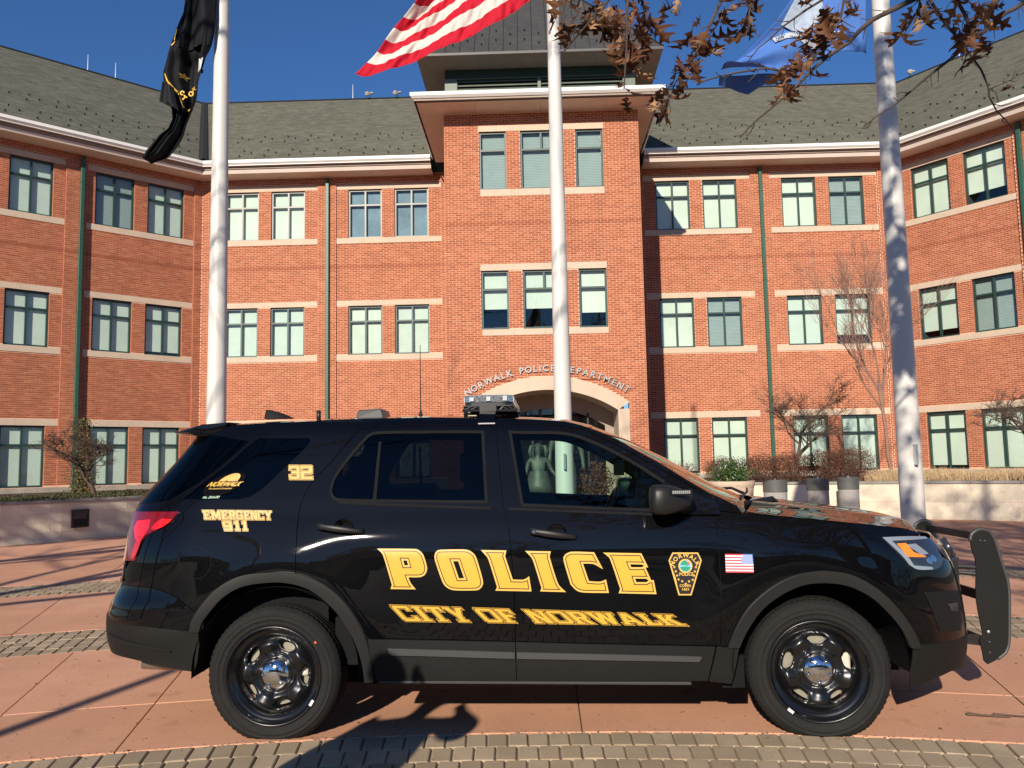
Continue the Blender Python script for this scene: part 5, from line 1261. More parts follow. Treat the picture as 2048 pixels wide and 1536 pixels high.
# ---- lettering
def layered(base_name, poly, holes=(), edge=.0098, line=.0052, grp=None):
    L = link(base_name, None, car) if grp is None else grp
    z = .0035
    decal('gold_edge', poly, M_goldedge, z, holes, L)
    decal('dark_line', shrink(poly, edge), M_brown, z+.0006, [shrink(h, -edge) for h in holes], L)
    decal('gold_fill', shrink(poly, edge+line), M_gold, z+.0012, [shrink(h, -edge-line) for h in holes], L)
    return L
for c, hs in (('P', ['L_P_h']), ('O', ['L_O_h']), ('L', []), ('I', []), ('C', []), ('E', ['L_E_h', 'L_E_h2'])):
    pl_ = [tuple(p) for p in smooth_poly(G('L_'+c), .02, 28)]
    layered('door_letter', pl_, [G(h) for h in hs])
# block serif alphabet on a 0..w x 0..1 cell: convex strokes
def bar(x0, y0, x1, y1): return [(x0, y0), (x1, y0), (x1, y1), (x0, y1)]
def obl(xa, xb, ya, yb, wd): return [(xa, ya), (xa+wd, ya), (xb+wd, yb), (xb, yb)]
t_ = .21; h_ = .17
GL = {
 'C': (.86, [bar(0, .1, t_, .9), bar(.06, 0, .84, h_), bar(.06, 1-h_, .80, 1), bar(.62, 0, .84, .32), bar(.60, .68, .80, 1)]),
 'I': (.46, [bar(.10, 0, .36, 1), bar(0, 0, .46, .12), bar(0, .88, .46, 1)]),
 'T': (.86, [bar(.30, 0, .56, 1), bar(0, 1-h_, .86, 1), bar(0, .68, .14, 1), bar(.72, .68, .86, 1), bar(.18, 0, .68, .12)]),
 'Y': (.92, [bar(.34, 0, .60, .48), obl(.02, .34, 1, .38, .26), obl(.66, .34, 1, .38, .26), bar(.2, 0, .72, .12), bar(-.02, .88, .36, 1), bar(.60, .88, .96, 1)]),
 'O': (.88, [bar(0, .1, t_, .9), bar(.88-t_, .1, .88, .9), bar(.07, 0, .81, h_), bar(.07, 1-h_, .81, 1)]),
 'F': (.78, [bar(.06, 0, .32, 1), bar(0, 1-h_, .76, 1), bar(.62, .66, .76, 1), bar(.2, .42, .60, .60), bar(0, 0, .44, .12)]),
 'N': (.94, [bar(.05, 0, .27, 1), bar(.67, 0, .89, 1), obl(.04, .62, 1, 0, .28), bar(-.02, 0, .36, .12), bar(.58, .88, .96, 1)]),
 'R': (.88, [bar(.06, 0, .32, 1), bar(0, 1-h_, .74, 1), bar(.58, .5, .82, .92), bar(.2, .40, .74, .58), obl(.40, .62, .45, 0, .26), bar(0, 0, .42, .12)]),
 'W': (1.22, [obl(.0, .22, 1, 0, .25), obl(.48, .24, 1, 0, .24), obl(.48, .74, 1, 0, .24), obl(.98, .72, 1, 0, .24), bar(-.04, .88, .34, 1), bar(.92, .88, 1.26, 1)]),
 'A': (.98, [obl(.0, .32, 0, 1, .25), obl(.70, .38, 0, 1, .25), bar(.2, .22, .74, .40), bar(-.04, 0, .36, .12), bar(.62, 0, 1.0, .12)]),
 'L': (.76, [bar(.08, 0, .34, 1), bar(0, 0, .76, h_), bar(.62, 0, .76, .36), bar(0, .88, .44, 1)]),
 'K': (.94, [bar(.06, 0, .32, 1), obl(.62, .24, 1, .45, .26), obl(.66, .30, 0, .58, .28), bar(0, 0, .42, .12), bar(0, .88, .42, 1), bar(.52, .88, .94, 1), bar(.56, 0, 1.0, .12)]),
 'E': (.80, [bar(.06, 0, .32, 1), bar(0, 1-h_, .76, 1), bar(0, 0, .80, h_), bar(.2, .41, .60, .59), bar(.62, .70, .76, 1), bar(.66, 0, .80, .32)]),
 'M': (1.12, [bar(.05, 0, .28, 1), bar(.84, 0, 1.07, 1), obl(.08, .46, 1, .16, .26), obl(.80, .42, 1, .16, .26), bar(-.02, 0, .36, .12), bar(.76, 0, 1.14, .12)]),
 'G': (.90, [bar(0, .1, t_, .9), bar(.06, 0, .86, h_), bar(.06, 1-h_, .80, 1), bar(.62, 0, .86, .52), bar(.45, .36, .86, .52), bar(.60, .72, .80, 1)]),
 '9': (.84, [bar(0, .42, t_, .94), bar(.60, .06, .84, .94), bar(.06, 1-h_, .78, 1), bar(.06, .38, .78, .55), bar(.04, 0, .78, h_)]),
 '1': (.52, [bar(.16, 0, .42, 1), bar(.0, .74, .3, .94), bar(.04, 0, .52, .14)]),
 '3': (.86, [bar(.62, .06, .86, .94), bar(.0, 1-h_, .80, 1), bar(.22, .41, .78, .59), bar(.0, 0, .80, h_), bar(0, .70, .16, 1), bar(0, 0, .16, .30)]),
 '2': (.86, [bar(.62, .48, .86, .94), bar(.0, 1-h_, .80, 1), bar(.06, .41, .80, .59), bar(.0, .04, .24, .55), bar(.0, 0, .86, h_), bar(0, .70, .16, 1)]),
}
def grow(poly, e):
    return shrink(poly, -e)
def block_text(name, txt, quad, lean, gap, sp, e1, e2, xs=1.0):
    """quad: (left-top, right-top, right-bottom, left-bottom) in flank coordinates"""
    adv = [(GL[c][0] if c != ' ' else .42) for c in txt]; tot = sum(adv)+gap*(len(txt)-1); pos = 0
    lt, rt, rb_, lb_ = [np.array(q) for q in quad]; grp = link(name, None, car)
    layers = [MB(), MB(), MB()]; H = np.hypot(*(lt-lb_)); Wd = np.hypot(*(rb_-lb_))
    for c, a in zip(txt, adv):
        if c != ' ':
            for st_ in GL[c][1]:
                q = []
                for x, y in st_:
                    X = (pos+x)/tot; q.append(tuple((lb_*(1-X)+rb_*X)*(1-y)+(lt*(1-X)+rt*X)*y+np.array([-lean*H*(y-.5), 0])))
                ar = sum(q[i][0]*q[(i+1) % 4][1]-q[(i+1) % 4][0]*q[i][1] for i in range(4))
                if ar < 0: q = q[::-1]
                for li, e in enumerate((e1, e2, -.0006)):
                    g_ = grow(q, e)
                    P_3 = PS(np.array([p[0] for p in g_]), np.array([p[1] for p in g_]), .0035+.0006*li+random.uniform(0, .0002))
                    layers[li].add([tuple(p) for p in P_3], [(0, 1, 2, 3)], .5)
        pos += a+gap
    for mb, mt, nm in zip(layers, (M_gold, M_brown, M_gold), ('gold_edge', 'dark_line', 'gold_fill')): mb.build(nm, mt, grp, kind='stuff')
block_text('door_wording', 'CITY OF NORWALK', [(-.790, .7065), (.735, .637), (.755, .580), (-.760, .6215)], .55, .10, 0, .0050, .0030)
block_text('panel_wording', 'EMERGENCY', [T['emerg'][0], T['emerg'][1], T['emerg'][2], T['emerg'][3]], .18, .10, 0, .0040, .0022)
block_text('panel_number', '911', T['n911'], .12, .26, 0, .0046, .0024)
block_text('unit_number', '32', T['n32'], .0, .10, 0, .0060, .0032)
def flat_text(txt, cx, cz, size, mat, off, par, bold=0, arc_r=None, sx=1.0, shear=0, rot=0):
    if arc_r is None:
        vs, fs = text_polys(txt, size, 0, bold, 1.0, shear); vs = [(x*sx, y) for x, y, _ in vs]
    else:
        vs, fs = [], []; wds = [{'I': .32, 'W': 1.0, 'L': .58, 'O': .82, 'N': .76, 'R': .74}.get(c, .70)*size for c in txt]; tot = sum(wds); pos = -tot/2
        for c, w_ in zip(txt, wds):
            v1, f1 = text_polys(c, size, 0, bold); k = len(vs); th = (pos+w_/2)/arc_r; pos += w_
            vs += [(x*math.cos(th)+(y+arc_r)*math.sin(th), (y+arc_r)*math.cos(th)-x*math.sin(th)-arc_r) for x, y, _ in v1]; fs += [tuple(i+k for i in f) for f in f1]
    c_, s_ = math.cos(rot), math.sin(rot)
    P3 = PS(np.array([cx+x*c_-y*s_ for x, y in vs]), np.array([cz+x*s_+y*c_ for x, y in vs]), off)
    return MB().add([tuple(p) for p in P3], fs, .5).build('wording', mat, par)
# shield
shg = link('door_shield', None, car); sq = G('shield')
decal('shield_edge', sq, M_goldedge, .0036, (), shg); decal('shield_field', shrink(sq, .0072), M_blackvin, .0044, (), shg)
flat_text('NORWALK', .785, .9415, .0315, M_goldedge, .0052, shg, .0008, .062); flat_text('POLICE', .790, .8445, .0235, M_goldedge, .0052, shg, .0006)
flat_text('CONN.', .783, .7855, .019, M_goldedge, .0052, shg, .0005); flat_text('1651', .783, .7665, .019, M_goldedge, .0052, shg, .0005, sx=1.15)
def disc_poly(cx, cz, r, n=24, r2=None): return [(cx+r*math.cos(2*math.pi*k/n), cz+r*math.sin(2*math.pi*k/n)) for k in range(n)]
decal('seal_ring', disc_poly(.7865, .8955, .0375), M_goldedge, .0050, (), shg); decal('seal_field', disc_poly(.7865, .8955, .0305), simple('seal_blue', (.25, .52, .72), .4), .0056, (), shg)
decal('seal_tree', [(.758, .899), (.765, .914), (.775, .924), (.79, .926), (.80, .915), (.812, .900), (.795, .897), (.775, .9)], simple('seal_green', (.02, .30, .17), .4), .0061, (), shg)
decal('seal_ground', [(.757, .889), (.775, .893), (.80, .893), (.815, .889), (.808, .876), (.795, .867), (.780, .867), (.765, .876)], MATS['seal_green'], .0061, (), shg)
decal('seal_flag', [(.792, .921), (.803, .918), (.811, .908), (.800, .903)], simple('seal_red', (.7, .08, .08), .4), .0063, (), shg)
def star(cx, cz, r, rot=0): return [(cx+(r if k % 2 == 0 else r*.42)*math.sin(math.pi*k/5+rot), cz+(r if k % 2 == 0 else r*.42)*math.cos(math.pi*k/5+rot)) for k in range(10)]
for a, b in ((.7215, .913), (.727, .890), (.7345, .868), (.741, .846), (.7475, .825), (.849, .910), (.842, .888), (.836, .866), (.8305, .844), (.823, .822), (.7665, .815), (.8025, .814), (.785, .8015)):
    decal('star', star(a, b, .0085), M_goldedge, .0053, (), shg)
# flag sticker
fg = link('flag_sticker', None, car); fq = [np.array(p) for p in T['flag']]
def fmap(x, y): a = fq[0]*(1-x)+fq[1]*x; b = fq[3]*(1-x)+fq[2]*x; return tuple(a*y+b*(1-y))
M_fr = simple('flag_red', (.62, .03, .05), .45); M_fw = simple('flag_white', (.82, .80, .78), .45); M_fb = simple('flag_blue', (.06, .17, .50), .45); M_fbl = simple('flag_navy', (.02, .035, .11), .6)
for i in range(13):
    q = [fmap(0, i/13), fmap(1, i/13), fmap(1, (i+1)/13), fmap(0, (i+1)/13)]; decal('stripe', q, M_fr if i % 2 == 0 else M_fw, .0036, (), fg)
decal('canton', [fmap(.57, .47), fmap(1, .47), fmap(1, 1), fmap(.57, 1)], M_fb, .0042, (), fg)
stm = MB()
for j in range(9):
    for i in range(6 if j % 2 == 0 else 5):
        x = .60+.072*i+(.036 if j % 2 else 0); y = .50+.0545*j; c = fmap(x, y); p = PS(np.array([c[0]+dx for dx in (-.0028, 0, .0028, 0)]), np.array([c[1]+dz for dz in (0, -.0028, 0, .0028)]), .0047)
        stm.add([tuple(q) for q in p], [(0, 1, 2, 3)], .5)
stm.build('stars', M_fw, fg, kind='stuff')
# window sticker of the town
ws_ = link('window_sticker', None, car); bx, bz = T['norwalk_badge'][0]
bx, bz = -2.02, 1.378
ox, oz = T['n911'][0][0], 0
bx = -2.045
decal('sticker_oval', [(bx+.105*math.cos(2*math.pi*k/28), bz-.005+.068*math.sin(2*math.pi*k/28)) for k in range(28)], simple('dark_vinyl', (.004, .004, .006), .7, spec=.02), .0015, (), ws_)
decal('sticker_sun', [(bx+.055*math.cos(math.pi*k/14)+.0, bz+.012+.044*math.sin(math.pi*k/14)) for k in range(15)], simple('orange_vinyl', (.72, .34, .07), .5, var=.25, scale=60), .0022, (), ws_)
flat_text('NORWALK', bx, bz-.015, .034, M_gold, .0022, ws_, .0012, sx=1.15, shear=.2)
flat_text('The Sound of Connecticut', bx, bz-.032, .0125, M_gold, .0022, ws_, .0002, sx=1.05)
flat_text('No. 2016-PD', bx-.005, bz-.082, .018, simple('pale_green_vinyl', (.4, .6, .45), .5), .0022, ws_, .0004)
# ================================================================ FLAGPOLES AND FLAGS
M_pole = simple('white_pole_paint', (.62, .60, .56), .42, var=.03, scale=1.2)
def flagpole(x, y, label, h=12.5, r0=.103):
    t = thing('flagpole', label, 'flagpole', (x, y, 0), 0, 'white flagpoles on the plaza')
    MB().lathe([(.0, 0), (.24, 0), (.24, .03), (.20, .07), (.135, .10), (.125, .13), (.112, .14), (0, .14)], 32).build('base_collar', M_silver, t, smooth=True)
    pr = [(r0, .1), (r0, 1.2)] + [(r0-(r0-.045)*(z-1.2)/(h-1.2), z) for z in np.linspace(1.6, h, 24)]
    MB().lathe(pr+[(0, h)], 40).build('pole', M_pole, t, smooth=True)
    MB().lathe([(0, 0), (.06, .02), (.08, .08), (.06, .14), (0, .16)], 20, Matrix.Translation((0, 0, h))).build('ball', simple('gold_ball', (.8, .55, .15), .2, metal=1), t, smooth=True)
    MB().tube([(.0, r0+.012, 1.3), (0, .085, 6), (0, .06, h-.1)], .004, 5).build('halyard', M_pale, t)
    MB().add([(-.012, -r0-.05, 1.38), (.012, -r0-.05, 1.38), (.012, -r0, 1.38), (-.012, -r0, 1.38), (-.012, -r0-.05, 1.56), (.012, -r0-.05, 1.56), (.012, -r0, 1.56), (-.012, -r0, 1.56)], [(0, 1, 5, 4), (1, 2, 6, 5), (2, 3, 7, 6), (3, 0, 4, 7), (4, 5, 6, 7), (3, 2, 1, 0)]).build('cleat', M_silver, t)
    return t
flagpole(-3.285, 8.5, 'white flagpole left of the tower, flying the black flag')
flagpole(.335, 9.5, 'white flagpole standing in front of the entrance tower')
flagpole(3.375, 7.6, 'right-hand white flagpole mottled with tree shade, flying the blue flag')
def cloth_mat(name, rough=.75):
    m, n, b = nodes(name); a = n.nodes.new('ShaderNodeAttribute'); a.attribute_name = 'col'; a.attribute_type = 'GEOMETRY'
    v = geo_pos(n); g = noise_n(n, v, 220, 2, .6); c = mixc(n, 1.0, a.outputs['Color'], ramp(n, g, [(.3, (.9,)*3), (.7, (1.08,)*3)]), 'MULTIPLY')
    n.links.new(c, b.inputs['Base Color']); b.inputs['Roughness'].default_value = rough; b.inputs['Specular IOR Level'].default_value = .25
    tr = n.nodes.new('ShaderNodeBsdfTranslucent'); n.links.new(c, tr.inputs[0]); mx = n.nodes.new('ShaderNodeMixShader'); mx.inputs[0].default_value = .28
    out = n.nodes['Material Output']; n.links.new(b.outputs[0], mx.inputs[1]); n.links.new(tr.outputs[0], mx.inputs[2]); n.links.new(mx.outputs[0], out.inputs[0])
    bump(n, b, noise_n(n, v, 14, 3, .6), .25, .02); return m
M_cloth = cloth_mat('flag_cloth')
def cloth(name, f, nu, nv, colf, parent):
    V = [tuple(f(i/nu, j/nv)) for i in range(nu+1) for j in range(nv+1)]; k = nv+1
    F = [(i*k+j, (i+1)*k+j, (i+1)*k+j+1, i*k+j+1) for i in range(nu) for j in range(nv)]
    me = bpy.data.meshes.new(name); me.from_pydata(V, [], F); me.materials.append(M_cloth)
    ca = me.attributes.new('col', 'FLOAT_COLOR', 'FACE')
    ca.data.foreach_set('color', [c for i in range(nu) for j in range(nv) for c in (tuple(colf((i+.5)/nu, (j+.5)/nv))+(1,))])
    me.polygons.foreach_set('use_smooth', [True]*len(F)); me.update()
    o = link(name, me, parent); s = o.modifiers.new('cloth', 'SOLIDIFY'); s.thickness = .0015; return o
def pl_(pts, t):
    k = t*(len(pts)-1); i = min(int(k), len(pts)-2); q = k-i
    return [pts[i][c]*(1-q)+pts[i+1][c]*q for c in range(len(pts[0]))]
# national flag: hem runs along the lower edge, stripes up-wards; u from staff (0) to fly (1), v from hem (0) to top (1)
hem = [(.29, 7.16), (.06, 6.94), (-.301, 6.66), (-.66, 6.49), (-1.018, 6.366), (-1.316, 6.30), (-1.614, 6.224), (-1.853, 6.176), (-1.984, 6.18), (-2.073, 6.214)]
hem = [tuple(p) for p in smooth_poly(hem, .08, 179)[:-1]] if False else hem
US_R = (.62, .012, .035); US_W = (.80, .74, .68); US_B = (.02, .04, .16)
flag_us = thing('national_flag', 'red and white striped national flag streaming left from the centre flagpole', 'flag', (.30, 9.5, 7))
_hs = np.array(hem); _hl = np.concatenate([[0], np.cumsum(np.hypot(*np.diff(_hs, axis=0).T))]); _hl /= _hl[-1]
def us(u, v):
    x, z = float(np.interp(u, _hl, _hs[:, 0])), float(np.interp(u, _hl, _hs[:, 1]))
    X = x+1.62*u*v+.02*math.sin(v*13)*u; Zz = z+(3.35-1.55*u)*v-.06*math.sin(math.pi*v)*u
    Y = 9.42-.20*math.sin(u*5.2+v*1.7)*u-.035*math.sin(u*24+v*3.0)*(.3+u)-.012*math.sin(v*30+u*6)-.011*math.sin(u*85+v*20)*(.4+.6*math.sin(u*9+v*7)**2)-.006*math.sin(u*140-v*36)
    return X-.30, Y-9.5, Zz-7
cloth('flag_cloth', us, 110, 104, lambda u, v: (US_B if (v > 6/13 and u < .40) else (US_R if int(v*13) % 2 == 0 else US_W)), flag_us)
hm = MB(); hm.tube([us(u, 0) for u in np.linspace(0, 1, 60)], .006, 4); me = hm.mesh('hem', simple('red_hem', (.62, .012, .035), .7)); link('hem', me, flag_us)
def rowcloth(L, Rr, y0, fold, thing_, colf, nu=120, nv=40, org=(0, 0, 0)):
    def f(u, v):
        lx, lz = pl_(L, u); rx, rz = pl_(Rr, u)
        x = lx*(1-v)+rx*v; z = lz*(1-v)+rz*v
        return x-org[0], y0-org[1]+fold(u, v, x, z), z-org[2]
    return cloth('flag_cloth', f, nu, nv, colf, thing_), f
bL = [(-3.60, 8.4), (-3.617, 7.518), (-3.613, 6.666), (-3.625, 6.426), (-3.663, 6.272), (-3.726, 6.059), (-3.765, 5.96), (-3.79, 5.89), (-3.812, 5.82), (-3.858, 5.672), (-3.853, 5.578), (-3.826, 5.524), (-3.79, 5.434), (-3.775, 5.323), (-3.735, 5.232), (-3.72, 5.12), (-3.762, 5.024), (-3.854, 4.957), (-3.931, 4.867), (-3.998, 4.788), (-4.028, 4.707)]
bR = [(-3.30, 8.4), (-3.300, 7.505), (-3.300, 6.654), (-3.300, 6.414), (-3.300, 6.259), (-3.32, 6.046), (-3.340, 5.95), (-3.366, 5.869), (-3.391, 5.823), (-3.417, 5.658), (-3.446, 5.541), (-3.46, 5.483), (-3.475, 5.413), (-3.497, 5.355), (-3.552, 5.228), (-3.606, 5.09), (-3.638, 4.974), (-3.671, 4.905), (-3.715, 4.837), (-3.792, 4.735), (-3.984, 4.683)]
fb = thing('black_flag', 'black flag with gold stars and lettering hanging in folds from the left flagpole', 'flag', (-3.4, 8.4, 6))
BK = (.011, .012, .015)
def bfold(u, v, x, z):
    inside_ = 1/(1+math.exp(-(5.83-z)*40))*(1/(1+math.exp(-(z-5.15)*14)))
    return .05*math.sin(v*9+z*2.6)+.025*math.sin(v*23+z*7)-.18*(1-v)*min(1, max(0, (6.6-z)))*.7+.10*inside_*math.sin(math.pi*v)-.05*v
_, bf_ = rowcloth(bL, bR, 8.42, bfold, fb, lambda u, v: BK, 150, 44, (-3.4, 8.4, 6))
# second layer of the fold, standing proud in front, with the ragged hem at its lower edge
f2L = [(-3.60, 7.5), (-3.613, 6.666), (-3.625, 6.426), (-3.640, 6.272), (-3.700, 6.059), (-3.735, 5.90)]
f2R = [(-3.302, 7.5), (-3.302, 6.66), (-3.302, 6.42), (-3.302, 6.20), (-3.330, 5.98), (-3.345, 5.93)]
rowcloth(f2L, f2R, 8.30, lambda u, v, x, z: .05*math.sin(v*7+z*2)+.02*math.sin(v*31)*max(0, u-.5)+.05*u, fb, lambda u, v: BK, 60, 40, (-3.4, 8.4, 6))
f3 = [(-3.83, 5.50), (-3.825, 5.33), (-3.74, 5.27), (-3.66, 5.21)]
rowcloth([(-3.815, 5.52), (-3.845, 5.30), (-3.80, 5.28)], [(-3.70, 5.45), (-3.66, 5.27), (-3.63, 5.19)], 8.26, lambda u, v, x, z: .03*math.sin(v*7), fb, lambda u, v: (.02, .021, .026), 20, 16, (-3.4, 8.4, 6))
def fmark(name, poly, mat, dy=-.012):
    """a printed mark lying on the black flag at plan position (x, z)"""
    vs = []
    for x, z in poly:
        best = min(((abs(bf_(u, .5)[2]+6-z), u) for u in np.linspace(0, 1, 160)))[1]
        lx = pl_(bL, best)[0]; rx = pl_(bR, best)[0]; v = min(1, max(0, (x-lx)/(rx-lx+1e-6)))
        p = bf_(best, v); vs.append((x+3.4, p[1]+dy, z-6))
    return MB().add(vs, [tuple(range(len(vs)))], .5).build(name, mat, fb)
gm = simple('faded_gold_print', (.34, .20, .03), .8); gb = simple('gold_print', (.75, .46, .06), .7); sp2 = simple('silver_print', (.6, .62, .64), .6)
Q = lambda x, y: (-4.028+(x-20)/4.655*.00499, 4.700+(1495-y)/4.655*.00499*1.0)
def ribbon(name, pts, wd, mat, dy=-.014):
    for a, b in zip(pts, pts[1:]):
        a, b = np.array(a), np.array(b); d = b-a; d /= np.hypot(*d); nrm = np.array([-d[1], d[0]])*wd/2; 
        fmark(name, [tuple(a-nrm), tuple(b-nrm), tuple(b+nrm), tuple(a+nrm)], mat, dy)
def star2(c, r, rot): return star(c[0], c[1], r, rot)
fmark('printed_star', star2(Q(368, 625), .045, .1), gm); fmark('printed_star', star2(Q(455, 750), .042, .5), gm)
ribbon('printed_line', [Q(215, 630), Q(245, 710), Q(290, 765), Q(330, 805)], .017, gb); ribbon('printed_line', [Q(335, 815), Q(360, 890), Q(390, 960)], .008, gb)
ribbon('printed_line', [(-3.655, 6.06), (-3.672, 5.97), (-3.672, 5.93)], .013, gb, -.10); ribbon('printed_line', [(-3.672, 5.93), (-3.70, 5.91), (-3.72, 5.895)], .013, gb, -.08)
def fletter(ch, c, size, rot, mat):
    vs, fs = text_polys(ch, size, 0, .004); ca, sa = math.cos(rot), math.sin(rot)
    out = [(c[0]+x*ca-y*sa, c[1]+x*sa+y*ca) for x, y, _ in vs]; p = bf_(min(((abs(bf_(u, .5)[2]+6-c[1]), u) for u in np.linspace(0, 1, 160)))[1], .5)
    MB().add([(x+3.4, p[1]-.06, z-6) for x, z in out], fs, .5).build('printed_letter', mat, fb)
fletter('N', Q(270, 675), .075, -.7, gm); fletter('T', Q(400, 900), .065, -.7, gb); fletter('C', Q(372, 840), .06, -.6, gb); fletter('O', Q(495, 850), .07, 1.1, gb); fletter('8', Q(548, 590), .05, 0, M_black)
ribbon('printed_band', [Q(572, 480), Q(556, 608)], .062, sp2, -.03); ribbon('printed_band', [Q(538, 690), Q(530, 750)], .032, gb, -.03); ribbon('printed_band', [Q(425, 945), Q(415, 975)], .02, gb, -.03)
# state flag
fs_ = thing('state_flag', 'blue state flag with pale shield and scroll billowing left from the right-hand flagpole', 'flag', (3.3, 7.6, 5.5))
cT = [(3.30, 7.0), (3.06, 6.92), (2.855, 6.55), (2.697, 6.10), (2.541, 5.795), (2.392, 5.603), (2.269, 5.479), (2.084, 5.299), (1.906, 5.153), (1.824, 5.102)]
cB = [(3.202, 5.232), (3.092, 5.245), (2.901, 5.228), (2.789, 5.207), (2.648, 5.163), (2.554, 5.127), (2.395, 5.112), (2.279, 5.100), (2.089, 5.103), (1.837, 5.082)]
SB = (.10, .24, .64)
def cfold(u, v, x, z): return -.10*math.sin(u*6.5+v*1.2)*min(1, u*3)-.06*math.sin(v*9+u*5)*u-.02*math.sin(u*46+v*6)*max(0, v-.75)*3-.25*(u-.3)*.3
_, sf_ = rowcloth(cT, cB, 7.55, cfold, fs_, lambda u, v: SB, 110, 60, (3.3, 7.6, 5.5))
rowcloth([(1.837, 5.095), (2.05, 5.12), (2.25, 5.112), (2.411, 5.120)], [(1.852, 5.055), (1.982, 5.025), (2.142, 4.965), (2.405, 5.118)], 7.68, lambda u, v, x, z: .10*v+.02*math.sin(x*16), fs_, lambda u, v: SB, 50, 14, (3.3, 7.6, 5.5))
def smark(name, poly, mat, dy=-.010):
    vs = []
    for x, z in poly:
        u = min(((abs((pl_(cT, q)[0]*(1-t)+pl_(cB, q)[0]*t)-x)+abs((pl_(cT, q)[1]*(1-t)+pl_(cB, q)[1]*t)-z), q, t) for q in np.linspace(0, 1, 50) for t in np.linspace(0, 1, 26)))
        p = sf_(u[1], u[2]); vs.append((x-3.3, p[1]+dy, z-5.5))
    return MB().add(vs, [tuple(range(len(vs)))], .5).build(name, mat, fs_)
pw = simple('pale_print', (.34, .41, .52), .8, var=.2, scale=20)
smark('printed_shield', [(2.43, 5.56), (2.50, 5.69), (2.56, 5.79), (2.78, 5.80), (2.80, 5.62), (2.74, 5.52), (2.63, 5.45), (2.52, 5.49)], pw)
for (a, b) in (((2.36, 5.42), (2.46, 5.45)), ((2.46, 5.45), (2.56, 5.44)), ((2.56, 5.44), (2.63, 5.38)), ((2.63, 5.38), (2.68, 5.31)), ((2.68, 5.31), (2.78, 5.34)), ((2.78, 5.34), (2.90, 5.40)), ((2.90, 5.40), (2.98, 5.38))):
    a, b = np.array(a), np.array(b); d = (b-a)/np.hypot(*(b-a)); nn = np.array([-d[1], d[0]])*.028
    smark('printed_scroll', [tuple(a-nn), tuple(b-nn), tuple(b+nn), tuple(a+nn)], simple('scroll_print', (.42, .46, .50), .8), -.014)
def stext(ch, c, size, rot):
    vs, f_s = text_polys(ch, size, 0, .001); ca, sa = math.cos(rot), math.sin(rot); q = [(c[0]+x*ca-y*sa, c[1]+x*sa+y*ca) for x, y, _ in vs]
    u = min(((abs((pl_(cT, q_)[0]*(1-t)+pl_(cB, q_)[0]*t)-c[0])+abs((pl_(cT, q_)[1]*(1-t)+pl_(cB, q_)[1]*t)-c[1]), q_, t) for q_ in np.linspace(0, 1, 50) for t in np.linspace(0, 1, 26)))
    p = sf_(u[1], u[2]); MB().add([(x-3.3, p[1]-.045, z-5.5) for x, z in q], f_s, .5).build('printed_wording', M_fbl, fs_)
stext('QUI', (2.41, 5.42), .045, .25); stext('TRANSTULIT', (2.56, 5.415), .03, -.35); stext('SUSTINET', (2.80, 5.34), .035, .4)

# ================================================================ RETAINING WALLS, BEDS, STREET FURNITURE
M_seatwall = attr_mat('pale_wall_stone', [(0, (.64, .56, .43)), (1, (.72, .63, .49))], .9, 1.3, .10, .25, 60)
M_cap = simple('grey_capstone', (.26, .245, .22), .8, var=.15, scale=3, fine=15)
M_soil = simple('bed_soil', (.06, .04, .028), .95, var=.3, scale=20, bmp=.5)
def poly_wall(name, label, pts, h, rows, blk, cat='wall'):
    t = thing(name, label, cat, (pts[0][0], pts[0][1], 0)); ox, oy = pts[0]
    core = MB(); caps = []
    for (ax, ay), (bx_, by) in zip(pts, pts[1:]):
        L = math.hypot(bx_-ax, by-ay); dx, dy = (bx_-ax)/L, (by-ay)/L; nx, ny = dy, -dx
        if (0-ax)*nx+(0-ay)*ny < 0: nx, ny = -nx, -ny
        Mx = Matrix(((dx, nx, 0, ax-ox), (dy, ny, 0, ay-oy), (0, 0, 1, 0), (0, 0, 0, 1)))
        core.box(0, L, -.28, -.004, -.02, h-.06, M=Mx)
        rh = (h-.065)/rows
        for r in range(rows):
            off = (r % 2)*blk/2; i = -1
            while True:
                x0 = i*blk+off; x1 = x0+blk; i += 1
                if x0 >= L: break
                x0 = max(0, x0)+.003; x1 = min(L, x1)-.003
                if x1-x0 < .04: continue
                MB().box(x0, x1, -.02, random.uniform(-.001, .003), r*rh+.003, (r+1)*rh-.003, M=Mx).build('wall_block', M_seatwall, t)
        n = max(1, round(L/1.1))
        for k in range(n):
            bevel(MB().box(L*k/n+.003, L*(k+1)/n-.003, -.32, .035, h-.06, h, M=Mx).build('capstone', M_cap, t), .006, 1)
    core.build('wall_core', M_mortar, t); return t
wl_ = [(-14.2, 13.9), (-12.4, 15.0), (-10.68, 16.48), (-9.92, 17.30), (-9.15, 18.65), (-8.3, 20.3), (-6.6, 21.9)]
poly_wall('seating_wall', 'long pale block seating wall with grey capstones at the left behind the car', wl_, .87, 4, .60)
wr_ = [(4.9, 20.9), (6.7, 20.35), (8.92, 19.45), (10.48, 18.33), (12.2, 16.9), (14.2, 15.2)]
poly_wall('seating_wall', 'pale smooth seating wall with grey capstones at the right below the dry grasses', wr_, .87, 2, 1.4)
def bed(name, pts, z):
    MB().add([(x, y, z) for x, y in pts], [tuple(range(len(pts)))]).build(name, M_soil, kind='structure')
bed('planting_bed', [(x-.15, y+.2) for x, y in wl_] + [(-3.6, 24.6), (-3.6, 29.9), (-12.2, 29.85), (-22.5, 20.2)], .80)
bed('planting_bed', [(14.3, 15.4), (12.3, 17.1), (10.6, 18.5), (9.0, 19.65), (6.8, 20.55), (5.0, 21.1), (4.4, 25), (4.4, 29.85), (13.2, 29.85), (21.0, 19.5)], .80)
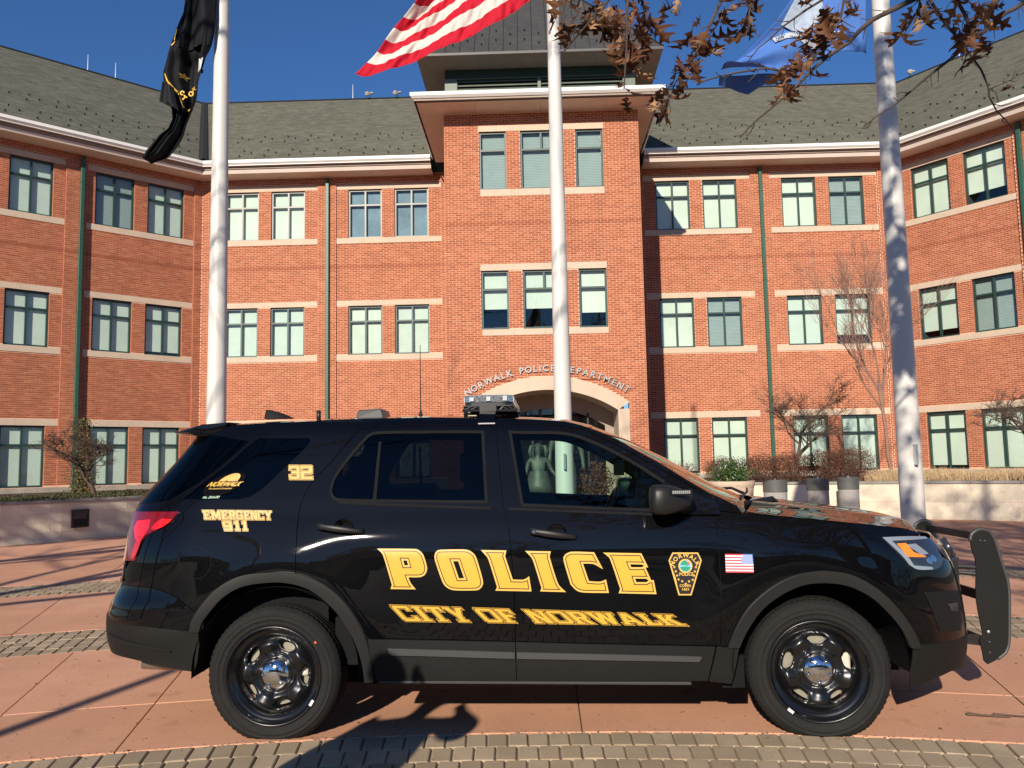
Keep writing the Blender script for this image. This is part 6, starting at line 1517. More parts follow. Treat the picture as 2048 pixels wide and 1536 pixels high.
for (x, y, lab) in ((-9.72, 17.62, 'black square vent box in the left seating wall'), (7.35, 20.08, 'black square vent box in the right seating wall')):
    an_ = math.atan2(*( (1.35, .77) if x < 0 else (-.90, 2.22))) if x < 0 else math.atan2(-.90, 2.22)
    t = thing('wall_vent', lab, 'wall vent', (x, y, .46), an_)  # black vent box in the wall face, holds no lamp
    b_ = MB(); b_.box(-.19, .19, -.045, -.01, -.19, -.155); b_.box(-.19, .19, -.045, -.01, .155, .19); b_.box(-.19, -.155, -.045, -.01, -.155, .155); b_.box(.155, .19, -.045, -.01, -.155, .155); b_.build('dark_housing', M_black, t)
    MB().box(-.155, .155, -.02, -.008, -.155, .155).build('vent_back', M_dark, t)
    MB().add([(-.155, -.022, .0), (.155, -.022, .0), (.155, -.040, .15), (-.155, -.040, .15)], [(0, 1, 2, 3)]).build('vent_hood', M_lampdark, t)
M_boll = simple('grey_bollard_concrete', (.30, .29, .27), .85, var=.15, scale=5, fine=12); M_bollb = simple('dark_bollard_band', (.085, .09, .085), .6, var=.12, scale=6)
for i, (x, y, r, h, lab) in enumerate(((4.72, 16.6, .235, 1.03, 'grey concrete bollard nearest the evergreen planter'), (5.62, 16.8, .215, 1.04, 'middle grey concrete bollard of the three on the right'), (6.22, 16.8, .205, 1.05, 'grey concrete bollard nearest the right flagpole'))):
    t = thing('bollard', lab, 'bollard', (x, y, 0), 0, 'concrete bollards before the wall')
    MB().lathe([(r*.96, 0), (r*.96, h-.235), (0, h-.235)], 32).build('shaft', M_boll, t, smooth=False)
    MB().lathe([(r*.98, h-.235), (r, h-.225), (r, h-.02), (r*.96, h), (0, h+.004)], 32).build('band', M_bollb, t, smooth=False)
    MB().lathe([(0, .035), (.012, .03), (.015, 0)], 10, Matrix.Translation((0, -.02, h))).build('eye_bolt', M_silver, t)
# ---- plants
M_twig = simple('brown_twig', (.10, .065, .045), .9, var=.25, scale=8); M_barb = attr_mat('russet_leaf', [(0, (.07, .025, .018)), (.6, (.13, .05, .032)), (1, (.20, .09, .05))], .85, 3, .2, 0, 60)
M_ever = attr_mat('evergreen_leaf', [(0, (.018, .05, .012)), (.6, (.045, .10, .022)), (1, (.12, .17, .05))], .6, 4, .2, 0, 60)
M_straw = attr_mat('dry_grass_blade', [(0, (.36, .24, .12)), (1, (.62, .45, .26))], .9, 4, .15, 0, 60)
M_ivy = attr_mat('ground_ivy_leaf', [(0, (.02, .028, .010)), (.6, (.05, .065, .02)), (1, (.13, .085, .03))], .7, 4, .2, 0, 60)
M_var = attr_mat('variegated_leaf', [(0, (.06, .10, .02)), (.5, (.18, .22, .06)), (1, (.42, .42, .20))], .6, 4, .2, 0, 60)
M_rose = attr_mat('vine_leaf', [(0, (.06, .09, .02)), (.5, (.14, .15, .045)), (.9, (.24, .13, .05)), (1, (.30, .10, .05))], .7, 4, .2, 0, 60)
def leafquad(mb, p, s, tint=None):
    a = Vector((random.gauss(0, 1), random.gauss(0, 1), random.gauss(0, 1))).normalized(); b = a.orthogonal().normalized(); b = Matrix.Rotation(random.uniform(0, 6.3), 3, a) @ b
    p = Vector(p); c = a.cross(b)
    mb.add([p-b*s*.5, p+c*s*.28, p+b*s*.5, p-c*s*.28], [(0, 1, 2, 3)], tint)
def blob_leaves(mb, c, r, n, s, squash=1.0, shell=.35):
    for _ in range(n):
        d = Vector((random.gauss(0, 1), random.gauss(0, 1), random.gauss(0, 1))).normalized(); q = random.uniform(shell, 1)**.6
        w_ = 1+.28*noise.noise(d*2.3+Vector(c)); p = Vector(c)+Vector((d.x*r[0], d.y*r[1], d.z*r[2]*squash))*q*w_
        if p.z < .8: p.z = .8+random.uniform(0, .1)
        leafquad(mb, p, s*random.uniform(.6, 1.3))
def twigs(mb, c, r, n, rad=.004, up=.6):
    for _ in range(n):
        a = random.uniform(0, 6.28); b0 = Vector((c[0]+random.uniform(-.25, .25)*r[0], c[1]+random.uniform(-.25, .25)*r[1], .8)); d = Vector((math.cos(a)*r[0], math.sin(a)*r[1], 0))*random.uniform(.2, 1)
        p = [b0]; 
        for k in range(1, 5): t = k/4; p.append(b0+d*t**1.2+Vector((random.uniform(-.04, .04), random.uniform(-.04, .04), (c[2]+r[2]-.8)*random.uniform(.75, 1.05)*math.sin(t*1.5)*up/.6*.9)))
        mb.tube(p, [rad*(1-.7*k/4) for k in range(5)], 3, cap=False)
# russet hedge of barberry
for i, (x, y, r) in enumerate(((4.9, 21.9, .55), (5.75, 21.6, .6), (6.5, 21.3, .62), (7.25, 21.0, .60), (7.85, 20.9, .58))):
    t = thing('barberry_shrub', ['leafless russet barberry shrub behind the evergreen planter', 'second russet barberry shrub from the evergreen planter', 'russet barberry shrub in the middle of the hedge', 'russet barberry shrub above the right wall vent', 'tallest russet barberry shrub, next to the dry grass'][i], 'shrub', (x, y, .8), 0, 'russet barberry shrubs')
    mb = MB(); twigs(mb, (x, y, 1.15+.06*i), (r, .5, .36), 120, .005); mb.v = [(a-x, b-y, c-.8) for a, b, c in mb.v]; mb.build('stems', M_twig, t)
    mb = MB(); blob_leaves(mb, (x, y, 1.10+.05*i), (r, .5, .44), 4200, .036); mb.v = [(a-x, b-y, c-.8) for a, b, c in mb.v]; mb.build('foliage', M_barb, t)
# straw-coloured ornamental grass
gr_ = MB()
for _ in range(9000):
    u = random.random(); x = 8.1+u*5.6; yb = np.interp(x, [8.9, 10.48, 12.2, 14.2], [19.65, 18.55, 17.1, 15.4]); y = yb+random.uniform(.15, 1.6)
    if x < 8.9: y = 20.0+random.uniform(0, 1.2)
    cl = math.sin(x*6)+math.sin(y*5+x*2); h = random.uniform(.16, .34)+.05*cl; a = random.uniform(0, 6.28); b = random.uniform(.05, .22)
    dx, dy = math.cos(a)*b, math.sin(a)*b; w_ = .004
    gr_.add([(x-w_, y, .8), (x+w_, y, .8), (x+dx*.5+w_*.7, y+dy*.5, .8+h*.75), (x+dx*.5-w_*.7, y+dy*.5, .8+h*.75), (x+dx*1.1, y+dy*1.1, .8+h)], [(0, 1, 2, 3), (3, 2, 4)])
tag(gr_.build('ornamental_grass', M_straw, None, kind='stuff'), 'tufts of straw-coloured grass along the top of the right wall', 'grass')
# evergreen arrangement in a cream pot
t = thing('potted_evergreen', 'round cream planter full of dark green evergreen sprigs with small white lights', 'planter', (4.10, 17.6, 0))
MB().lathe([(.30, 0), (.40, .25), (.45, .85), (.48, .93), (.48, 1.0), (.44, 1.0), (.42, .9), (0, .9)], 32).build('pot', M_stone, t, smooth=False)
mb = MB()
for _ in range(90):
    a = random.uniform(0, 6.28); r_ = random.uniform(.05, .56); h = random.uniform(.3, .66)*(1-.45*r_/.5); base_ = Vector((math.cos(a)*.2*random.random(), math.sin(a)*.2*random.random(), .92)); tip = Vector((math.cos(a)*r_, math.sin(a)*r_, .95+h))
    for k in range(34): q = random.random(); p = base_.lerp(tip, q); p += Vector((random.gauss(0, .03), random.gauss(0, .03), random.gauss(0, .03))); leafquad(mb, p, random.uniform(.03, .06))
mb.build('foliage', M_ever, t)
lt_ = MB()
for _ in range(16): a = random.uniform(3.4, 6.0); r_ = random.uniform(.2, .46); lt_.lathe([(0, -.012), (.012, 0), (0, .012)], 6, Matrix.Translation((math.cos(a)*r_, math.sin(a)*r_*.8-.05, random.uniform(1.0, 1.35))))
lt_.build('small_lights', M_pale, t, kind='stuff')
for (x, y, s, lab) in ((3.1, 17.9, .42, 'low twiggy bush beside the evergreen planter'),):
    t = thing('twiggy_bush', lab, 'shrub', (x, y, 0)); mb = MB(); twigs(mb, (x, y, 1.1), (s, s, .35), 130, .004); blob_leaves(mb, (x, y, 1.15), (s, s, .33), 900, .03); mb.v = [(a-x, b-y, c-.0) for a, b, c in mb.v]; mb.build('stems', M_barb, t)
    MB().lathe([(.30, 0), (.38, .5), (.42, .85), (.36, .85), (0, .8)], 24).build('pot', M_stone, t)
for (x, y, s, lab, mt_) in ((1.05, 14.5, .34, 'planter of reddish winter stems seen through the front door window', M_barb), (1.95, 14.7, .40, 'planter with a pale green variegated bush near the entrance', M_var)):
    t = thing('planter', lab, 'planter', (x, y, 0)); MB().lathe([(.28, 0), (.36, .4), (.40, .78), (.36, .78), (0, .72)], 24).build('pot', M_stone, t)
    mb = MB(); blob_leaves(mb, (x, y, 1.12), (s, s, .34), 1500, .045); mb.v = [(a-x, b-y, c) for a, b, c in mb.v]; mb.build('foliage', mt_, t)
# ground ivy in the left bed
iv = MB()
for _ in range(9000):
    u = random.random(); i = min(int(u*6), 5); q = u*6-i; x = wl_[i][0]*(1-q)+wl_[i+1][0]*q; y = wl_[i][1]*(1-q)+wl_[i+1][1]*q; k = random.random()**1.6*4.5; x -= k*.72; y += .18+k*.62
    leafquad(iv, (x, y, .81+random.uniform(0, .09)+.08*abs(noise.noise(Vector((x*1.3, y*1.3, 0))))), random.uniform(.03, .07))
tag(iv.build('ground_ivy', M_ivy, None, kind='stuff'), 'dark ivy and leaf litter covering the bed behind the left wall', 'ground cover')
# ---- bare trees
def bare_tree(name, label, x, y, z0, h, r0, spread, seed, mat=None, levels=5, upright=.5, group=None, kids=3, fine=3, twig_r=.0035, first=.28):
    rnd = random.Random(seed); t = thing(name, label, 'tree', (x, y, z0), 0, group); trunk = MB(); crown = MB()
    def grow_(p, d, L, r, lv, mb):
        n = 4 if lv < 3 else 3; pts = [p]; rr = [r]; q = p.copy(); dd = d.copy()
        for k in range(n):
            dd = (dd+Vector((rnd.gauss(0, .16), rnd.gauss(0, .16), rnd.gauss(0, .10)+.05*upright))).normalized(); q = q+dd*L/n; pts.append(q.copy()); rr.append(max(twig_r*.5, r*(1-.42*(k+1)/n)))
        mb.tube(pts, rr, 7 if lv == 0 else (5 if lv < 2 else 3), cap=False)
        if lv >= levels: return
        kk = kids if lv else kids+2
        for i in range(kk):
            f = rnd.uniform(.35, 1) if lv else rnd.uniform(first+.25, 1); j = min(int(f*n), n-1); s = pts[j].lerp(pts[j+1], f*n-j); a = rnd.uniform(0, 6.283)
            side = Vector((math.cos(a), math.sin(a), 0)); nd = (dd*(.55+upright*.6)+side*spread*rnd.uniform(.5, 1.1)+Vector((0, 0, .15*upright))).normalized()
            grow_(s, nd, L*rnd.uniform(.52, .80), max(twig_r, r*(.48 if lv else .5)), lv+1, crown)
    grow_(Vector((0, 0, 0)), Vector((0, 0, 1)), h*.42, r0, 0, trunk)
    trunk.build('trunk', mat or M_twig, t, smooth=True); crown.build('branches', mat or M_twig, t); return t
M_greybark = simple('pale_bark', (.26, .15, .11), .9, var=.2, scale=6)
bare_tree('slender_bare_tree', 'slender leafless tree behind the right flagpole, taller than the second-floor sills', 9.0, 21.2, .80, 6.2, .055, .48, 16, M_greybark, 5, .95, kids=4, twig_r=.0038)
bare_tree('crab_apple', 'gnarled leafless crab apple before the ground-floor windows on the left', -11.0, 20.6, .80, 2.6, .055, 1.0, 5, None, 5, .42, kids=4, twig_r=.004, first=.1)
bare_tree('crab_apple', 'gnarled leafless crab apple behind the russet hedge on the right', 7.5, 24.0, .80, 3.6, .06, 1.0, 8, None, 5, .42, kids=4, twig_r=.005, first=.1)
bare_tree('crab_apple', 'dense leafless crab apple at the right edge above the dry grass', 12.3, 20.8, .80, 3.2, .06, 1.0, 21, None, 5, .42, kids=4, twig_r=.005, first=.1)
# climbing plant at the left downspout
t = thing('climbing_rose', 'leafy climber scrambling up the left green downspout with bare canes at its foot', 'climber', (-12.75, 23.3, .8)); vx_, vy_ = -12.75, 23.3
mb = MB()
for _ in range(2600):
    z = random.random()**1.3*2.1; w_ = .30*(1-z/2.6)+.04; leafquad(mb, (random.gauss(-.05, w_*.6), random.gauss(0, .14), z+.05), random.uniform(.04, .09))
mb.build('foliage', M_rose, t); mb = MB(); 
for _ in range(60):
    a = random.uniform(0, 6.28); r_ = random.uniform(.15, .9); h = random.uniform(.5, 1.9); mb.tube([(0, 0, 0), (math.cos(a)*r_*.3, math.sin(a)*r_*.3, h*.5), (math.cos(a)*r_*.7, math.sin(a)*r_*.7, h*.85), (math.cos(a)*r_*1.1, math.sin(a)*r_*1.1, h*.9)], [.008, .006, .005, .003], 3, cap=False)
mb.build('canes', M_twig, t)

# ================================================================ PEOPLE: statues by the door, bystander beside the camera
def figure(root, H, joints, mats, sub=1):
    """one continuous skinned body; joints: name -> (x, y, z, radius); edges by list"""
    J, E = joints; names = list(J); me = bpy.data.meshes.new('body'); me.from_pydata([Vector(J[k][:3])*H for k in names], [(names.index(a), names.index(b)) for a, b in E], [])
    o = bpy.data.objects.new('body', me); C.objects.link(o); s = o.modifiers.new('skin', 'SKIN'); s.use_smooth_shade = True
    me.skin_vertices.new() if not me.skin_vertices else None
    for i, k in enumerate(names): r_ = J[k][3]*H; me.skin_vertices[0].data[i].radius = (r_, r_ if len(J[k]) < 5 else J[k][4]*H); me.skin_vertices[0].data[i].use_root = (k == 'pelvis')
    ss = o.modifiers.new('sub', 'SUBSURF'); ss.levels = sub; ss.render_levels = sub
    bpy.context.view_layer.update(); m2 = bpy.data.meshes.new_from_object(o.evaluated_get(bpy.context.evaluated_depsgraph_get())); bpy.data.objects.remove(o)
    m2.materials.clear()
    for mt, _ in mats: m2.materials.append(mt)
    for p in m2.polygons:
        c = p.center/H; p.use_smooth = True
        for i, (_, test) in enumerate(mats):
            if test(c): p.material_index = i
    return link('body', m2, root)
def body_joints(arm_l, arm_r, skirt=0, coat=0):
    J = {'pelvis': (0, 0, .53, .075), 'waist': (0, 0, .62, .068), 'chest': (0, 0, .74, .088), 'neckb': (0, .005, .835, .042), 'neck': (0, .0, .86, .030), 'jaw': (0, -.012, .895, .040), 'head': (0, 0, .94, .050), 'crown': (0, .004, .975, .036),
         'hipL': (-.055, 0, .50, .055), 'kneeL': (-.060, -.005, .28, .036), 'ankL': (-.062, .012, .05, .024), 'toeL': (-.072, -.075, .018, .020),
         'hipR': (.055, 0, .50, .055), 'kneeR': (.060, -.005, .28, .036), 'ankR': (.062, .012, .05, .024), 'toeR': (.072, -.075, .018, .020),
         'shL': (-.105, 0, .81, .036), 'elL': arm_l[0]+(.025,), 'wrL': arm_l[1]+(.017,), 'haL': arm_l[2]+(.018,), 'shR': (.105, 0, .81, .036), 'elR': arm_r[0]+(.025,), 'wrR': arm_r[1]+(.017,), 'haR': arm_r[2]+(.018,)}
    E = [('pelvis', 'waist'), ('waist', 'chest'), ('chest', 'neckb'), ('neckb', 'neck'), ('neck', 'jaw'), ('jaw', 'head'), ('head', 'crown'), ('pelvis', 'hipL'), ('hipL', 'kneeL'), ('kneeL', 'ankL'), ('ankL', 'toeL'), ('pelvis', 'hipR'), ('hipR', 'kneeR'), ('kneeR', 'ankR'), ('ankR', 'toeR'), ('chest', 'shL'), ('shL', 'elL'), ('elL', 'wrL'), ('wrL', 'haL'), ('chest', 'shR'), ('shR', 'elR'), ('elR', 'wrR'), ('wrR', 'haR')]
    return J, E
M_bronze = simple('weathered_bronze', (.08, .088, .07), .55, metal=.3, var=.25, scale=14)
def details(root, H, mat, hairmat, pig=False, hair=True, hands=None):
    if hair:
        mb = MB(); n = 16; pr = []
        for i in range(9):
            a = math.pi*i/16; pr.append((.054*H*math.sin(a)+.001, .058*H*math.cos(a)))
        mb.lathe(pr[::-1], n, Matrix.Translation((0, .010*H, .945*H)) @ Matrix.Rotation(R(-18), 4, 'X')); mb.build('hair', hairmat, root, smooth=True)
        if pig:
            for s in (-1, 1):
                mb = MB().tube([Vector((s*.045, .01, .965))*H, Vector((s*.085, .012, .965))*H, Vector((s*.10, .012, .90))*H, Vector((s*.092, .005, .83))*H], [.014*H, .026*H, .030*H, .012*H], 8); mb.build('pigtail', hairmat, root, smooth=True)
    fc = MB()
    for s in (-1, 1): fc.lathe([(0, -.006*H), (.006*H, 0), (0, .006*H)], 8, Matrix.Translation((s*.019*H, -.046*H, .94*H)))
    fc.build('eyes', hairmat, root, smooth=True)
    nz = MB().add([Vector(p)*H for p in ((0, -.046, .945), (-.008, -.044, .918), (.008, -.044, .918), (0, -.062, .920))], [(0, 1, 3), (0, 3, 2), (1, 2, 3)]); nz.build('nose', mat, root)
    mt_ = MB().box(-.014*H, .014*H, -.0505*H, -.046*H, .899*H, .904*H); mt_.build('mouth', hairmat, root)
    for s in (-1, 1): MB().lathe([(0, -.006*H), (.012*H, -.004*H), (.014*H, .003*H), (0, .006*H)], 8, Matrix.Translation((s*.052*H, .004*H, .935*H)) @ Matrix.Rotation(R(90), 4, 'Y')).build('ear', mat, root)
    for hc, ax in (hands or []):
        hc = Vector(hc)*H; ax = Vector(ax).normalized(); sd = ax.orthogonal().normalized(); up_ = ax.cross(sd)
        for k, (o_, L_) in enumerate(((-.017, .036), (-.006, .042), (.005, .040), (.016, .031))):
            b0 = hc+sd*o_*H; mb = MB().tube([b0, b0+ax*L_*H*.5, b0+ax*L_*H*.8+up_*.008*H, b0+ax*L_*H*.95+up_*.018*H], [.0055*H, .005*H, .0045*H, .004*H], 6); mb.build('finger', mat, root, smooth=True)
        mb = MB().tube([hc-sd*.014*H-ax*.02*H, hc-sd*.03*H, hc-sd*.034*H+ax*.016*H], [.007*H, .006*H, .0045*H], 6); mb.build('thumb', mat, root, smooth=True)
M_plinth = simple('plinth_stone', (.28, .27, .25), .85, var=.12)
st1 = thing('girl_statue', 'weathered statue of a girl with pigtails, seen through the front door window of the car', 'statue', (.06, 14.0, 0), 0)
bevel(MB().box(-.32, .32, -.3, .3, 0, .42).build('plinth', M_plinth, st1), .02, 1)
g1 = link('figure', None, st1); g1.location = (0, 0, .42)
figure(g1, 1.36, body_joints(((-.15, .0, .66), (-.17, -.03, .53), (-.172, -.035, .50)), ((.16, .0, .67), (.23, -.03, .58), (.25, -.035, .56))), [(M_bronze, lambda c: True)])
details(g1, 1.36, M_bronze, M_bronze, True)
sk = MB().lathe([(.105, .66), (.125, .60), (.150, .50), (.185, .40), (.165, .41), (0, .45)], 20, Matrix.Scale(1.36, 4)); sk.build('dress', M_bronze, g1, smooth=True)
st2 = thing('officer_statue', 'weathered statue of an adult standing beside the girl statue near the entrance', 'statue', (.52, 14.1, 0), 0)
bevel(MB().box(-.30, .36, -.3, .3, 0, .42).build('plinth', M_plinth, st2), .02, 1)
g2 = link('figure', None, st2); g2.location = (0, 0, .42)
figure(g2, 1.82, body_joints(((-.145, .0, .66), (-.15, -.03, .53), (-.148, -.035, .50)), ((.15, .0, .66), (.165, -.02, .53), (.166, -.025, .50))), [(M_bronze, lambda c: True)])
details(g2, 1.82, M_bronze, M_bronze)
lp_ = thing('person', 'person in a dark winter coat standing left of the camera with one elbow out', 'person', (-1.62, 1.60, 0), R(180))
M_coat = simple('dark_coat', (.03, .032, .04), .9, var=.15, scale=30, bmp=.2); M_trou = simple('grey_trousers', (.09, .09, .095), .9, var=.1, scale=30); M_skin = simple('skin', (.45, .26, .19), .55, var=.05); M_hair = simple('dark_hair', (.03, .02, .015), .7)
J, E = body_joints(((-.215, -.04, .76), (-.17, -.15, .80), (-.14, -.17, .83)), ((.16, .01, .66), (.165, -.03, .53), (.165, -.04, .50)))
J['chest'] = (0, 0, .74, .155); J['waist'] = (0, 0, .62, .160); J['pelvis'] = (0, 0, .53, .145); J['hipL'] = (-.06, 0, .48, .070); J['hipR'] = (.06, 0, .48, .070); J['elL'] = (-.215, -.04, .76, .062); J['elR'] = (.17, .01, .66, .038)
figure(lp_, 1.80, (J, E), [(M_coat, lambda c: True), (M_trou, lambda c: c.z < .45 and abs(c.x) < .14), (M_black, lambda c: c.z < .045), (M_skin, lambda c: c.z > .868 or (abs(c.x) > .155 and c.z < .515) or (c.y < -.105 and c.z > .6 and c.z < .8))], 2)
details(lp_, 1.80, M_skin, M_hair, hands=[((-.136, -.172, .838), (.3, -.3, .9)), ((.166, -.042, .49), (0, -.05, -1))])

# ================================================================ OAK OVERHEAD
M_bark = simple('oak_bark', (.075, .055, .045), .95, var=.35, scale=12, bmp=.8)
def leaf_mat():
    m, n, b = nodes('dead_oak_leaf'); a = n.nodes.new('ShaderNodeAttribute'); a.attribute_name = 'tint'
    oi = n.nodes.new('ShaderNodeObjectInfo'); c = ramp(n, oi.outputs['Random'], [(0, (.05, .020, .011)), (.4, (.13, .052, .024)), (.72, (.25, .115, .052)), (1, (.48, .29, .16))])
    v = coord(n, 'Object'); f = noise_n(n, v, 30, 4, .6); c = mixc(n, 1.0, c, ramp(n, f, [(.3, (.72,)*3), (.7, (1.25,)*3)]), 'MULTIPLY')
    n.links.new(c, b.inputs['Base Color']); b.inputs['Roughness'].default_value = .6; b.inputs['Specular IOR Level'].default_value = .35
    tr = n.nodes.new('ShaderNodeBsdfTranslucent'); n.links.new(c, tr.inputs[0]); mx = n.nodes.new('ShaderNodeMixShader'); mx.inputs[0].default_value = .25
    n.links.new(b.outputs[0], mx.inputs[1]); n.links.new(tr.outputs[0], mx.inputs[2]); n.links.new(mx.outputs[0], n.nodes['Material Output'].inputs[0]); bump(n, b, f, .3, .004); return m
M_leaf = leaf_mat()
oak = thing('oak_tree', 'oak with brown dead leaves overhanging the plaza, branches hanging into the top right', 'tree', (4.9, -2.3, 0)); OO = Vector((4.9, -2.3, 0))
def br(pts, r0, r1, nm='branch', n=7):
    P = [Vector(p)-OO for p in pts]; k = len(P)
    # small kinks
    Q_ = [P[0]]
    for a, b in zip(P, P[1:]):
        L = (b-a).length
        if L > .12: Q_.append(a.lerp(b, .5)+Vector((random.gauss(0, .006), random.gauss(0, .006), random.gauss(0, .006))))
        Q_.append(b)
    k = len(Q_); return MB().tube(Q_, [r0+(r1-r0)*i/(k-1) for i in range(k)], n).build(nm, M_bark, oak, smooth=True)
br([(4.9, -2.3, 0), (4.88, -2.28, .15), (4.86, -2.25, 1.2), (4.8, -2.2, 2.6), (4.7, -2.1, 4.2), (4.6, -2.0, 6.5), (4.5, -1.9, 8.5), (4.5, -1.8, 10.2)], .32, .06, 'trunk', 16)
br([(4.8, -2.2, 2.9), (4.2, -1.0, 3.9), (3.6, .6, 4.5), (3.0, 2.2, 4.6), (2.5, 3.6, 4.3), (2.2, 3.9, 4.05)], .13, .03)
br([(3.6, .6, 4.5), (2.6, 1.8, 4.7), (1.7, 2.9, 4.5), (1.0, 3.4, 4.2), (.5, 3.5, 3.95), (.2, 3.45, 3.75)], .07, .014)
for k_, (s_, e_) in enumerate((((2.2, 3.9, 4.05), (2.526, 3.9, 3.725)), ((2.3, 3.75, 4.15), (1.92, 3.7, 3.626)), ((2.2, 3.9, 4.05), (1.892, 3.8, 3.713)), ((2.2, 3.9, 4.05), (2.047, 3.85, 3.738)), ((.5, 3.5, 3.95), (.473, 3.5, 3.627)), ((.5, 3.5, 3.95), (.395, 3.55, 3.59)), ((1.0, 3.4, 4.2), (.933, 3.6, 3.649)), ((1.7, 2.9, 4.5), (1.448, 3.6, 3.63)), ((1.7, 2.9, 4.5), (1.491, 3.65, 3.66)), ((.2, 3.45, 3.75), (.186, 3.4, 3.552)), ((1.0, 3.4, 4.2), (1.045, 3.6, 3.645)), ((1.7, 2.9, 4.5), (1.472, 3.6, 3.653)), ((2.3, 3.75, 4.15), (1.832, 3.7, 3.678)))):
    br([s_, e_], .012, .009, n=5)
BR = {
 'a': ([(2.526, 3.9, 3.725), (2.419, 3.9, 3.64), (2.317, 3.88, 3.58), (2.21, 3.9, 3.492), (2.122, 3.9, 3.424), (2.076, 3.92, 3.388), (1.896, 3.9, 3.25), (1.758, 3.88, 3.137), (1.614, 3.9, 3.039)], .0125, .003),
 'b': ([(1.92, 3.7, 3.626), (1.788, 3.7, 3.558), (1.696, 3.68, 3.508), (1.604, 3.7, 3.47), (1.552, 3.72, 3.433), (1.484, 3.7, 3.36), (1.392, 3.7, 3.303), (1.255, 3.7, 3.178), (1.124, 3.72, 3.07), (.97, 3.7, 2.926)], .0145, .003),
 'c': ([(1.392, 3.7, 3.303), (1.304, 3.7, 3.28), (1.187, 3.7, 3.233), (.984, 3.7, 3.237), (.903, 3.7, 3.223), (.817, 3.7, 3.2), (.784, 3.7, 3.181)], .007, .003),
 'd': ([(1.892, 3.8, 3.713), (1.92, 3.8, 3.612), (1.966, 3.8, 3.521), (2.055, 3.8, 3.401), (2.078, 3.8, 3.351), (2.134, 3.8, 3.261), (2.16, 3.8, 3.18), (2.163, 3.8, 3.126), (2.191, 3.8, 3.057), (2.266, 3.8, 2.956)], .0085, .0022),
 'e': ([(2.047, 3.85, 3.738), (2.071, 3.85, 3.636), (2.121, 3.85, 3.508), (2.148, 3.85, 3.452), (2.182, 3.85, 3.466)], .0095, .008),
 'f': ([(2.166, 3.8, 3.165), (2.24, 3.8, 3.194), (2.36, 3.8, 3.252)], .003, .002),
 'g': ([(.473, 3.5, 3.627), (.455, 3.5, 3.488), (.446, 3.5, 3.352), (.441, 3.5, 3.263), (.432, 3.5, 3.167), (.425, 3.5, 3.081)], .008, .003),
 'h': ([(.395, 3.55, 3.59), (.347, 3.55, 3.479), (.28, 3.55, 3.413), (.234, 3.55, 3.361), (.158, 3.55, 3.27)], .0065, .002),
 'i': ([(.933, 3.6, 3.649), (.889, 3.6, 3.531), (.843, 3.6, 3.435), (.803, 3.6, 3.349), (.751, 3.6, 3.264), (.701, 3.6, 3.209), (.658, 3.6, 3.129), (.628, 3.6, 3.035)], .0095, .002),
 'j': ([(1.448, 3.6, 3.63), (1.339, 3.6, 3.515), (1.268, 3.6, 3.473), (1.152, 3.6, 3.392), (1.042, 3.6, 3.297), (.99, 3.6, 3.231)], .007, .0022),
 'k': ([(1.491, 3.65, 3.66), (1.457, 3.65, 3.54), (1.434, 3.65, 3.441), (1.351, 3.65, 3.327), (1.3, 3.65, 3.26)], .007, .004),
 'l': ([(.186, 3.4, 3.552), (.172, 3.4, 3.44), (.158, 3.4, 3.305)], .007, .003), 'm': ([(1.045, 3.6, 3.645), (1.028, 3.6, 3.526), (1.006, 3.6, 3.385)], .006, .003),
 'n': ([(1.472, 3.6, 3.653), (1.458, 3.6, 3.488)], .006, .004), 'o': ([(1.832, 3.7, 3.678), (1.816, 3.7, 3.509), (1.781, 3.7, 3.413)], .006, .003)}
for k_, (p_, a_, b_) in BR.items(): br(p_, a_, b_)
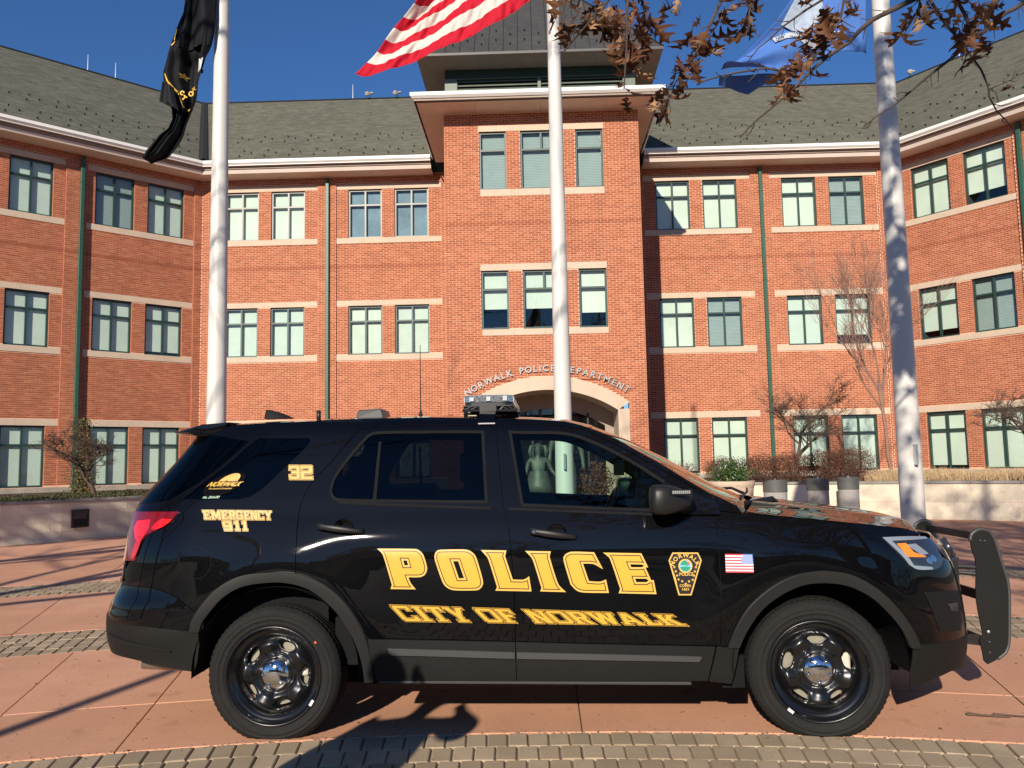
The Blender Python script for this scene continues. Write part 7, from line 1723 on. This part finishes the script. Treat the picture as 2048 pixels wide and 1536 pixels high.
# spur twigs along the bare branches, with buds
tw = MB()
for k_ in ('a', 'b', 'd', 'e', 'f', 'h', 'i', 'j', 'k', 'c'):
    p_ = BR[k_][0]
    for a, b in zip(p_, p_[1:]):
        a, b = Vector(a)-OO, Vector(b)-OO; L = (b-a).length
        for _ in range(max(1, int(L/.045))):
            q = a.lerp(b, random.random()); d = (b-a).normalized(); s = Vector((random.gauss(0, 1), random.gauss(0, .5), random.gauss(0, 1))); s = (s-d*s.dot(d)).normalized()
            ln = random.uniform(.025, .10); e1_ = q+(d*.6+s*.7)*ln*.5; e2_ = e1_+(d*.5+s*random.uniform(-.2, 1)+Vector((0, 0, .3))).normalized()*ln*.5; tw.tube([q, e1_, e2_], [.0028, .0022, .0014], 4)
tw.build('twigs', M_bark, oak, kind='stuff')
def leaf_mesh(seed):
    rnd = random.Random(seed); L = 1.0; half = []
    # lobed half outline (distance along the rib, half width)
    prof_ = [(0, .0), (.10, .03), (.16, .05), (.24, .26), (.29, .30), (.30, .20), (.36, .09), (.42, .10), (.50, .36), (.56, .44), (.57, .30), (.62, .12), (.68, .10), (.75, .28), (.81, .34), (.82, .22), (.86, .09), (.93, .10), (1.0, .02)]
    prof_ = [(a+rnd.uniform(-.012, .012), w_*rnd.uniform(.62, .95)) for a, w_ in prof_]
    bend = rnd.uniform(.5, 2.0); curl = rnd.uniform(-3.0, 3.4); tw_ = rnd.uniform(-.8, .8); vs = []
    def pos3(a, w_):
        ang_ = a*bend; x = w_; z = curl*w_*w_; th = tw_*a
        x, z = x*math.cos(th)-z*math.sin(th), x*math.sin(th)+z*math.cos(th)
        return (x, math.sin(ang_)/max(bend, .01)*1.0, z+(1-math.cos(ang_))/max(bend, .01))
    fs = []
    for s in (-1, 1):
        k = len(vs)
        for a, w_ in prof_: vs += [pos3(a, 0), pos3(a, s*w_*.5), pos3(a, s*w_)]
        n = len(prof_)
        for i in range(n-1):
            q = (k+3*i, k+3*i+1, k+3*i+4, k+3*i+3); q2 = (k+3*i+1, k+3*i+2, k+3*i+5, k+3*i+4)
            fs += [q if s > 0 else q[::-1], q2 if s > 0 else q2[::-1]]
    k = len(vs); vs += [(-.008, -.22, .02), (.008, -.22, .02), (.008, .02, 0), (-.008, .02, 0)]; fs.append((k, k+1, k+2, k+3))
    me = bpy.data.meshes.new('leaf'); me.from_pydata([(x, y, z) for x, y, z in vs], [], fs); me.materials.append(M_leaf); me.polygons.foreach_set('use_smooth', [True]*len(fs)); me.update(); return me
LM = [leaf_mesh(s) for s in range(10)]
CLU = [(.178, 3.55, 3.456, .076, 9), (.169, 3.795, 3.489, .036, 3), (.359, 3.69, 3.545, .07, 14), (.408, 3.585, 3.421, .04, 5), (.50, 3.83, 3.60, .11, 27), (.559, 3.725, 3.463, .045, 5), (.45, 3.62, 3.331, .04, 9), (.506, 3.865, 3.356, .045, 3), (.461, 3.76, 3.215, .031, 4), (.786, 3.655, 3.374, .062, 12), (.789, 3.55, 3.244, .04, 5), (.704, 3.795, 3.631, .049, 4), (.902, 3.69, 3.51, .04, 5), (.687, 3.585, 3.182, .04, 4), (.799, 3.83, 3.267, .027, 2), (.675, 3.725, 3.144, .049, 8), (.601, 3.62, 3.014, .031, 3), (1.093, 3.865, 3.602, .045, 8), (1.055, 3.76, 3.455, .022, 3), (1.344, 3.655, 3.427, .062, 12), (1.327, 3.55, 3.44, .04, 4), (1.294, 3.795, 3.357, .04, 4), (1.213, 3.69, 3.216, .062, 14), (1.148, 3.585, 3.079, .036, 6), (1.544, 3.83, 3.612, .045, 7), (1.821, 3.725, 3.51, .058, 10), (1.737, 3.62, 3.39, .031, 3), (2.153, 3.865, 3.616, .031, 4), (2.079, 3.76, 3.441, .053, 9), (2.047, 3.655, 3.304, .036, 6), (2.048, 3.55, 3.415, .04, 4), (2.034, 3.795, 3.6, .027, 2), (.996, 3.69, 3.568, .045, 3), (.276, 3.585, 3.508, .045, 5)]
def put_leaf(p, size, tip, roll):
    """leaf hangs with its tip along 'tip' from the stalk end p"""
    y = Vector(tip).normalized(); x = y.orthogonal().normalized(); x = Matrix.Rotation(roll, 3, y) @ x; z = x.cross(y)
    Mx = Matrix((x, y, z)).transposed().to_4x4(); Mx.translation = Vector(p)-OO
    o = link('leaf', random.choice(LM), oak); o.matrix_local = Mx @ Matrix.Scale(size, 4)
for x, y, z, r_, n_ in CLU:
    for i in range(n_):
        p = (x+random.gauss(0, r_*.55), y+random.gauss(0, .07), z+random.gauss(0, r_*.6)+.035); put_leaf(p, random.choice((.085, .10, .115, .135, .15))*random.uniform(.9, 1.1), (random.gauss(0, .30), random.gauss(0, .4), -1), random.uniform(0, 6.28))
put_leaf((2.247, 3.8, 3.19), .10, (.05, -.2, -1), 1.6)
# rest of the crown, above and behind the camera
cr = MB(); rnd = random.Random(3); cm = MB()
for _ in range(60):
    a = rnd.uniform(0, 6.28); el = rnd.uniform(.1, 1.2); L = rnd.uniform(2.0, 4.6); b0 = Vector((4.6, -2.0, rnd.uniform(3.2, 8.8))); d = Vector((math.cos(a)*math.cos(el), math.sin(a)*math.cos(el), math.sin(el)*.7)); e_ = b0+d*L; mid = b0.lerp(e_, .5)+Vector((rnd.gauss(0, .2), rnd.gauss(0, .2), rnd.gauss(0, .2)+.15))
    if e_.y > .2 and e_.z < 1.465+.70*e_.y+.6 and abs(e_.x) < .8*e_.y+.6: continue
    if e_.y > 2.5: continue
    cm.tube([b0-OO, mid-OO, e_-OO], [.045, .025, .008], 5, cap=False)
    for k in range(9):
        q = b0.lerp(e_, rnd.uniform(.35, 1)); f_ = q+Vector((rnd.gauss(0, .5), rnd.gauss(0, .5), rnd.gauss(0, .4))); cm.tube([q-OO, q.lerp(f_, .5)-OO+Vector((0, 0, .05)), f_-OO], [.008, .006, .004], 4, cap=False)
        for j in range(13):
            p = q.lerp(f_, rnd.uniform(.4, 1.1))+Vector((rnd.gauss(0, .13), rnd.gauss(0, .13), rnd.gauss(0, .13)))
            if p.y > 0 and p.z < 1.465+.70*p.y+.4 and abs(p.x) < .8*p.y+.5: continue
            leafquad(cr, p-OO, rnd.uniform(.10, .18))
for _ in range(27):      # leafy sprays on the side facing the plaza
    h = rnd.uniform(4.8, 11); c0 = Vector((3.37-.2639*h+rnd.gauss(0, .12), 7.6-.9646*h, rnd.uniform(.6, 6.4)+.4348*h))
    if c0.y > .2 and c0.z < 1.465+.75*c0.y+.7: continue
    if c0.z > 10.5: continue
    for k in range(4):
        f_ = c0+Vector((rnd.gauss(0, .22), rnd.gauss(0, .22), rnd.gauss(0, .22))); cm.tube([c0-OO, f_-OO], [.006, .004], 4, cap=False)
        for j in range(9): leafquad(cr, c0.lerp(f_, rnd.uniform(.2, 1.2))+Vector((rnd.gauss(0, .05), rnd.gauss(0, .05), rnd.gauss(0, .05)))-OO, rnd.uniform(.12, .20))
    if rnd.random() < .6: cm.tube([Vector((4.6, -2.0, c0.z-1.2))-OO, c0.lerp(Vector((4.6, -2, c0.z)), .4)-OO, c0-OO], [.04, .022, .008], 5, cap=False)
cm.build('upper_branches', M_bark, oak, kind='stuff'); cr.build('upper_leaves', M_leaf, oak, kind='stuff')

# ================================================================ WHAT STANDS BEHIND THE CAMERA (seen in the paint, casting the long shadows)
road = MB().box(-300, 300, -60, -14.7, -.05, -.012).build('road', simple('asphalt', (.05, .05, .05), .9, var=.2, scale=4, fine=20), kind='structure')
for i, (x, y, h, r_, sp_, sd, lab) in enumerate(((-9.6, .6, 15, .17, .8, 31, 'bare street tree nearest the left end of the plaza'), (-13.7, 2.6, 18, .19, .8, 32, 'bare street tree farthest left of the plaza'), (-1.2, -16, 9, .16, .8, 36, 'bare street tree across the road behind the camera'), (7.5, -15, 9, .16, .8, 34, 'bare tree across the road behind the camera to the right'), (-13.5, -17, 9.5, .18, .8, 35, 'large bare tree across the road behind the camera to the left'))):
    bare_tree('street_tree', lab, x, y, 0, h, r_, sp_, sd, M_bark, 4, .5, 'bare trees round the plaza', kids=4, twig_r=.008)
wv = MB(); rnd = random.Random(9)
for _ in range(85):
    h = rnd.uniform(12.0, 16.5); g0 = Vector((rnd.uniform(-11.2, -8.4), 0, rnd.uniform(-.2, 1.0))); g0.y = 16.5+(g0.x+10.7)*1.05
    c0 = g0+Vector((-.2555*h, -.9668*h, .4348*h))
    for j in range(16): leafquad(wv, c0+Vector((rnd.gauss(0, .16), rnd.gauss(0, .16), rnd.gauss(0, .12))), rnd.uniform(.12, .22))
tag(wv.build('hanging_leaves', M_leaf, None, kind='stuff'), 'dead leaves left on the tall bare tree left of the plaza', 'leaves')
hg = MB()
for i in range(30):
    x = -40+i*2.7; blob_leaves(hg, (x, -22+random.uniform(-1, 1), 1.6), (2.2, 1.4, 2.2+random.uniform(0, 1.2)), 260, .42)
tag(hg.build('hedge', M_ever, None, kind='stuff'), 'dark evergreen hedge across the road behind the camera', 'hedge')
t = thing('office_building', 'low dark brick building across the road behind the camera', 'building', (4, -42, 0))
MB().box(-34, 30, -6, 6, 0, 6.2).build('wall', simple('far_brick', (.12, .055, .04), .9), t); MB().box(-34.3, 30.3, -6.3, 6.3, 6.2, 6.5).build('roof', M_dark, t)
wm_ = MB().add([(-.9, 0, 0), (.9, 0, 0), (.9, 0, 1.5), (-.9, 0, 1.5)], [(0, 1, 2, 3)][::-1]).mesh('window', M_blind2)
for i in range(16):
    for z in (1.2, 4.0): o = link('window', wm_, t); o.location = (-31+i*3.9, 6.02, z)
t = thing('lamp_post', 'thin dark lamp post behind the camera on the left', 'lamp post', (-5.1, -3.0, 0)); MB().lathe([(.12, 0), (.12, .3), (.062, .36), (.055, 5.2), (.03, 5.25), (0, 5.25)], 14).build('post', M_black, t, smooth=True); MB().tube([(0, 0, 5.1), (.0, .3, 5.4), (0, .9, 5.45)], .03, 8).build('arm', M_black, t); MB().lathe([(0, 0), (.2, .03), (.16, .12), (0, .16)], 16, Matrix.Translation((0, .95, 5.36))).build('lamp_head', M_black, t)
# litter on the paving: twig, curled leaf, pebbles
t = thing('fallen_twig', 'short forked dead twig lying on the terracotta paving at the lower right', 'twig', (2.55, 4.86, .012)); MB().tube([(-.15, .03, 0), (-.10, -.005, .004), (0, -.03, .002), (.06, -.035, 0)], [.012, .006, .0045, .003], 6).build('stem', M_twig, t); MB().tube([(-.02, .0, .006), (.05, -.012, .004), (.16, -.04, 0)], [.008, .004, .0035], 6).build('side_shoot', M_twig, t)
lf = link('fallen_leaf', LM[2], None, (1.86, 4.92, .01), (.3, .1, 1.2)); lf.scale = (.07,)*3; tag(lf, 'small curled tan leaf on the paving just right of the front wheel', 'leaf')
gv = MB()
for _ in range(900):
    x = random.uniform(-3.4, 3.2); y = random.uniform(4.15, 6.6)**1.0; s = random.uniform(.002, .0065)
    if random.random() < .6: a = random.gauss(0, 14); x, y = pol(10.79+random.gauss(0, .02), a)
    M_ = Matrix.Translation((x, y, s*.3)) @ Matrix.Rotation(random.uniform(0, 6), 4, 'Z'); gv.lathe([(0, -s*.4), (s, 0), (0, s*.6)], 5, M_)
for _ in range(130):
    x = random.uniform(-4.5, 4.2); y = random.uniform(4.3, 9.0); s = random.uniform(.006, .020); a = random.uniform(0, 6.28); cx_2, sx_2 = math.cos(a)*s, math.sin(a)*s
    gv.add([(x-cx_2, y-sx_2, .002), (x+sx_2*.4, y-cx_2*.4, .006), (x+cx_2, y+sx_2, .003), (x-sx_2*.4, y+cx_2*.4, .009)], [(0, 1, 2, 3)])
tag(gv.build('grit', simple('grit', (.20, .13, .09), .9, var=.5, scale=40), None, kind='stuff'), 'grit and crumbs of dead leaf scattered over the paving', 'grit')
